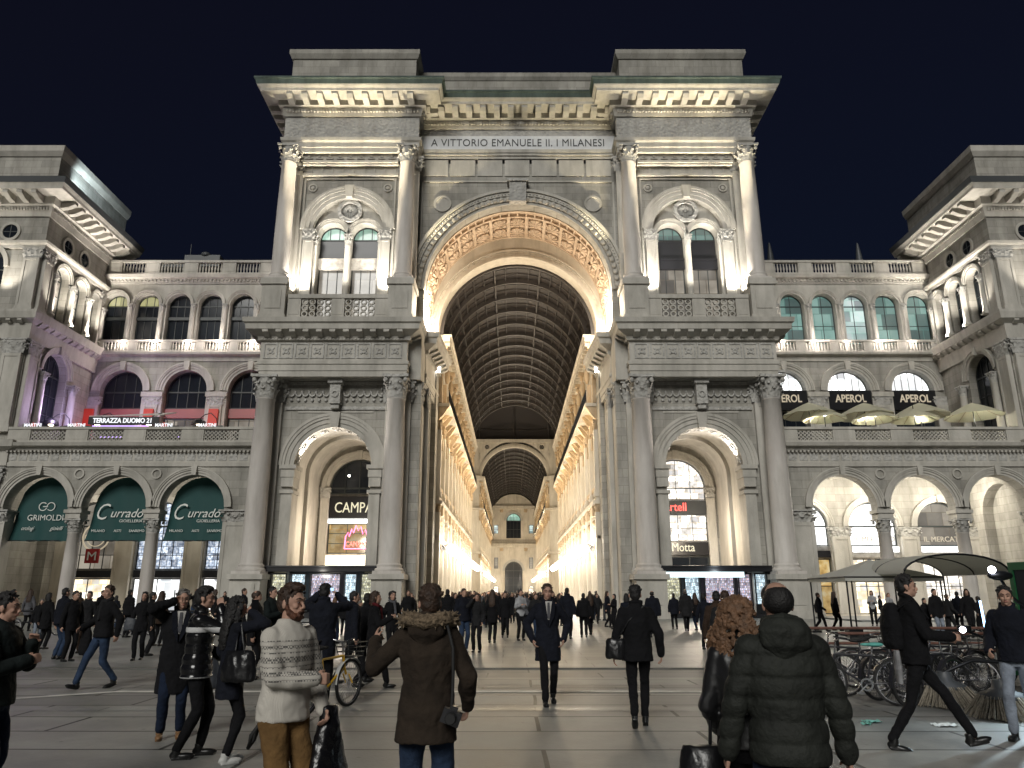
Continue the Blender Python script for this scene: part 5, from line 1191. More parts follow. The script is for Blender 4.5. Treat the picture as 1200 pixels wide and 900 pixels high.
vault(64.4, 118, 'long dark barrel vault of iron ribs and glass directly behind the great arch', 14)
vault(150, 230, 'smaller looking dark glass barrel vault beyond the crossing', 16)
# crossing: chamfered walls, wall above the far arm, glass dome
OC = empty('octagon_crossing', (0, 134, 0), 'cream crossing of the gallery with spandrel arch and rosettes under a dark dome', 'building')
for s in (-1, 1):
    for (p, q) in (((6.95,118),(16,127)), ((16,127),(16,141)), ((16,141),(6.95,150))):
        d = Vector((s*(q[0]-p[0]), q[1]-p[1], 0)); nn = Vector((-d.y, d.x, 0)) if s > 0 else Vector((d.y, -d.x, 0)); L = d.length
        K = frame((s*p[0], p[1], 0), d, nn); m = MB(K); m.wall(0, L, 0, 31.5, 0, -.5, [(L/2, L*.2, .0, 5, True), (L/2, L*.12, 10.5, 14.5, True), (L/2, L*.1, 18.5, 21.8, False)]); m.build('wall', 'warm_stone', OC)
        m = MB(K); m.box(0,L,0,1.0,17.5,17.8); m.box(0,L,0,.5,9.1,9.5); m.box(0,L,0,.9,23.3,24.1); m.box(0,L,-.4,-.35,0,22); m.build('cornice', 'warm_stone', OC)
m = MB(FR(0, 150)); m.wall(-16, 16, 22.5, 31.5, 0, -.6, [(0, 6.6, 22.5, 23.4, True)], 36); m.wall(-16, -6.95, 0, 22.5, 0, -.6, []); m.wall(6.95, 16, 0, 22.5, 0, -.6, []); m.build('far_arch_wall', 'warm_stone', OC)
m = MB(FR(0, 150)); m.ring(0, 23.4, 6.6, 7.1, 0, .3, n=40); m.ring(0, 23.4, 7.1, 7.4, 0, .15, n=40); m.box(-16,16,0,.5,31.0,31.6)
for x in (-7.6,-5.5,5.5,7.6):
    z = 28.7 if abs(x) > 7 else 30.1; rr = .95 if abs(x) > 7 else .72; m.ring(x, z, rr-.18, rr, 0, .2, 0, 2*PI, 20)
m.build('archivolt', 'warm_stone', OC)
m = MB(FR(0, 150))
for x in (-7.6,-5.5,5.5,7.6):
    z = 28.7 if abs(x) > 7 else 30.1; rr = .75 if abs(x) > 7 else .52
    for k in range(6): u = 2*PI*k/6; m.disc(x+.6*rr*math.cos(u), z+.6*rr*math.sin(u), .26*rr, 0, .06, 10)
    m.disc(x, z, .25*rr, 0, .06, 10)
m.build('rosette', 'black_paint', OC)
m = MB(); m.lathe([(19,31.5),(18.2,36),(16,41),(12,45.5),(6,48.5),(1,49.3)], 0, 134, 32, caps=False); m.build('dome_glazing', 'roof_glass', OC)
m = MB()
for i in range(16):
    t = 2*PI*i/16; m.tube([((r-.25)*math.cos(t), 134+(r-.25)*math.sin(t), z) for r, z in ((19,31.5),(18.2,36),(16,41),(12,45.5),(6,48.5),(1,49.3))], .22, 6)
for r, z in ((18.6,34),(17.2,38.5),(14,43.5),(9,47)): m.tube([((r-.25)*math.cos(2*PI*k/32), 134+(r-.25)*math.sin(2*PI*k/32), z) for k in range(33)], .12, 5)
m.ring(0, 24.1, 6.6, 7.0, 118-.0, 118, n=8) if False else None
m.build('dome_rib', 'rib_iron', OC)
m = MB(FR(0, 118.3)); m.wall(-16,16,31.2,33,0,-.5,[]); m.ring(0,24.1,7.0,9.0,0,-.5,n=30); m.build('near_spandrel', 'warm_stone', OC)
# far end wall of the gallery
E = empty('end_facade', (0, 230.5, 0), 'cream end wall closing the gallery with a dark tall doorway and lit lunette', 'building')
FE = FR(0, 230)
m = MB(FE); m.wall(-3.6, 3.6, 0, 16.5, 0, -1, [(0, 2.6, 0, 8.2, True)]); [(m.wall(x-1.6, x+1.6 if x > 0 else x+1.6, 0, 6, 0, -1, [(x, .8, 0, 3.2, True)]), m.wall(x-1.6, x+1.6, 6, 16.5, 0, -1, [(x, .6, 8.8, 12, False)])) for x in (-5.2, 5.2)]; [m.box(x, x+1.2, -1, 0, 0, 16.5) for x in (-8, 6.8)]; m.wall(-8, 8, 16.5, 32, 0, -1, [(0, 2.2, 17.6, 22.8, True), (-5.3, .7, 19, 21.5, False), (5.3, .7, 19, 21.5, False)]); m.build('wall', 'warm_stone', E)
archivolt(E, FE, 0, 8.2, 2.6, 3.2, 0, .3, 2); archivolt(E, FE, 0, 22.8, 2.2, 2.8, 0, .3, 2)
window(E, FE, 0, 2.1, 17.6, 22.8, -.5, True, 'window_dark', (4, 2), .1, lunette='glow_green')
for a in (-5.3, 5.3): window(E, FE, a, .65, 19, 21.5, -.5, False, 'glow_cool', (1, 2), .1)
for a in (-5.2, 5.2): window(E, FE, a, .55, 8.8, 12, -.5, False, 'glow_beige', (1, 2), .1); window(E, FE, a, .75, 0, 3.2, -.5, True, 'glow_shop', (1, 2), .1)
window(E, FE, 0, 2.5, 0, 8.2, -.8, True, 'window_dark', (2, 4), .12)
m = MB(FE); m.box(-8,8,0,1.0,15.6,16.0); m.box(-8,8,0,.6,14.9,15.5); m.box(-8,8,0,.8,26.3,27.2); m.build('cornice', 'warm_stone', E)
m = MB(FE); m.box(-8,8,.9,.97,17.0,17.1)
for i in range(50): m.box(-8+.32*i,-8+.32*i+.06,.9,.96,16.0,17.0)
m.build('railing', 'dark_metal', E)
for a in (-7.4, -3.6, 3.6, 7.4): pier(E, FE, a-.4, a+.4, 0, .3, 0, 14.8, 1.0, .8, panel=False, mat_='warm_stone', cmat='warm_carved'); pier(E, FE, a-.4, a+.4, 0, .3, 16.1, 26.2, 1.0, .8, panel=False, mat_='warm_stone', cmat='warm_carved')
# rows of bright globe lamps with their brackets; bloom put into oversized, close-set globes
def lamp_proto():
    L = empty('wall_lamp', (0,0,0), 'bright globe lamp', 'lamp'); m = MB(); m.tube([(0,0,0),(0,.5,.25),(0,.8,.1)], .035, 6); m.box(-.12,.12,-.05,.0,-.2,.3); m.build('bracket', 'dark_metal', L)
    m = MB(); m.ball((0,.85,-.15), .40, 12, 8); m.build('globe', 'lamp_white', L); return L
LP = lamp_proto(); first = True
for (y0, y1, dy) in ((65.6, 117, 1.35), (151.5, 228, 4.2)):
    k = int((y1-y0)/dy)
    for i in range(k+1):
        for s in (-1, 1):
            o = LP if first else copy_tree(LP); first = False
            o.location = (s*6.5, y0+dy*i, 5.45); o.rotation_euler.z = R(90 if s > 0 else -90)
            far = y0 > 100
            tag(o, ('small white globe lamp in the far row beyond the crossing' if far else ('white globe lamp in the glowing row on the gallery wall nearer the pink neon' if s < 0 else 'white globe lamp in the glowing row on the gallery wall nearer the cyan kiosk')), 'lamp', 'far gallery lamps' if far else ('gallery lamps nearer the pink neon' if s < 0 else 'gallery lamps nearer the cyan kiosk'))
# ------------------------------------------------------------------ ground, paving, road marking
def paving(name, c1, c2, bw, bh, mort, rough, msize=0.014, vec='XY', bump=.25):
    m, n, l, b = nt(name); geo = n.new('ShaderNodeNewGeometry')
    nz = n.new('ShaderNodeTexNoise'); nz.inputs['Scale'].default_value = .16; l.new(geo.outputs['Position'], nz.inputs['Vector'])
    vm = n.new('ShaderNodeVectorMath'); vm.operation = 'SCALE'; vm.inputs['Scale'].default_value = .25; l.new(nz.outputs['Color'], vm.inputs[0])
    va = n.new('ShaderNodeVectorMath'); l.new(geo.outputs['Position'], va.inputs[0]); l.new(vm.outputs['Vector'], va.inputs[1])
    bk = n.new('ShaderNodeTexBrick'); bk.inputs['Scale'].default_value = 1; bk.inputs['Brick Width'].default_value = bw; bk.inputs['Row Height'].default_value = bh; bk.inputs['Mortar Size'].default_value = msize
    bk.inputs['Color1'].default_value = (*c1, 1); bk.inputs['Color2'].default_value = (*c2, 1); bk.inputs['Mortar'].default_value = (*mort, 1); bk.offset = .37; l.new(va.outputs['Vector'], bk.inputs['Vector'])
    t = n.new('ShaderNodeTexNoise'); t.inputs['Scale'].default_value = .7; t.inputs['Detail'].default_value = 9; t.inputs['Roughness'].default_value = .7; l.new(geo.outputs['Position'], t.inputs['Vector'])
    r = n.new('ShaderNodeValToRGB'); r.color_ramp.elements[0].position = .3; r.color_ramp.elements[1].position = .7; r.color_ramp.elements[0].color = (.55,.55,.55,1); r.color_ramp.elements[1].color = (1.15,1.15,1.12,1); l.new(t.outputs['Fac'], r.inputs['Fac'])
    mu = n.new('ShaderNodeMixRGB'); mu.blend_type = 'MULTIPLY'; mu.inputs['Fac'].default_value = 1; l.new(bk.outputs['Color'], mu.inputs['Color1']); l.new(r.outputs['Color'], mu.inputs['Color2']); vo = n.new('ShaderNodeTexVoronoi'); vo.inputs['Scale'].default_value = 2.6; vo.inputs['Randomness'].default_value = 1; l.new(geo.outputs['Position'], vo.inputs['Vector'])
    gr = n.new('ShaderNodeValToRGB'); gr.color_ramp.elements[0].position = .05; gr.color_ramp.elements[0].color = (.62,.62,.62,1); gr.color_ramp.elements[1].position = .075; gr.color_ramp.elements[1].color = (1,1,1,1); l.new(vo.outputs['Distance'], gr.inputs['Fac'])
    m5 = n.new('ShaderNodeMixRGB'); m5.blend_type = 'MULTIPLY'; m5.inputs['Fac'].default_value = 1; l.new(mu.outputs['Color'], m5.inputs['Color1']); l.new(gr.outputs['Color'], m5.inputs['Color2']); l.new(m5.outputs['Color'], b.inputs['Base Color'])
    mr = n.new('ShaderNodeMapRange'); mr.inputs['To Min'].default_value = rough-.12; mr.inputs['To Max'].default_value = rough+.14; l.new(t.outputs['Fac'], mr.inputs['Value']); l.new(mr.outputs['Result'], b.inputs['Roughness'])
    b.inputs['Specular IOR Level'].default_value = .5
    f = n.new('ShaderNodeTexNoise'); f.inputs['Scale'].default_value = 22; f.inputs['Detail'].default_value = 6; l.new(geo.outputs['Position'], f.inputs['Vector'])
    ad = n.new('ShaderNodeMath'); ad.operation = 'MULTIPLY_ADD'; ad.inputs[1].default_value = -1.2; l.new(bk.outputs['Fac'], ad.inputs[0]); l.new(f.outputs['Fac'], ad.inputs[2])
    bp = n.new('ShaderNodeBump'); bp.inputs['Strength'].default_value = bump; bp.inputs['Distance'].default_value = .015; l.new(ad.outputs[0], bp.inputs['Height']); l.new(bp.outputs['Normal'], b.inputs['Normal'])
    return m
paving('slab_paving', (.205,.205,.195), (.295,.295,.28), 3.1, 1.15, (.025,.025,.023), .5, .028)
paving('street_paving', (.15,.15,.14), (.20,.20,.19), 2.4, 1.35, (.04,.04,.038), .5, .02)
paving('square_paving', (.20,.205,.20), (.27,.275,.265), 1.6, .9, (.11,.11,.10), .42, .014)
paving('gallery_paving', (.30,.26,.21), (.42,.37,.30), 2.2, 2.2, (.12,.09,.07), .3, .06)
mat('line_paint', (.62,.61,.56), .6, var=.25, scale=3, bump=.1)
mat('kerb_stone', (.10,.098,.09), .6, var=.3)
def sheet(name, pts, z, m_, kind='structure'):
    me = bpy.data.meshes.new(name); me.from_pydata([(x, y, z) for x, y in pts], [], [tuple(range(len(pts)))]); me.materials.append(MATS[m_]); o = bpy.data.objects.new(name, me); COL.objects.link(o); o['kind'] = kind; return o
sheet('ground', [(-600,-300),(600,-300),(600,900),(-600,900)], 0, 'slab_paving')
sheet('street', [(-80,14.6),(80,14.6),(80,18.2),(-80,18.2)], .004, 'street_paving')
sheet('pavement', [(-80,18.2),(80,18.2),(80,57.6),(-80,57.6)], .008, 'square_paving')
sheet('gallery_floor', [(-6.95,57.6),(6.95,57.6),(6.95,230),(-6.95,230)], .012, 'gallery_paving')
sheet('paving_band', [(-80,15.15),(80,15.15),(80,16.4),(-80,16.4)], .008, 'slab_paving')
sheet('paving_band', [(-80,11.9),(80,11.9),(80,12.25),(-80,12.25)], .005, 'square_paving')
sheet('arcade_floor', [(19.5,57.6),(39,57.6),(39,65.4),(19.5,65.4)], .012, 'gallery_paving')
sheet('arcade_floor', [(-39,57.6),(-19.5,57.6),(-19.5,65.4),(-39,65.4)], .012, 'gallery_paving')
sheet('road_marking', [(-7.35,14.0),(60,14.0),(60,14.22),(-7.35,14.22)], .009, 'line_paint')
sheet('road_marking', [(-14.5,8.8),(-14.5,9.1),(-7.35,14.22),(-7.35,14.0),(-7.55,13.86)], .009, 'line_paint')
m = MB(); m.box(-80,80,18.12,18.3,0,.035); k = m.build('kerb', 'kerb_stone'); k['kind'] = 'structure'
m = MB(); m.box(20.5, 80, 47.5, 56.9, .0, .12); k = m.build('pavement', 'square_paving'); k['kind'] = 'structure'

# ------------------------------------------------------------------ bicycles
def bicycle(paint, lab, basket=False, sad='rubber', guard=True):
    b = empty('bicycle', (0,0,0), lab, 'bicycle')
    for x in (-.53, .53):
        m = MB(Matrix.Translation((x,0,.34))); m.ring(0,0,.305,.34,-.018,.018,0,2*PI,32); w = m.build('wheel', 'rubber', b)
        m = MB(Matrix.Translation((x,0,.34))); m.ring(0,0,.29,.306,-.012,.012,0,2*PI,32)
        for i in range(14): t = PI*i/14; m.tube([(-.295*math.cos(t),0,-.295*math.sin(t)),(.295*math.cos(t),0,.295*math.sin(t))], .0025, 4)
        m.lathe([(.02,-.04),(.02,.04)], n=8) ; m.build('rim', 'chrome', w)
    m = MB(); T = lambda *p, r=.018: m.tube(p, r, 8)
    bb = (-.08,0,.30); st = (-.20,0,.72); hd = (.34,0,.74); hl = (.38,0,.58)
    T(bb, st); T(st, hd); T(bb, hl); T(hd, hl, r=.022); T((-.53,-.06,.34),bb,r=.011); T((-.53,.06,.34),bb,r=.011); T((-.53,-.06,.34),st,r=.010); T((-.53,.06,.34),st,r=.010)
    T(hl,(.44,0,.47)); T((.44,-.05,.47),(.53,-.06,.34),r=.012); T((.44,.05,.47),(.53,.06,.34),r=.012); m.build('frame', paint, b)
    m = MB(); m.tube([st,(-.23,0,.86)], .013, 8); m.build('seat_post', 'chrome', b)
    m = MB(); m.ball((-.27,0,.885), (.13,.08,.035), 12, 7); m.ball((-.15,0,.885), (.10,.03,.025), 10, 6); m.build('saddle', sad, b)
    m = MB(); m.tube([hd,(.31,0,.92)], .013, 8); m.tube([(.16,-.28,.96),(.28,-.22,.99),(.31,0,.93),(.28,.22,.99),(.16,.28,.96)], .012, 8); m.build('handlebar', 'chrome', b)
    for y in (-.28, .28): m = MB(); m.tube([(.17,y,.963),(.06,y*1.02,.945)], .017, 8); m.build('grip', 'rubber', b)
    m = MB(Matrix.Translation((-.08,0,.30))); m.ring(0,0,.07,.095,.03,.036,0,2*PI,18); m.tube([(0,.05,0),(.12,.06,-.11)], .01, 6); m.tube([(0,-.05,0),(-.12,-.06,.11)], .01, 6); m.box(.07,.17,.06,.14,-.125,-.105); m.box(-.17,-.07,-.14,-.06,.105,.125); m.build('crank', 'steel_grey', b)
    if guard:
        for x, t0, t1 in ((-.53,.15*PI,1.05*PI),(.53,.25*PI,1.0*PI)): m = MB(Matrix.Translation((x,0,.34))); m.ring(0,0,.355,.365,-.03,.03,t0,t1,20); m.build('mudguard', paint, b)
    if basket:
        m = MB(); 
        for z in (.72,.79,.86,.93): q = .13+(z-.72)*.25; m.tube([(.42+.12-q,-q,z),(.42+.12+q,-q,z),(.42+.12+q,q,z),(.42+.12-q,q,z),(.42+.12-q,-q,z)], .006, 5)
        for sx in (-1,0,1):
            for sy in (-1,0,1):
                if sx or sy: m.tube([(.54+sx*.13,sy*.13,.72),(.54+sx*.18,sy*.18,.93)], .005, 5)
        m.box(.41,.67,-.13,.13,.715,.722); m.build('basket', 'dark_metal', b)
    return b
yb = bicycle('bike_yellow', 'yellow and white hire bicycle beside the man in the dark knee length coat', True, 'rubber')
m = MB(); m.prism([(-.75,.36),(-.62,.64),(-.42,.66),(-.30,.42),(-.42,.30)], -.07, -.05); m.prism([(-.75,.36),(-.62,.64),(-.42,.66),(-.30,.42),(-.42,.30)], .05, .07); m.build('wheel_cover', 'bike_yellow', yb)
place(yb, (gx(384, 11.7), 11.9, .0), R(68))
for c in yb.children:
    if c.name.startswith('mudguard'): recolor(c, 'bike_white')
bk = bicycle('bike_black', 'black bicycle with a mint saddle cover beside the dark green quilted jacket', False, 'saddle_teal')
place(bk, (gx(1010, 12.3), 12.5, 0), R(170))
specs = [(1052,13.2,20,'bike_black','black bicycle behind the striding tall man',0),(1096,13.0,158,'bike_black','dark bicycle with a basket just before the sweeper brush',1),(1120,13.8,30,'bike_black','black bicycle at the rack under the sweeper lamps',1),
         (1032,14.6,-12,'bike_white','pale framed bicycle behind the mint saddled one',0),(1075,15.2,172,'bike_black','bicycle in the second rack row behind the tall man',1),(1140,14.9,12,'bike_white','pale bicycle beside the sweeper cab',0),
         (1020,13.6,8,'bike_black','black bicycle tangled with the mint saddled one, wheel showing past it',0),(1064,14.1,165,'bike_black','black bicycle squeezed between the rack rails behind the tall man',0),(1108,14.4,185,'bike_black','black bicycle squeezed in under the short sweeper lamp arm',0),(1085,12.5,25,'bike_black','black bicycle standing out in front of the rack beside the brush',0),(992,14.2,172,'bike_black','black bicycle at the rack end half hidden by the green quilted jacket',0)]
for (px, d, rz, p, lab, bas) in specs: o = bicycle(p, lab, bool(bas)); place(o, (gx(px, d), d, 0), R(rz))
# racks and rusty rails
for (y, x0, x1, lab) in ((14.9, 5.6, 13.5, 'rusty two bar bicycle rail behind the parked bicycles'), (17.2, 5.8, 14.5, 'second rusty bicycle rail, further from the viewer, before the canopies')):
    r_ = empty('bicycle_rail', ((x0+x1)/2, y, 0), lab, 'bicycle rail'); m = MB()
    for z in (.62, .93): m.tube([(x0,y,z),(x1,y,z)], .03, 8)
    m.build('bar', 'rust_rail', r_); n_p = 6
    for i in range(n_p): x = x0+(x1-x0)*i/(n_p-1); m = MB(); m.tube([(x,y,0),(x,y,.96)], .03, 8); m.box(x-.08,x+.08,y-.08,y+.08,0,.015); m.build('post', 'dark_metal', r_)
r_ = empty('railing', (-15, 33, 0), 'low dark railing in front of the green awning shops', 'railing'); m = MB(); m.tube([(-24,33,.95),(-8.5,33,.95)], .04, 8); m.tube([(-24,33,.5),(-8.5,33,.5)], .03, 8); m.build('bar', 'dark_metal', r_)
for i in range(9): x = -24+15.5*i/8; m = MB(); m.tube([(x,33,0),(x,33,.98)], .035, 8); m.build('post', 'dark_metal', r_)
for i, (x, rz) in enumerate(((-21.5,10),(-18.6,172),(-15.8,5),(-13.2,168))):
    o = bicycle(('bike_black','bike_red','bike_black','bike_white')[i], ('black bicycle leaning at the low railing below the GRIMOLDI awning','dark red bicycle at the low railing','black basket bicycle at the low railing','pale bicycle at the low railing end nearest the pier')[i], i == 2); place(o, (x, 32.5, 0), R(rz))
# waste bin / bollard by the piers
def bollard(x, y, lab):
    b = empty('bollard', (x, y, 0), lab, 'bollard'); m = MB(Matrix.Translation((x,y,0))); m.lathe([(.13,0),(.13,.08),(.085,.12),(.08,.95)], n=14); m.build('post', 'dark_metal', b); m = MB(Matrix.Translation((x,y,0))); m.lathe([(.10,.95),(.10,1.02),(.05,1.08)], n=14); m.build('cap', 'dark_metal', b)
bollard(gx(273, 38), 38, 'dark bollard by the pier below the nearest green awning'); bollard(gx(708, 50), 50, 'dark bollard at the foot of the pier by the passage')

# ------------------------------------------------------------------ canopies, parasols
def gazebo(x, y, w, h0, h1, lab):
    g = empty('gazebo', (x,y,0), lab, 'canopy'); m = MB(Matrix.Translation((x,y,0))); a = w/2
    m.add([(-a,-a,h0),(a,-a,h0),(a,a,h0),(-a,a,h0),(0,0,h1),(-a,-a,h0-.18),(a,-a,h0-.18),(a,a,h0-.18),(-a,a,h0-.18),(-a/2,-a/2,h0+(h1-h0)*.44),(a/2,-a/2,h0+(h1-h0)*.44),(a/2,a/2,h0+(h1-h0)*.44),(-a/2,a/2,h0+(h1-h0)*.44)],
          [(0,1,10,9),(1,2,11,10),(2,3,12,11),(3,0,9,12),(9,10,4),(10,11,4),(11,12,4),(12,9,4),(5,6,1,0),(6,7,2,1),(7,8,3,2),(8,5,0,3)]); m.build('canvas', 'canvas_white', g)
    for sx in (-1,1):
        for sy in (-1,1): m = MB(Matrix.Translation((x+sx*(a-.08),y+sy*(a-.08),0))); m.tube([(0,0,0),(0,0,h0)], .035, 8); m.box(-.2,.2,-.2,.2,0,.35 if sy < 0 else .1); m.build('leg', 'dark_metal', g)
    m = MB(Matrix.Translation((x,y,0)))
    for p, q in (((-a,-a),(a,-a)),((a,-a),(a,a)),((a,a),(-a,a)),((-a,a),(-a,-a))): m.tube([(*p,h0-.03),(*q,h0-.03)], .03, 6)
    m.build('frame', 'dark_metal', g)
gazebo(gx(1026, 33), 33.0, 3.9, 2.32, 3.05, 'square pale pointed canopy on thin dark legs before the arcade')
t = empty('vaulted_canopy', (gx(1120, 30), 31.5, 0), 'pale vaulted canopy on hooped dark tubes beside the pointed canopy', 'canopy')
M0 = Matrix.Translation((gx(1115, 30), 31.5, 0))
m = MB(M0); n = 16; vs = []
for j in range(2):
    for i in range(n+1): u = PI*i/n; vs.append((-2.0*math.cos(u), (-2.3, 2.3)[j], 2.40+.72*math.sin(u)))
m.add(vs + [(x,y,z-.03) for x,y,z in vs], [(i,i+1,n+2+i,n+1+i) for i in range(n)] + [(2*n+2+i, 3*n+3+i, 3*n+4+i, 2*n+3+i) for i in range(n)], True); m.build('canvas', 'canvas_white', t)
for y in (-2.3, 0, 2.3):
    m = MB(M0); m.tube([(-2.0*math.cos(PI*i/n), y, 2.37+.72*math.sin(PI*i/n)) for i in range(n+1)], .04, 6); m.build('hoop', 'dark_metal', t)
for sx in (-1,1):
    for y in (-2.3,2.3): m = MB(M0); m.tube([(sx*2.0,y,0),(sx*2.0,y,2.40)], .035, 8); m.box(sx*2.0-.18,sx*2.0+.18,y-.18,y+.18,0,.3); m.build('leg', 'dark_metal', t)
# terrace parasols, lit from beneath by their own lamps
def parasol(loc, r, lab, closed=False, h=2.9, grp=None):
    p = empty('parasol', loc, lab, 'parasol', grp); M0 = Matrix.Translation(loc); m = MB(M0); m.tube([(0,0,0),(0,0,h+.25)], .035, 8); m.lathe([(.3,0),(.3,.08),(.06,.12)], n=14); m.build('pole', 'dark_metal', p)
    m = MB(M0)
    if closed: m.lathe([(.34,h*.33),(.36,h*.5),(.28,h*.75),(.16,h*.95),(.1,h*1.05),(.02,h*1.1)], n=12); m.build('folded_canvas', 'shutter_grey', p); return
    n = 16; k = 5; vs = []
    for j in range(k+1):
        for i in range(n):
            t_ = 2*PI*i/n; q = r*j/k*(1 if i % 2 == 0 else .965); vs.append((q*math.cos(t_), q*math.sin(t_), h - 1.0*(j/k)**1.15*(r/2) - (.05 if i % 2 else 0)*(j/k)))
    f = [(j*n+i, j*n+(i+1)%n, (j+1)*n+(i+1)%n, (j+1)*n+i) for j in range(k) for i in range(n)]
    m.add(vs + [(x,y,z-.02) for x,y,z in vs], f + [tuple(len(vs)+a for a in reversed(q)) for q in f]); m.build('canvas', 'canvas_cream', p)
    for i in range(0, n, 2):
        t_ = 2*PI*i/n; m = MB(M0); m.tube([(0,0,h-.05),(r*.97*math.cos(t_), r*.97*math.sin(t_), h-1.0*(r/2)-.03)], .014, 5); m.build('rib', 'tan_wood', p)
    m = MB(M0); m.ball((.0,-.12,h-.55), .10, 8, 6); m.build('lamp', 'lamp_white', p)
for i, (px, y, r, h) in enumerate(((948,58.9,2.1,3.75),(965,58.1,1.7,3.05),(1013,59.2,2.2,3.8),(1024,58.2,1.8,3.05),(1078,59.2,2.2,3.8),(1070,58.1,1.8,3.05),(1140,58.8,2.2,3.7))):
    z = y*.964+14*.267; parasol((CAMX+(px-600)*z/F, y, 12.69), r, ('big cream parasol beside the entrance tower, under the first APEROL board','low cream parasol tucked in front of the one by the tower','big cream parasol under the second APEROL board','low cream parasol in front of the second big one','big cream parasol under the third APEROL board','low cream parasol in front of the third big one','wide cream parasol standing apart at the far end of the terrace')[i], h=h)
parasol((gx(1008, 68, 32)+.3, 68.5, 30.7), 1, 'folded grey parasol standing on the roof terrace midway along the balustrade', True, 4.1)
parasol((gx(903, 68, 32)+.3, 68.5, 30.7), 1, 'folded grey parasol on the roof close to the entrance tower', True, 4.1)
# bar terrace opposite: counters with writing, arched reading lamps, red lit piers
B_ = empty('bar_front', (-31, 59.5, 12.69), 'violet lit terrace bar counter with white TERRAZZA DUOMO 21 lettering', 'bar')
FBr = FR(0, 59.5)
m = MB(FBr); m.box(-33.6,-25.6,-.6,.0,12.69,14.5); bc = m.build('counter', 'black_paint', B_)
m = MB(FBr); m.add([(-34.6,0,15.5),(-28.6,0,15.62),(-28.6,-2.2,16.3),(-34.6,-2.2,16.0),(-34.6,0,15.42),(-28.6,0,15.54),(-28.6,-2.2,16.22),(-34.6,-2.2,15.92)], [(0,1,2,3),(7,6,5,4),(0,4,5,1),(1,5,6,2),(2,6,7,3),(3,7,4,0)]); m.build('awning_roof', 'canvas_white', B_)
m = MB(FBr); m.box(-34.6,-28.9,.0,.06,14.75,15.4); m.build('fascia', 'black_paint', B_)
text_mb('TERRAZZA DUOMO 21', .55, FBr @ Matrix.Translation((-31.85,.07,15.08)), .05, .01, width=4.7).build('lettering', 'letter_lit', B_)
m = MB(FBr); m.box(-34.6,-28.9,.07,.1,14.60,14.66); m.box(-33.5,-25.8,.01,.04,13.7,13.78); m.build('light_strip', 'violet_strip', B_)
for i, px in enumerate((40, 91, 193, 244)):
    y = 58.0; z = y*.964+13*.267; x = CAMX+(px-600)*z/F
    g = empty('glass_screen', (x, y, 12.69), ('terrace screen with red and white emblem closest to the corner pavilion','terrace screen with red and white emblem, just before the bar lettering starts','terrace screen with emblem between the bar and the red piers','terrace screen with emblem nearest the entrance tower')[i], 'screen')
    m = MB(FR(x, y)); m.box(-1.2,1.2,0,.03,12.69,14.35); m.build('panel', 'black_paint', g)
    m = MB(FR(x, y)); m.prism([(-.3,14.35),(0,14.15),(.3,14.35),(0,14.62)], .03, .05); m.build('emblem', 'red_panel', g)
    text_mb('MARTINI', .38, FR(x, y) @ Matrix.Translation((0,.06,14.38)), .02, .008, width=1.35).build('lettering', 'letter_lit', g)
for i, px in enumerate((68, 122, 182, 240)):
    y = 60.5; z = y*.964+15*.267; x = CAMX+(px-600)*z/F
    l_o = empty('arc_lamp', (x, y, 12.69), ('arched terrace lamp with black dome shade at the pavilion end','arched terrace lamp over the bar lettering start','arched terrace lamp over the end of the bar lettering','arched terrace lamp by the red lit pier nearest the tower')[i], 'lamp')
    m = MB(FR(x, y)); m.tube([(1.3,0,12.69),(1.3,0,14.6),(1.1,0,15.5),(.6,0,15.95),(.1,0,15.8),(-.25,0,15.5)], .04, 6); m.build('arm', 'dark_metal', l_o)
    m = MB(FR(x, y) @ Matrix.Translation((-.3,0,0))); m.lathe([(.62,14.95),(.5,15.25),(.2,15.45),(.03,15.5)], n=16); m.build('lamp_shade', 'black_paint', l_o)
    m = MB(FR(x, y) @ Matrix.Translation((-.3,0,0))); m.ball((0,0,14.95), (.2,.2,.08), 8, 6); m.build('bulb', 'lamp_warm', l_o)
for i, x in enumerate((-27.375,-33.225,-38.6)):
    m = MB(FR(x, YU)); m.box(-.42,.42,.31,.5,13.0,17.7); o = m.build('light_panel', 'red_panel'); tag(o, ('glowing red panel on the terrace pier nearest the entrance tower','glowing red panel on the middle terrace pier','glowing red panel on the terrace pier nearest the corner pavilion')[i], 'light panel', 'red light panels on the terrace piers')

# ------------------------------------------------------------------ street sweeper
SW = empty('street_sweeper', (0,0,0), 'green street sweeper with brush and bright lamps at the edge of the bicycle rack', 'street sweeper')
def swm(f, name, mt, par=None): m = MB(); f(m); return m.build(name, mt, par or SW)
W0[SW.name] = Vector((0,0,0))
swm(lambda m: (m.box(.35,3.2,-.75,.75,.42,1.05), m.box(1.9,3.3,-.72,.72,1.15,1.75)), 'body', 'sweeper_green')
cab = swm(lambda m: (m.box(.55,1.85,-.72,.72,2.02,2.14), *[m.box(x,x+.09,y,y+.09,1.15,2.02) for x in (.55,1.76) for y in (-.72,.63)], m.box(.45,.56,-.72,.72,1.15,1.35)), 'cab', 'sweeper_green')
swm(lambda m: (m.box(.57,.6,-.63,.63,1.35,2.02), m.box(.64,1.76,-.70,-.68,1.2,2.0), m.box(.64,1.76,.68,.70,1.2,2.0)), 'windscreen', 'window_dark', cab)
swm(lambda m: (m.box(1.1,1.6,-.3,.3,.9,1.25), m.box(1.45,1.6,-.3,.3,1.25,1.8)), 'seat', 'rubber')
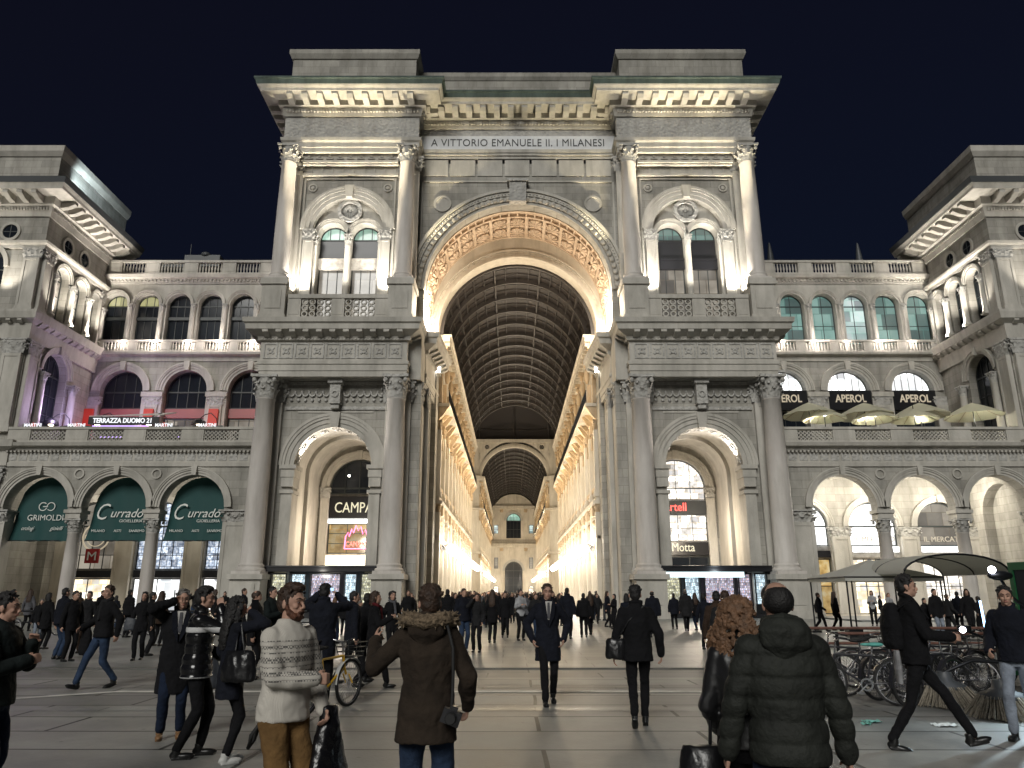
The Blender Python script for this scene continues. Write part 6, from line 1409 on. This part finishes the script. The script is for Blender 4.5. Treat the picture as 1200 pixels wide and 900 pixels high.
for x in (1.0, 2.6):
    for y in (-.78, .78):
        w_ = swm(lambda m: setattr(m, 'M', Matrix.Translation((x,y,.33))) or m.ring(0,0,.17,.33,-.12,.12,0,2*PI,24), 'wheel', 'rubber'); swm(lambda m: setattr(m, 'M', Matrix.Translation((x,y,.33))) or m.disc(0,0,.17,-.1,.1), 'rim', 'steel_grey', w_)
def brush(m):
    rr = random.Random(2)
    for k in range(420):
        a = rr.uniform(0, 2*PI); r0 = rr.uniform(.12,.30); r1 = r0*1.25+rr.uniform(.10,.18); m.tube([(r0*math.cos(a), r0*math.sin(a), .30),(r1*math.cos(a+.1), r1*math.sin(a+.1), .01+.03*rr.random())], .005, 4)
for (x, y) in ((-.95,-.55), (-.95,.6)):
    m = MB(Matrix.Translation((x,y,0))); m.lathe([(.28,.26),(.28,.32),(.12,.38),(.10,.50)], n=20); b_o = m.build('brush', 'shutter_grey', SW); m = MB(Matrix.Translation((x,y,0))); brush(m); m.build('bristles', 'bristle', b_o)
    m = MB(); m.tube([(x,y,.48),(x+.4,y*.8,.66),(.5,y*.6,.62)], .028, 8); m.build('brush_arm', 'dark_metal', SW)
for (x, y, z) in ((-.45,-.62,1.02),(-.68,.35,1.12)):
    m = MB(); m.M = Matrix.Translation((x,y,z)); m.lathe([(.02,-.05),(.10,-.02),(.10,.06)], n=12); m.tube([(0,0,0),(.5,0,-.2),(1.0,0,-.2)], .022, 6); hl_ = m.build('headlight', 'dark_metal', SW); m = MB(Matrix.Translation((x-.07,y-.06,z))); m.ball((0,0,.0), .045, 10, 7); m.build('lamp_face', 'headlight', hl_)
m = MB(); m.tube([(.4,-.5,.9),(-.5,-.5,1.6),(-.7,-.55,1.9)], .022, 6); m.ball((-.72,-.6,1.90), (.20,.1,.07), 10, 6); m.build('lamp_arm', 'dark_metal', SW); m = MB(); m.ball((-.90,-.68,1.98), .05, 8, 6); m.build('lamp_face', 'headlight', SW)
m = MB(); m.tube([(-.72,-.15,1.12),(-.74,-.15,1.55)], .016, 6); m.build('light_tube', 'blue_tube', SW)
place(SW, (gx(1132, 11.6)+1.05, 11.9, 0), R(8))
# litter
for (px, d, mt, lab, sc) in ((1022,10.9,'litter_mint','crumpled mint green paper on the paving near the rack',1),(1015,10.7,'litter_mint','smaller mint green scrap beside the crumpled paper',.5),(1108,10.6,'litter_paper','flattened white paper below the sweeper brush',1.3),(1130,10.9,'litter_paper','small white scrap near the sweeper brush',.6)):
    m = MB(); rr = random.Random(px); n = 7; m.add([(.16*sc*i/n*1.6, .12*sc*j/n*1.6, .012+.035*rr.random()) for j in range(n) for i in range(n)], [(j*n+i, j*n+i+1, (j+1)*n+i+1, (j+1)*n+i) for j in range(n-1) for i in range(n-1)]); o = m.build('litter', mt); o.location = (gx(px, d, 0), d, 0.0); tag(o, lab, 'litter')

# ------------------------------------------------------------------ things people carry
def solid(name, mb, mt, lab, cat, **k): o = mb.build(name, mt, None); return tag(o, lab, cat)
def wp(o, i): return world_pt(o, o['_wr'][i])
# camera on its strap
h = world_pt(parka, (-.20,.19,.90)); K = frame(h, (1,0,0), (0,-1,0)); cam_ = empty('camera', h, 'black camera hanging on a strap at the hip of the man in the brown parka', 'camera')
m = MB(K @ Matrix.Rotation(.35, 4, 'Y')); m.box(-.062,.062,-.035,.035,-.045,.045); m.box(-.025,.025,-.03,.03,.045,.07); m.build('body', 'black_paint', cam_)
m = MB(K @ Matrix.Rotation(.35, 4, 'Y') @ Matrix.Rotation(-PI/2, 4, 'X')); m.lathe([(.036,.03),(.036,.10),(.03,.105)], n=16); m.build('lens', 'rubber', cam_)
m = MB(); pts = [world_pt(parka, p) for p in ((-.20,.18,.93),(-.205,.175,1.15),(-.20,.175,1.33),(-.15,.12,1.48),(-.08,.02,1.53))]; m.tube(pts, .011, 6); m.build('strap', 'rubber', cam_)
def bag(o, base, w, d, hh, mt, lab, strap=None, name='shoulder_bag', cat='bag', top=.8, ang=0):
    c = world_pt(o, base); K = Matrix.Translation(c) @ Matrix.Rotation(o.rotation_euler.z+ang, 4, 'Z'); g = empty(name, c, lab, cat)
    bm_ = MB(K); rings = [(0,0,0,w*.46,d*.4),(0,0,hh*.12,w*.52,d*.55),(0,0,hh*.5,w*.5,d*.55),(0,0,hh*.85,w*top*.5,d*.42),(0,0,hh,w*top*.42,d*.2)]; eloft(bm_, rings, 14)
    me = organic(bm_, 'pouch', mt, .014, 1, folds(.012, 5, 8)); b_ = bpy.data.objects.new('pouch', me); COL.objects.link(b_); b_.parent = g; b_.location = -c
    if strap: mm = MB(); mm.tube([world_pt(o, p) for p in strap], .010, 6); mm.build('strap', mt, g)
    return g
bag(sweat, (.24,-.20,.12), .34, .16, .80, 'bag_plastic', 'long glossy black bag held low by the bearded man', [(.27,-.14,.9),(.25,-.18,.86)], 'garment_bag', 'bag', .45)
m = MB(); m.tube([world_pt(sweat, p) for p in ((-.13,.06,.86),(-.18,.09,.78),(-.17,.12,.70),(-.12,.13,.74),(-.12,.08,.86))], .014, 6); o = m.build('strap', 'rubber'); tag(o, 'short black strap dangling behind the bearded man at his hip', 'strap')
bag(ladyp, (-.30,.02,.86), .38, .15, .30, 'leather_black', 'dark grey leather shoulder bag of the woman in navy coat', [(-.42,.0,1.1),(-.20,.0,1.45),(-.18,.05,1.1)], 'shoulder_bag', 'bag', .9, R(40))
bag(phone, (.32,.0,.55), .42, .12, .45, 'bag_grey', 'slate grey bag hanging from the arm of the grey haired man', [(.24,0,.98),(.29,0,.92)], 'tote_bag', 'bag', .7)
bag(curlw, (.28,-.05,.30), .30, .18, .55, 'leather_black', 'glossy black bag with a silver ornament below the woman with ginger curls', [(.22,-.1,.84),(.2,.0,1.2),(.13,.02,1.46)], 'handbag', 'handbag', .8)
m = MB(); c = world_pt(curlw, (.30,.06,.62)); m.M = Matrix.Translation(c + Vector((0,-.02,0)))
for i in range(12): t_ = 2*PI*i/12; m.ball((.028*math.cos(t_), 0, .034*math.sin(t_)), .009, 6, 4)
o = m.build('brooch', 'chrome'); tag(o, 'round sparkling ornament on the glossy black handbag', 'ornament')
bag(awaym, (.28,.06,.82), .28, .12, .26, 'leather_black', 'black shoulder bag on the man walking away', [(.26,.06,1.05),(.1,.14,1.3),(-.12,.06,1.5)], 'shoulder_bag', 'bag', .9, 0)
bag(strid, (.02,.17,.98), .36, .24, .50, 'cloth_black', 'black backpack on the tall striding man', [(-.14,.13,1.4),(-.17,-.03,1.5),(-.16,-.15,1.3)], 'backpack', 'backpack', .85)
m = MB(); K = Matrix.Translation(world_pt(strid, (-.16,.20,.66))) @ Matrix.Rotation(strid.rotation_euler.z, 4, 'Z'); m.M = K; eloft(m, [(0,0,0,.07,.03),(0,0,.15,.10,.04),(0,0,.34,.08,.03)], 12); o = m.build('paper_bag', 'cloth_pale'); tag(o, 'pale cloth hanging below the backpack of the tall striding man', 'cloth')
bag(jeansw, (-.24,-.18,.55), .30, .16, .48, 'cloth_black', 'black bag hanging from the arm of the striding man in jeans', [(-.22,-.2,1.0),(-.24,-.2,.98)], 'shoulder_bag', 'bag', .8)
bag(cast[9], (-.28,-.02,.75), .30, .12, .32, 'bag_grey', 'grey handbag of the woman in black before the jewellery shop', [(-.2,0,1.3),(-.26,0,1.05)], 'handbag', 'handbag', .9)
bag(cast[15], (-.26,.02,.8), .26, .12, .3, 'denim', 'blue bag of the woman in the long dark coat at the kiosk', [(-.2,0,1.3),(-.26,0,1.05)], 'handbag', 'handbag', .9)
def handset(o, i, off, rot, lab, mt='black_paint'):
    c = world_pt(o, Vector(o['_wr'][i]) + Vector(off)); p = MB(Matrix.Translation(c) @ Matrix.Rotation(o.rotation_euler.z, 4, 'Z') @ rot); p.box(-.036,.036,-.005,.005,-.072,.072)
    g = empty('mobile_phone', c, lab, 'phone'); p.build('case', 'black_paint', g); p = MB(Matrix.Translation(c) @ Matrix.Rotation(o.rotation_euler.z, 4, 'Z') @ rot); p.box(-.032,.032,.0052,.0065,-.066,.066); p.build('screen', mt, g)
handset(phone, 0, (.01,-.01,.07), Matrix.Rotation(PI/2, 4, 'Z'), 'phone at the ear of the grey haired man')
handset(ladyp, 0, (.0,-.02,.07), Matrix.Rotation(PI/2, 4, 'Z'), 'phone at the ear of the long haired woman in navy coat')
handset(biker, 0, (.14,-.03,.08), Matrix.Rotation(PI/2, 4, 'Y'), 'phone held up by the man behind the yellow bicycle', 'screen_blue')
snap = mid(429, 16.2, 165, 1.66, 'person in black holding up a bright blue phone screen before the news kiosk', top='coat', hem=.75, top_mat='cloth_black', hair='short', hands=((-0.10,-0.30,1.50),(0.10,-0.30,1.50)), armhint=[(-1,0,-.8),(1,0,-.8)])
handset(snap, 0, (-.02,-.02,.10), Matrix.Rotation(PI, 4, 'Z'), 'glowing blue phone screen held up near the raised hand of the parka man', 'screen_blue')
handset(cast[13], 0, (.07,-.07,.05), Matrix.Rotation(-.6, 4, 'X'), 'phone read by the man in grey green jacket by the kiosk', 'screen_blue')
m = MB(H_ := Matrix.Translation(world_pt(curlw, (.07,-.02,1.735)))); m.ball((0,0,0), (.03,.02,.012), 8, 5); o = m.build('hair_clip', 'chrome'); tag(o, 'small bright clip in the ginger curls', 'hair clip')

# ------------------------------------------------------------------ the crowd
protos = []
def pr(**k): o = make_person(fine=.021, **k); protos.append(o)
pr(top='coat', hem=.72, hair='short', wide=1.1)
pr(top='coat', hem=.66, hair='long', hair_mat='hair_brown', female=True, feet=((-.05,-.14,0),(.06,.16,.02)))
pr(top='jacket', hem=.84, hair='short', hair_mat='hair_brown', feet=((-.06,-.25,0),(.06,.25,.04)), hands=((-.25,-.2,.98),(.28,.1,.9)), wide=1.1)
pr(top='jacket', hem=.82, hair='bob', female=True, hands=((-.1,-.28,1.2),(.1,-.28,1.2)))
pr(top='puffer', hem=.8, hair='short', wide=1.2)
pr(top='coat', hem=.6, hair='bald', hair_mat='hair_grey', wide=1.1, feet=((-.05,-.2,0),(.06,.2,.03)))
pr(top='jacket', hem=.84, hair='bob', hair_mat='hair_curly', female=True, feet=((-.05,-.2,0),(.06,.2,.03)), hands=((-.12,-.3,1.5),(.2,-.05,.9)))
used = set()
coatc = ['cloth_black']*5 + ['cloth_navy']*4 + ['cloth_charcoal']*3 + ['cloth_brown','cloth_brown','cloth_grey','cloth_olive','cloth_red','cloth_pale','cloth_green']
botc = ['cloth_black']*5 + ['denim_dark']*3 + ['denim']*2 + ['cloth_charcoal']
WORD = {'cloth_black':'black','cloth_navy':'navy','cloth_charcoal':'charcoal','cloth_brown':'brown','cloth_grey':'grey','cloth_olive':'olive brown','cloth_red':'dark red','cloth_pale':'pale','puffer_green':'dark green','denim':'blue jeans','denim_dark':'dark jeans','cloth_white':'white','denim_pale':'pale jeans'}
rc = random.Random(21)
def crowd(x, y, label, group, k=None, coat=None, bot=None, turn=None, h=None):
    i = k if k is not None else rc.randrange(len(protos)); src = protos[i]
    o = src if i not in used else copy_tree(src); used.add(i)
    turn = rc.choice([rc.uniform(-40,40), rc.uniform(140,220), rc.uniform(0,360)]) if turn is None else turn
    c = coat or rc.choice(coatc); b = bot or rc.choice(botc)
    place(o, (x, y, .012 if y > 57.6 else .008), R(turn), None, (h or rc.choice([rc.uniform(1.58,1.86), rc.uniform(1.62,1.80), rc.uniform(1.45,1.9)]))/1.75)
    for ch in o.children:
        if ch.name.startswith(('coat','jacket')): recolor(ch, c)
        if ch.name.startswith('trousers'): recolor(ch, b)
    tag(o, label, 'person', group); return o, c, b
G1 = 'pedestrians crowding the floor of the lit gallery'
pts = []
for t_ in range(4000):
    if len(pts) >= 120: break
    y = 34 + 70*rc.random()**1.5; x = rc.uniform(-1,1)*(5.6 if y > 54 else 5.0) + (-.8 if y < 50 else 0)
    if y < 46 and (x > 2.2): continue
    if y < 40 and rc.random() < .55: continue
    if all((x-a)**2+(y-b)**2 > .5 for a, b in pts): pts.append((x, y))
for (x, y) in pts: crowd(x, y, 'dark clothed pedestrian in the dense crowd walking at the mouth of the lit gallery' , G1)
# people who can be told apart by where they stand
spots = [ # px, distance, label
 (577,27.5,1,None,None,'woman in black standing just in front of the gallery crowd',170),(592,31,0,'cloth_black','cloth_black','man in black coat ahead of the crowd, facing out of the gallery',0),
 (610,29,3,'cloth_pale','cloth_black','person in pale coat at the near edge of the gallery crowd',20),(628,30,2,'cloth_charcoal',None,'walker right behind the man in the open overcoat',10),
 (665,30,0,'cloth_navy','cloth_black','tall man in dark coat looking away beside the suited man',160),(684,31,4,'cloth_black',None,'person with a bulky dark backpack shape near the lit side of the passage',180),
 (692,33,1,'cloth_black','cloth_black','woman in black next to the bulky figure by the passage',190),(700,45,2,'cloth_charcoal','cloth_charcoal','lone walker in grey close to the pier foot',5),
 (712,40,1,'cloth_navy',None,'woman with pale bag crossing before the pier base',60),(720,38,3,'cloth_black',None,'short figure in black close to the woman crossing by the pier',-60),
 (404,33,0,'cloth_black','cloth_black','person in black coat before the news kiosk windows',180),(392,27,6,'cloth_grey',None,'person in grey raising an arm at the news kiosk',160),(421,25,5,'cloth_brown',None,'grey haired person in brown coat beside the neon side kiosk',90),
 (372,36,2,'cloth_black',None,'customer standing at the middle window of the news kiosk',185),(340,30,3,'cloth_charcoal',None,'customer at the first window of the news kiosk',175),
 (790,38,0,'cloth_navy',None,'customer in navy before the cyan lit kiosk',180),(804,36,5,'cloth_charcoal',None,'grey haired customer at the cyan lit kiosk',170),(815,37,1,'cloth_black',None,'long haired customer at the cyan lit kiosk window',190),
 (960,36,2,'cloth_navy','cloth_black','man walking left of the pointed canopy leg',80),(979,36.5,1,'cloth_black','cloth_black','long haired woman walking under the pointed canopy',95),
 (1023,42,3,'cloth_pale','cloth_black','person in pale jacket far behind the pointed canopy',-30),(1032,47,2,'cloth_charcoal',None,'figure strolling at the arcade shops behind the canopy',60),(1043,40,6,'cloth_pale',None,'person in light top and black trousers by the arcade column',0),
 (1098,30,0,'cloth_black','denim_pale','man in black jacket and pale jeans between the canopies',10),(1085,30.5,4,'cloth_black',None,'person in dark padded jacket left of the pale jeans man',30),(1112,31,2,'cloth_charcoal',None,'person bending beside the pale jeans man',100),
 (1124,34,0,'cloth_navy','cloth_black','man with a white bag behind the sweeper lamps',170),(1136,31,1,'cloth_black',None,'long haired woman behind the street sweeper',-20),(1062,33,5,'cloth_black',None,'person in black half hidden by the tall striding man',0),
 (1148,33,3,'cloth_navy','cloth_black','short woman in navy behind the sweeper cab',200),
 (12,30,0,'cloth_black',None,'person in black at the arcade below the GRIMOLDI awning edge',90),(33,36,1,'cloth_grey','cloth_black','woman in grey by the watch shop',180),(118,34,2,'cloth_black',None,'walker in black passing the lit jewellery window',70),(135,38,3,'cloth_navy',None,'person looking into the golden jewellery window',180),
 (150,31,4,'cloth_black',None,'bulky figure in black before the white lit shop',150),(214,34,0,'cloth_black',None,'man in black outside the blue lit shop shelves',175),(228,40,6,'cloth_charcoal',None,'person in charcoal by the last arcade column',0),(250,33,1,'cloth_black',None,'long haired woman under the last green awning',120),
 (284,30,2,'cloth_navy',None,'walker in navy passing the pier with the bollard',90),(47,27,5,'cloth_black','denim_pale','grey haired man in black with pale jeans by the railing',20),(92,40,3,'cloth_brown',None,'person in brown beneath the middle awning',180),(262,41,4,'cloth_black',None,'dark figure close to the bollard by the pier',0),
 (735,24,3,'cloth_navy','denim','person in navy half hidden by the man walking away',170),(478,33,2,'cloth_black','cloth_black','man in black beside the inner pier behind the parka hood',0),(524,30,4,'cloth_black',None,'bulky person just right of the raised parka shoulder',180),(533,33,1,'cloth_navy',None,'long haired woman behind the tall man in jeans',30),
]
for (px, d, k, c, b, lab, tn) in spots: crowd(gx(px, d), d, lab, None, k, c, b, tn)
# guests on the terraces
for i, (px, y) in enumerate(((226,59.0),(262,58.8),(280,59.2))):
    o, c, b = crowd(CAMX+(px-600)*(y*.964+3.6)/F, y, ('terrace guest beside the red lit pier','terrace guest at the parapet near the entrance tower','terrace guest furthest along, against the tower')[i], None, (0,3,2)[i], 'cloth_black', None, 0, 1.7); o.location.z = 12.69
# ------------------------------------------------------------------ rooftop plant, cables
m = MB(); m.box(-33,-29.5,69,72,32.9,34.1); m.box(-36,-32.9,69.2,71,32.9,33.6); m.ball((-31,69.2,34.2), (.5,.4,.3), 8, 6); m.tube([(-32.6,69.3,33.9),(-32.6,69.3,35.4)], .04, 5)
o = m.build('rooftop_unit', 'shutter_grey'); tag(o, 'low dark ventilation unit with a mast behind the roof balustrade', 'roof equipment')
SUN_E = 1.8; SKY_S = 0.012
# ------------------------------------------------------------------ lights
def lamp(kind, loc, energy, col, size=.3, rot=None, to=None, spot=None, sy=None):
    d = bpy.data.lights.new(kind.lower()+'_light', kind); d.energy = energy; d.color = col
    if kind == 'AREA':
        d.size = size
        if sy: d.shape = 'RECTANGLE'; d.size_y = sy
    else: d.shadow_soft_size = size
    if spot: d.spot_size = R(spot); d.spot_blend = .6
    o = bpy.data.objects.new(d.name, d); COL.objects.link(o); o.location = loc
    if to is not None: o.rotation_euler = (Vector(to)-Vector(loc)).to_track_quat('-Z', 'Y').to_euler()
    return o
WARM = (1.0,.88,.70); WH = (1.0,.93,.82); PK = (1.0,.88,.80)
sun = bpy.data.lights.new('sun', 'SUN'); sun.energy = SUN_E; sun.angle = R(25); sun.color = (1.0,.985,.93)
so = bpy.data.objects.new('sun', sun); COL.objects.link(so); so.rotation_euler = (R(90-31), 0, R(-14))
wd = bpy.data.worlds.new('World'); scene.world = wd; wd.use_nodes = True; n = wd.node_tree.nodes; l = wd.node_tree.links; bg = n['Background']
sk = n.new('ShaderNodeTexSky'); sk.sky_type = 'NISHITA'; sk.sun_disc = False; sk.sun_elevation = R(2.0); sk.sun_rotation = R(200); sk.air_density = 1.0; sk.ozone_density = 6.0; sk.dust_density = 0.3
mx = n.new('ShaderNodeMixRGB'); mx.blend_type = 'MULTIPLY'; mx.inputs['Fac'].default_value = 1; mx.inputs['Color2'].default_value = (.8,.7,.5,1)
l.new(sk.outputs['Color'], mx.inputs['Color1']); ad = n.new('ShaderNodeMixRGB'); ad.blend_type = 'ADD'; ad.inputs['Fac'].default_value = 1; ad.inputs['Color2'].default_value = (.28,.22,.44,1); l.new(mx.outputs['Color'], ad.inputs['Color1']); l.new(ad.outputs['Color'], bg.inputs['Color']); bg.inputs['Strength'].default_value = SKY_S
# uplighters of the towers
for s in (-1, 1):
    for a in (10.6, 16.9): lamp('SPOT', (s*a, 54.5, 23.85), 2600, WH, .15, to=(s*(a+(.9 if a > 13 else -.9)), 55.6, 36), spot=100)
    for a in (12.0, 15.6): lamp('SPOT', (s*a, 54.4, 23.9), 1500, WH, .2, to=(s*13.85, 56.2, 33), spot=90)
    # cornice washers on the ledge below the frieze
    for a in (10.5, 14, 17.3): lamp('SPOT', (s*a, 53.75, 24.0), 11000, (1,.86,.58), .1, to=(s*a, 53.9, 41), spot=24)
    lamp('POINT', (s*13.85, 58.5, 12.6), 0.1, WH, .2)
    # passage intrados spots and room light
    lamp('SPOT', (s*(17.0), 56.2, 11.0), 900, (1,.92,.82), .1, to=(s*13.2, 56.4, 14.2), spot=70) if False else None
    lamp('SPOT', (s*16.35, 56.3, 10.95), 1500, (1,.92,.84), .08, to=(s*14.2, 56.3, 13.4), spot=110)
    lamp('POINT', (s*13.7, 60.5, 6.0), 1000, (1,.85,.66), .5)
    lamp('POINT', (s*13.85, 54.0, 3.0), 60, (.85,.95,1) if s > 0 else WH, .3)
    # great arch wall lights
    lamp('POINT', (s*6.95, 58.1, 24.3), 1400, (1,.84,.64), .25); lamp('POINT', (s*6.4, 61.6, 22.8), 700, (1,.84,.64), .25)
    # upper loggia of the wing: one uplight per bay pair
    for x in (21.5, 24.4, 27.4, 30.4, 33.4, 36.4): lamp('POINT', (s*x, 66.0, 23.9), 85 if s < 0 else 50, PK, .12)
    for x in (22, 28, 34): lamp('POINT', (s*x, 65.3, 24.6), 130, PK, .2)
    for x in (23, 29, 35): lamp('POINT', (s*x, 65.6, 31.2), 10, PK, .2)
    lamp('SPOT', (s*8.0, 55.3, 25.0), 9000, (1,.86,.58), .1, to=(s*4.2, 55.8, 41.3), spot=30)
    # pavilion flank
    for y in (59.2, 61.5, 64.0): lamp('SPOT', (s*38.2, y, 23.8), 1500, WH, .15, to=(s*38.9, y+.2, 30), spot=110)
    for y in (60, 64): lamp('SPOT', (s*37.3, y, 24.0), 1500, WH, .15, to=(s*37.6, y, 34), spot=60)
    for x in (41.5, 46, 50): lamp('SPOT', (s*x, 55.6, 23.9), 1500, WH, .15, to=(s*x, 56.3, 34), spot=80)
    for x in (24.4, 30.3, 36.1): lamp('POINT', (s*x, 62.5, 9.5), 230 if s < 0 else 950, (1,.93,.80), .5)
for x in (-36.5, -32.5): lamp('POINT', (x, 62.5, 15.5), 190, (.62,.5,1), .4)
for x in (-38.0, -33.2, -27.4): lamp('POINT', (x, 65.4, 15.5), 26, (1,.16,.12), .25)
for x in (-36.15, -30.3, -24.45): lamp('POINT', (x, 65.8, 18.2), 12, (1,.25,.2), .2)
lamp('POINT', (-37.6, 60, 16), 330, (.78,.6,1), .4)
for px, y in ((948,58.9),(1013,59.2),(1076,59.2),(1140,58.8)): lamp('POINT', (CAMX+(px-600)*(y*.964+3.7)/F, y-.3, 15.0), 130, (1,.95,.75), .12)
lamp('AREA', (-39.8, 55.6, 34.7), 0.1, (.8,.95,1), .5)
lamp('SPOT', (-38.0, 60.0, 35.2), 1800, (.75,.92,1), .1, to=(-39.4, 63, 37.5), spot=120)
# gallery
for i in range(7):
    for s in (-1, 1): lamp('POINT', (s*5.5, 67+7.8*i, 5.9), 430, WARM, .25)
for i in range(7): 
    for s in (-1, 1): lamp('POINT', (s*4.3, 66+8*i, 16.5), 420, (1,.78,.5), .3)
for i in range(6):
    for s in (-1, 1): lamp('POINT', (s*5.3, 154+13*i, 6.5), 1000, WARM, .3)
for i in range(4):
    for s in (-1, 1): lamp('POINT', (s*4.5, 156+20*i, 18), 700, (1,.8,.52), .3)
for s in (-1, 1): lamp('POINT', (s*9, 134, 8), 3000, WARM, .5); lamp('POINT', (s*9, 138, 14), 900, WARM, .5)
# the sweeper's lamps on the ground
sp_ = SW.location
lamp('SPOT', (sp_.x-.1, sp_.y-.7, 1.25), 260, (.72,.9,1), .08, to=(sp_.x-1.5, sp_.y-1.6, 0), spot=75)
# ------------------------------------------------------------------ camera and film
cd = bpy.data.cameras.new('camera_view'); co = bpy.data.objects.new('camera_view', cd); COL.objects.link(co)
cd.sensor_width = 36; cd.lens = F/1200*36; cd.clip_start = .1; cd.clip_end = 3000
co.location = (CAMX, 0, CAMZ); co.rotation_euler = (R(90+PITCH), 0, 0); scene.camera = co
scene.view_settings.view_transform = 'Standard'; scene.view_settings.look = 'None'; scene.view_settings.exposure = 0.22; scene.view_settings.gamma = 1
scene.render.engine = 'CYCLES'; c = scene.cycles
c.max_bounces = 5; c.diffuse_bounces = 3; c.glossy_bounces = 2; c.transmission_bounces = 2; c.caustics_reflective = False; c.caustics_refractive = False
c.sample_clamp_indirect = 4; c.sample_clamp_direct = 0; c.use_denoising = True; c.use_light_tree = True; c.use_adaptive_sampling = True; c.adaptive_threshold = .015
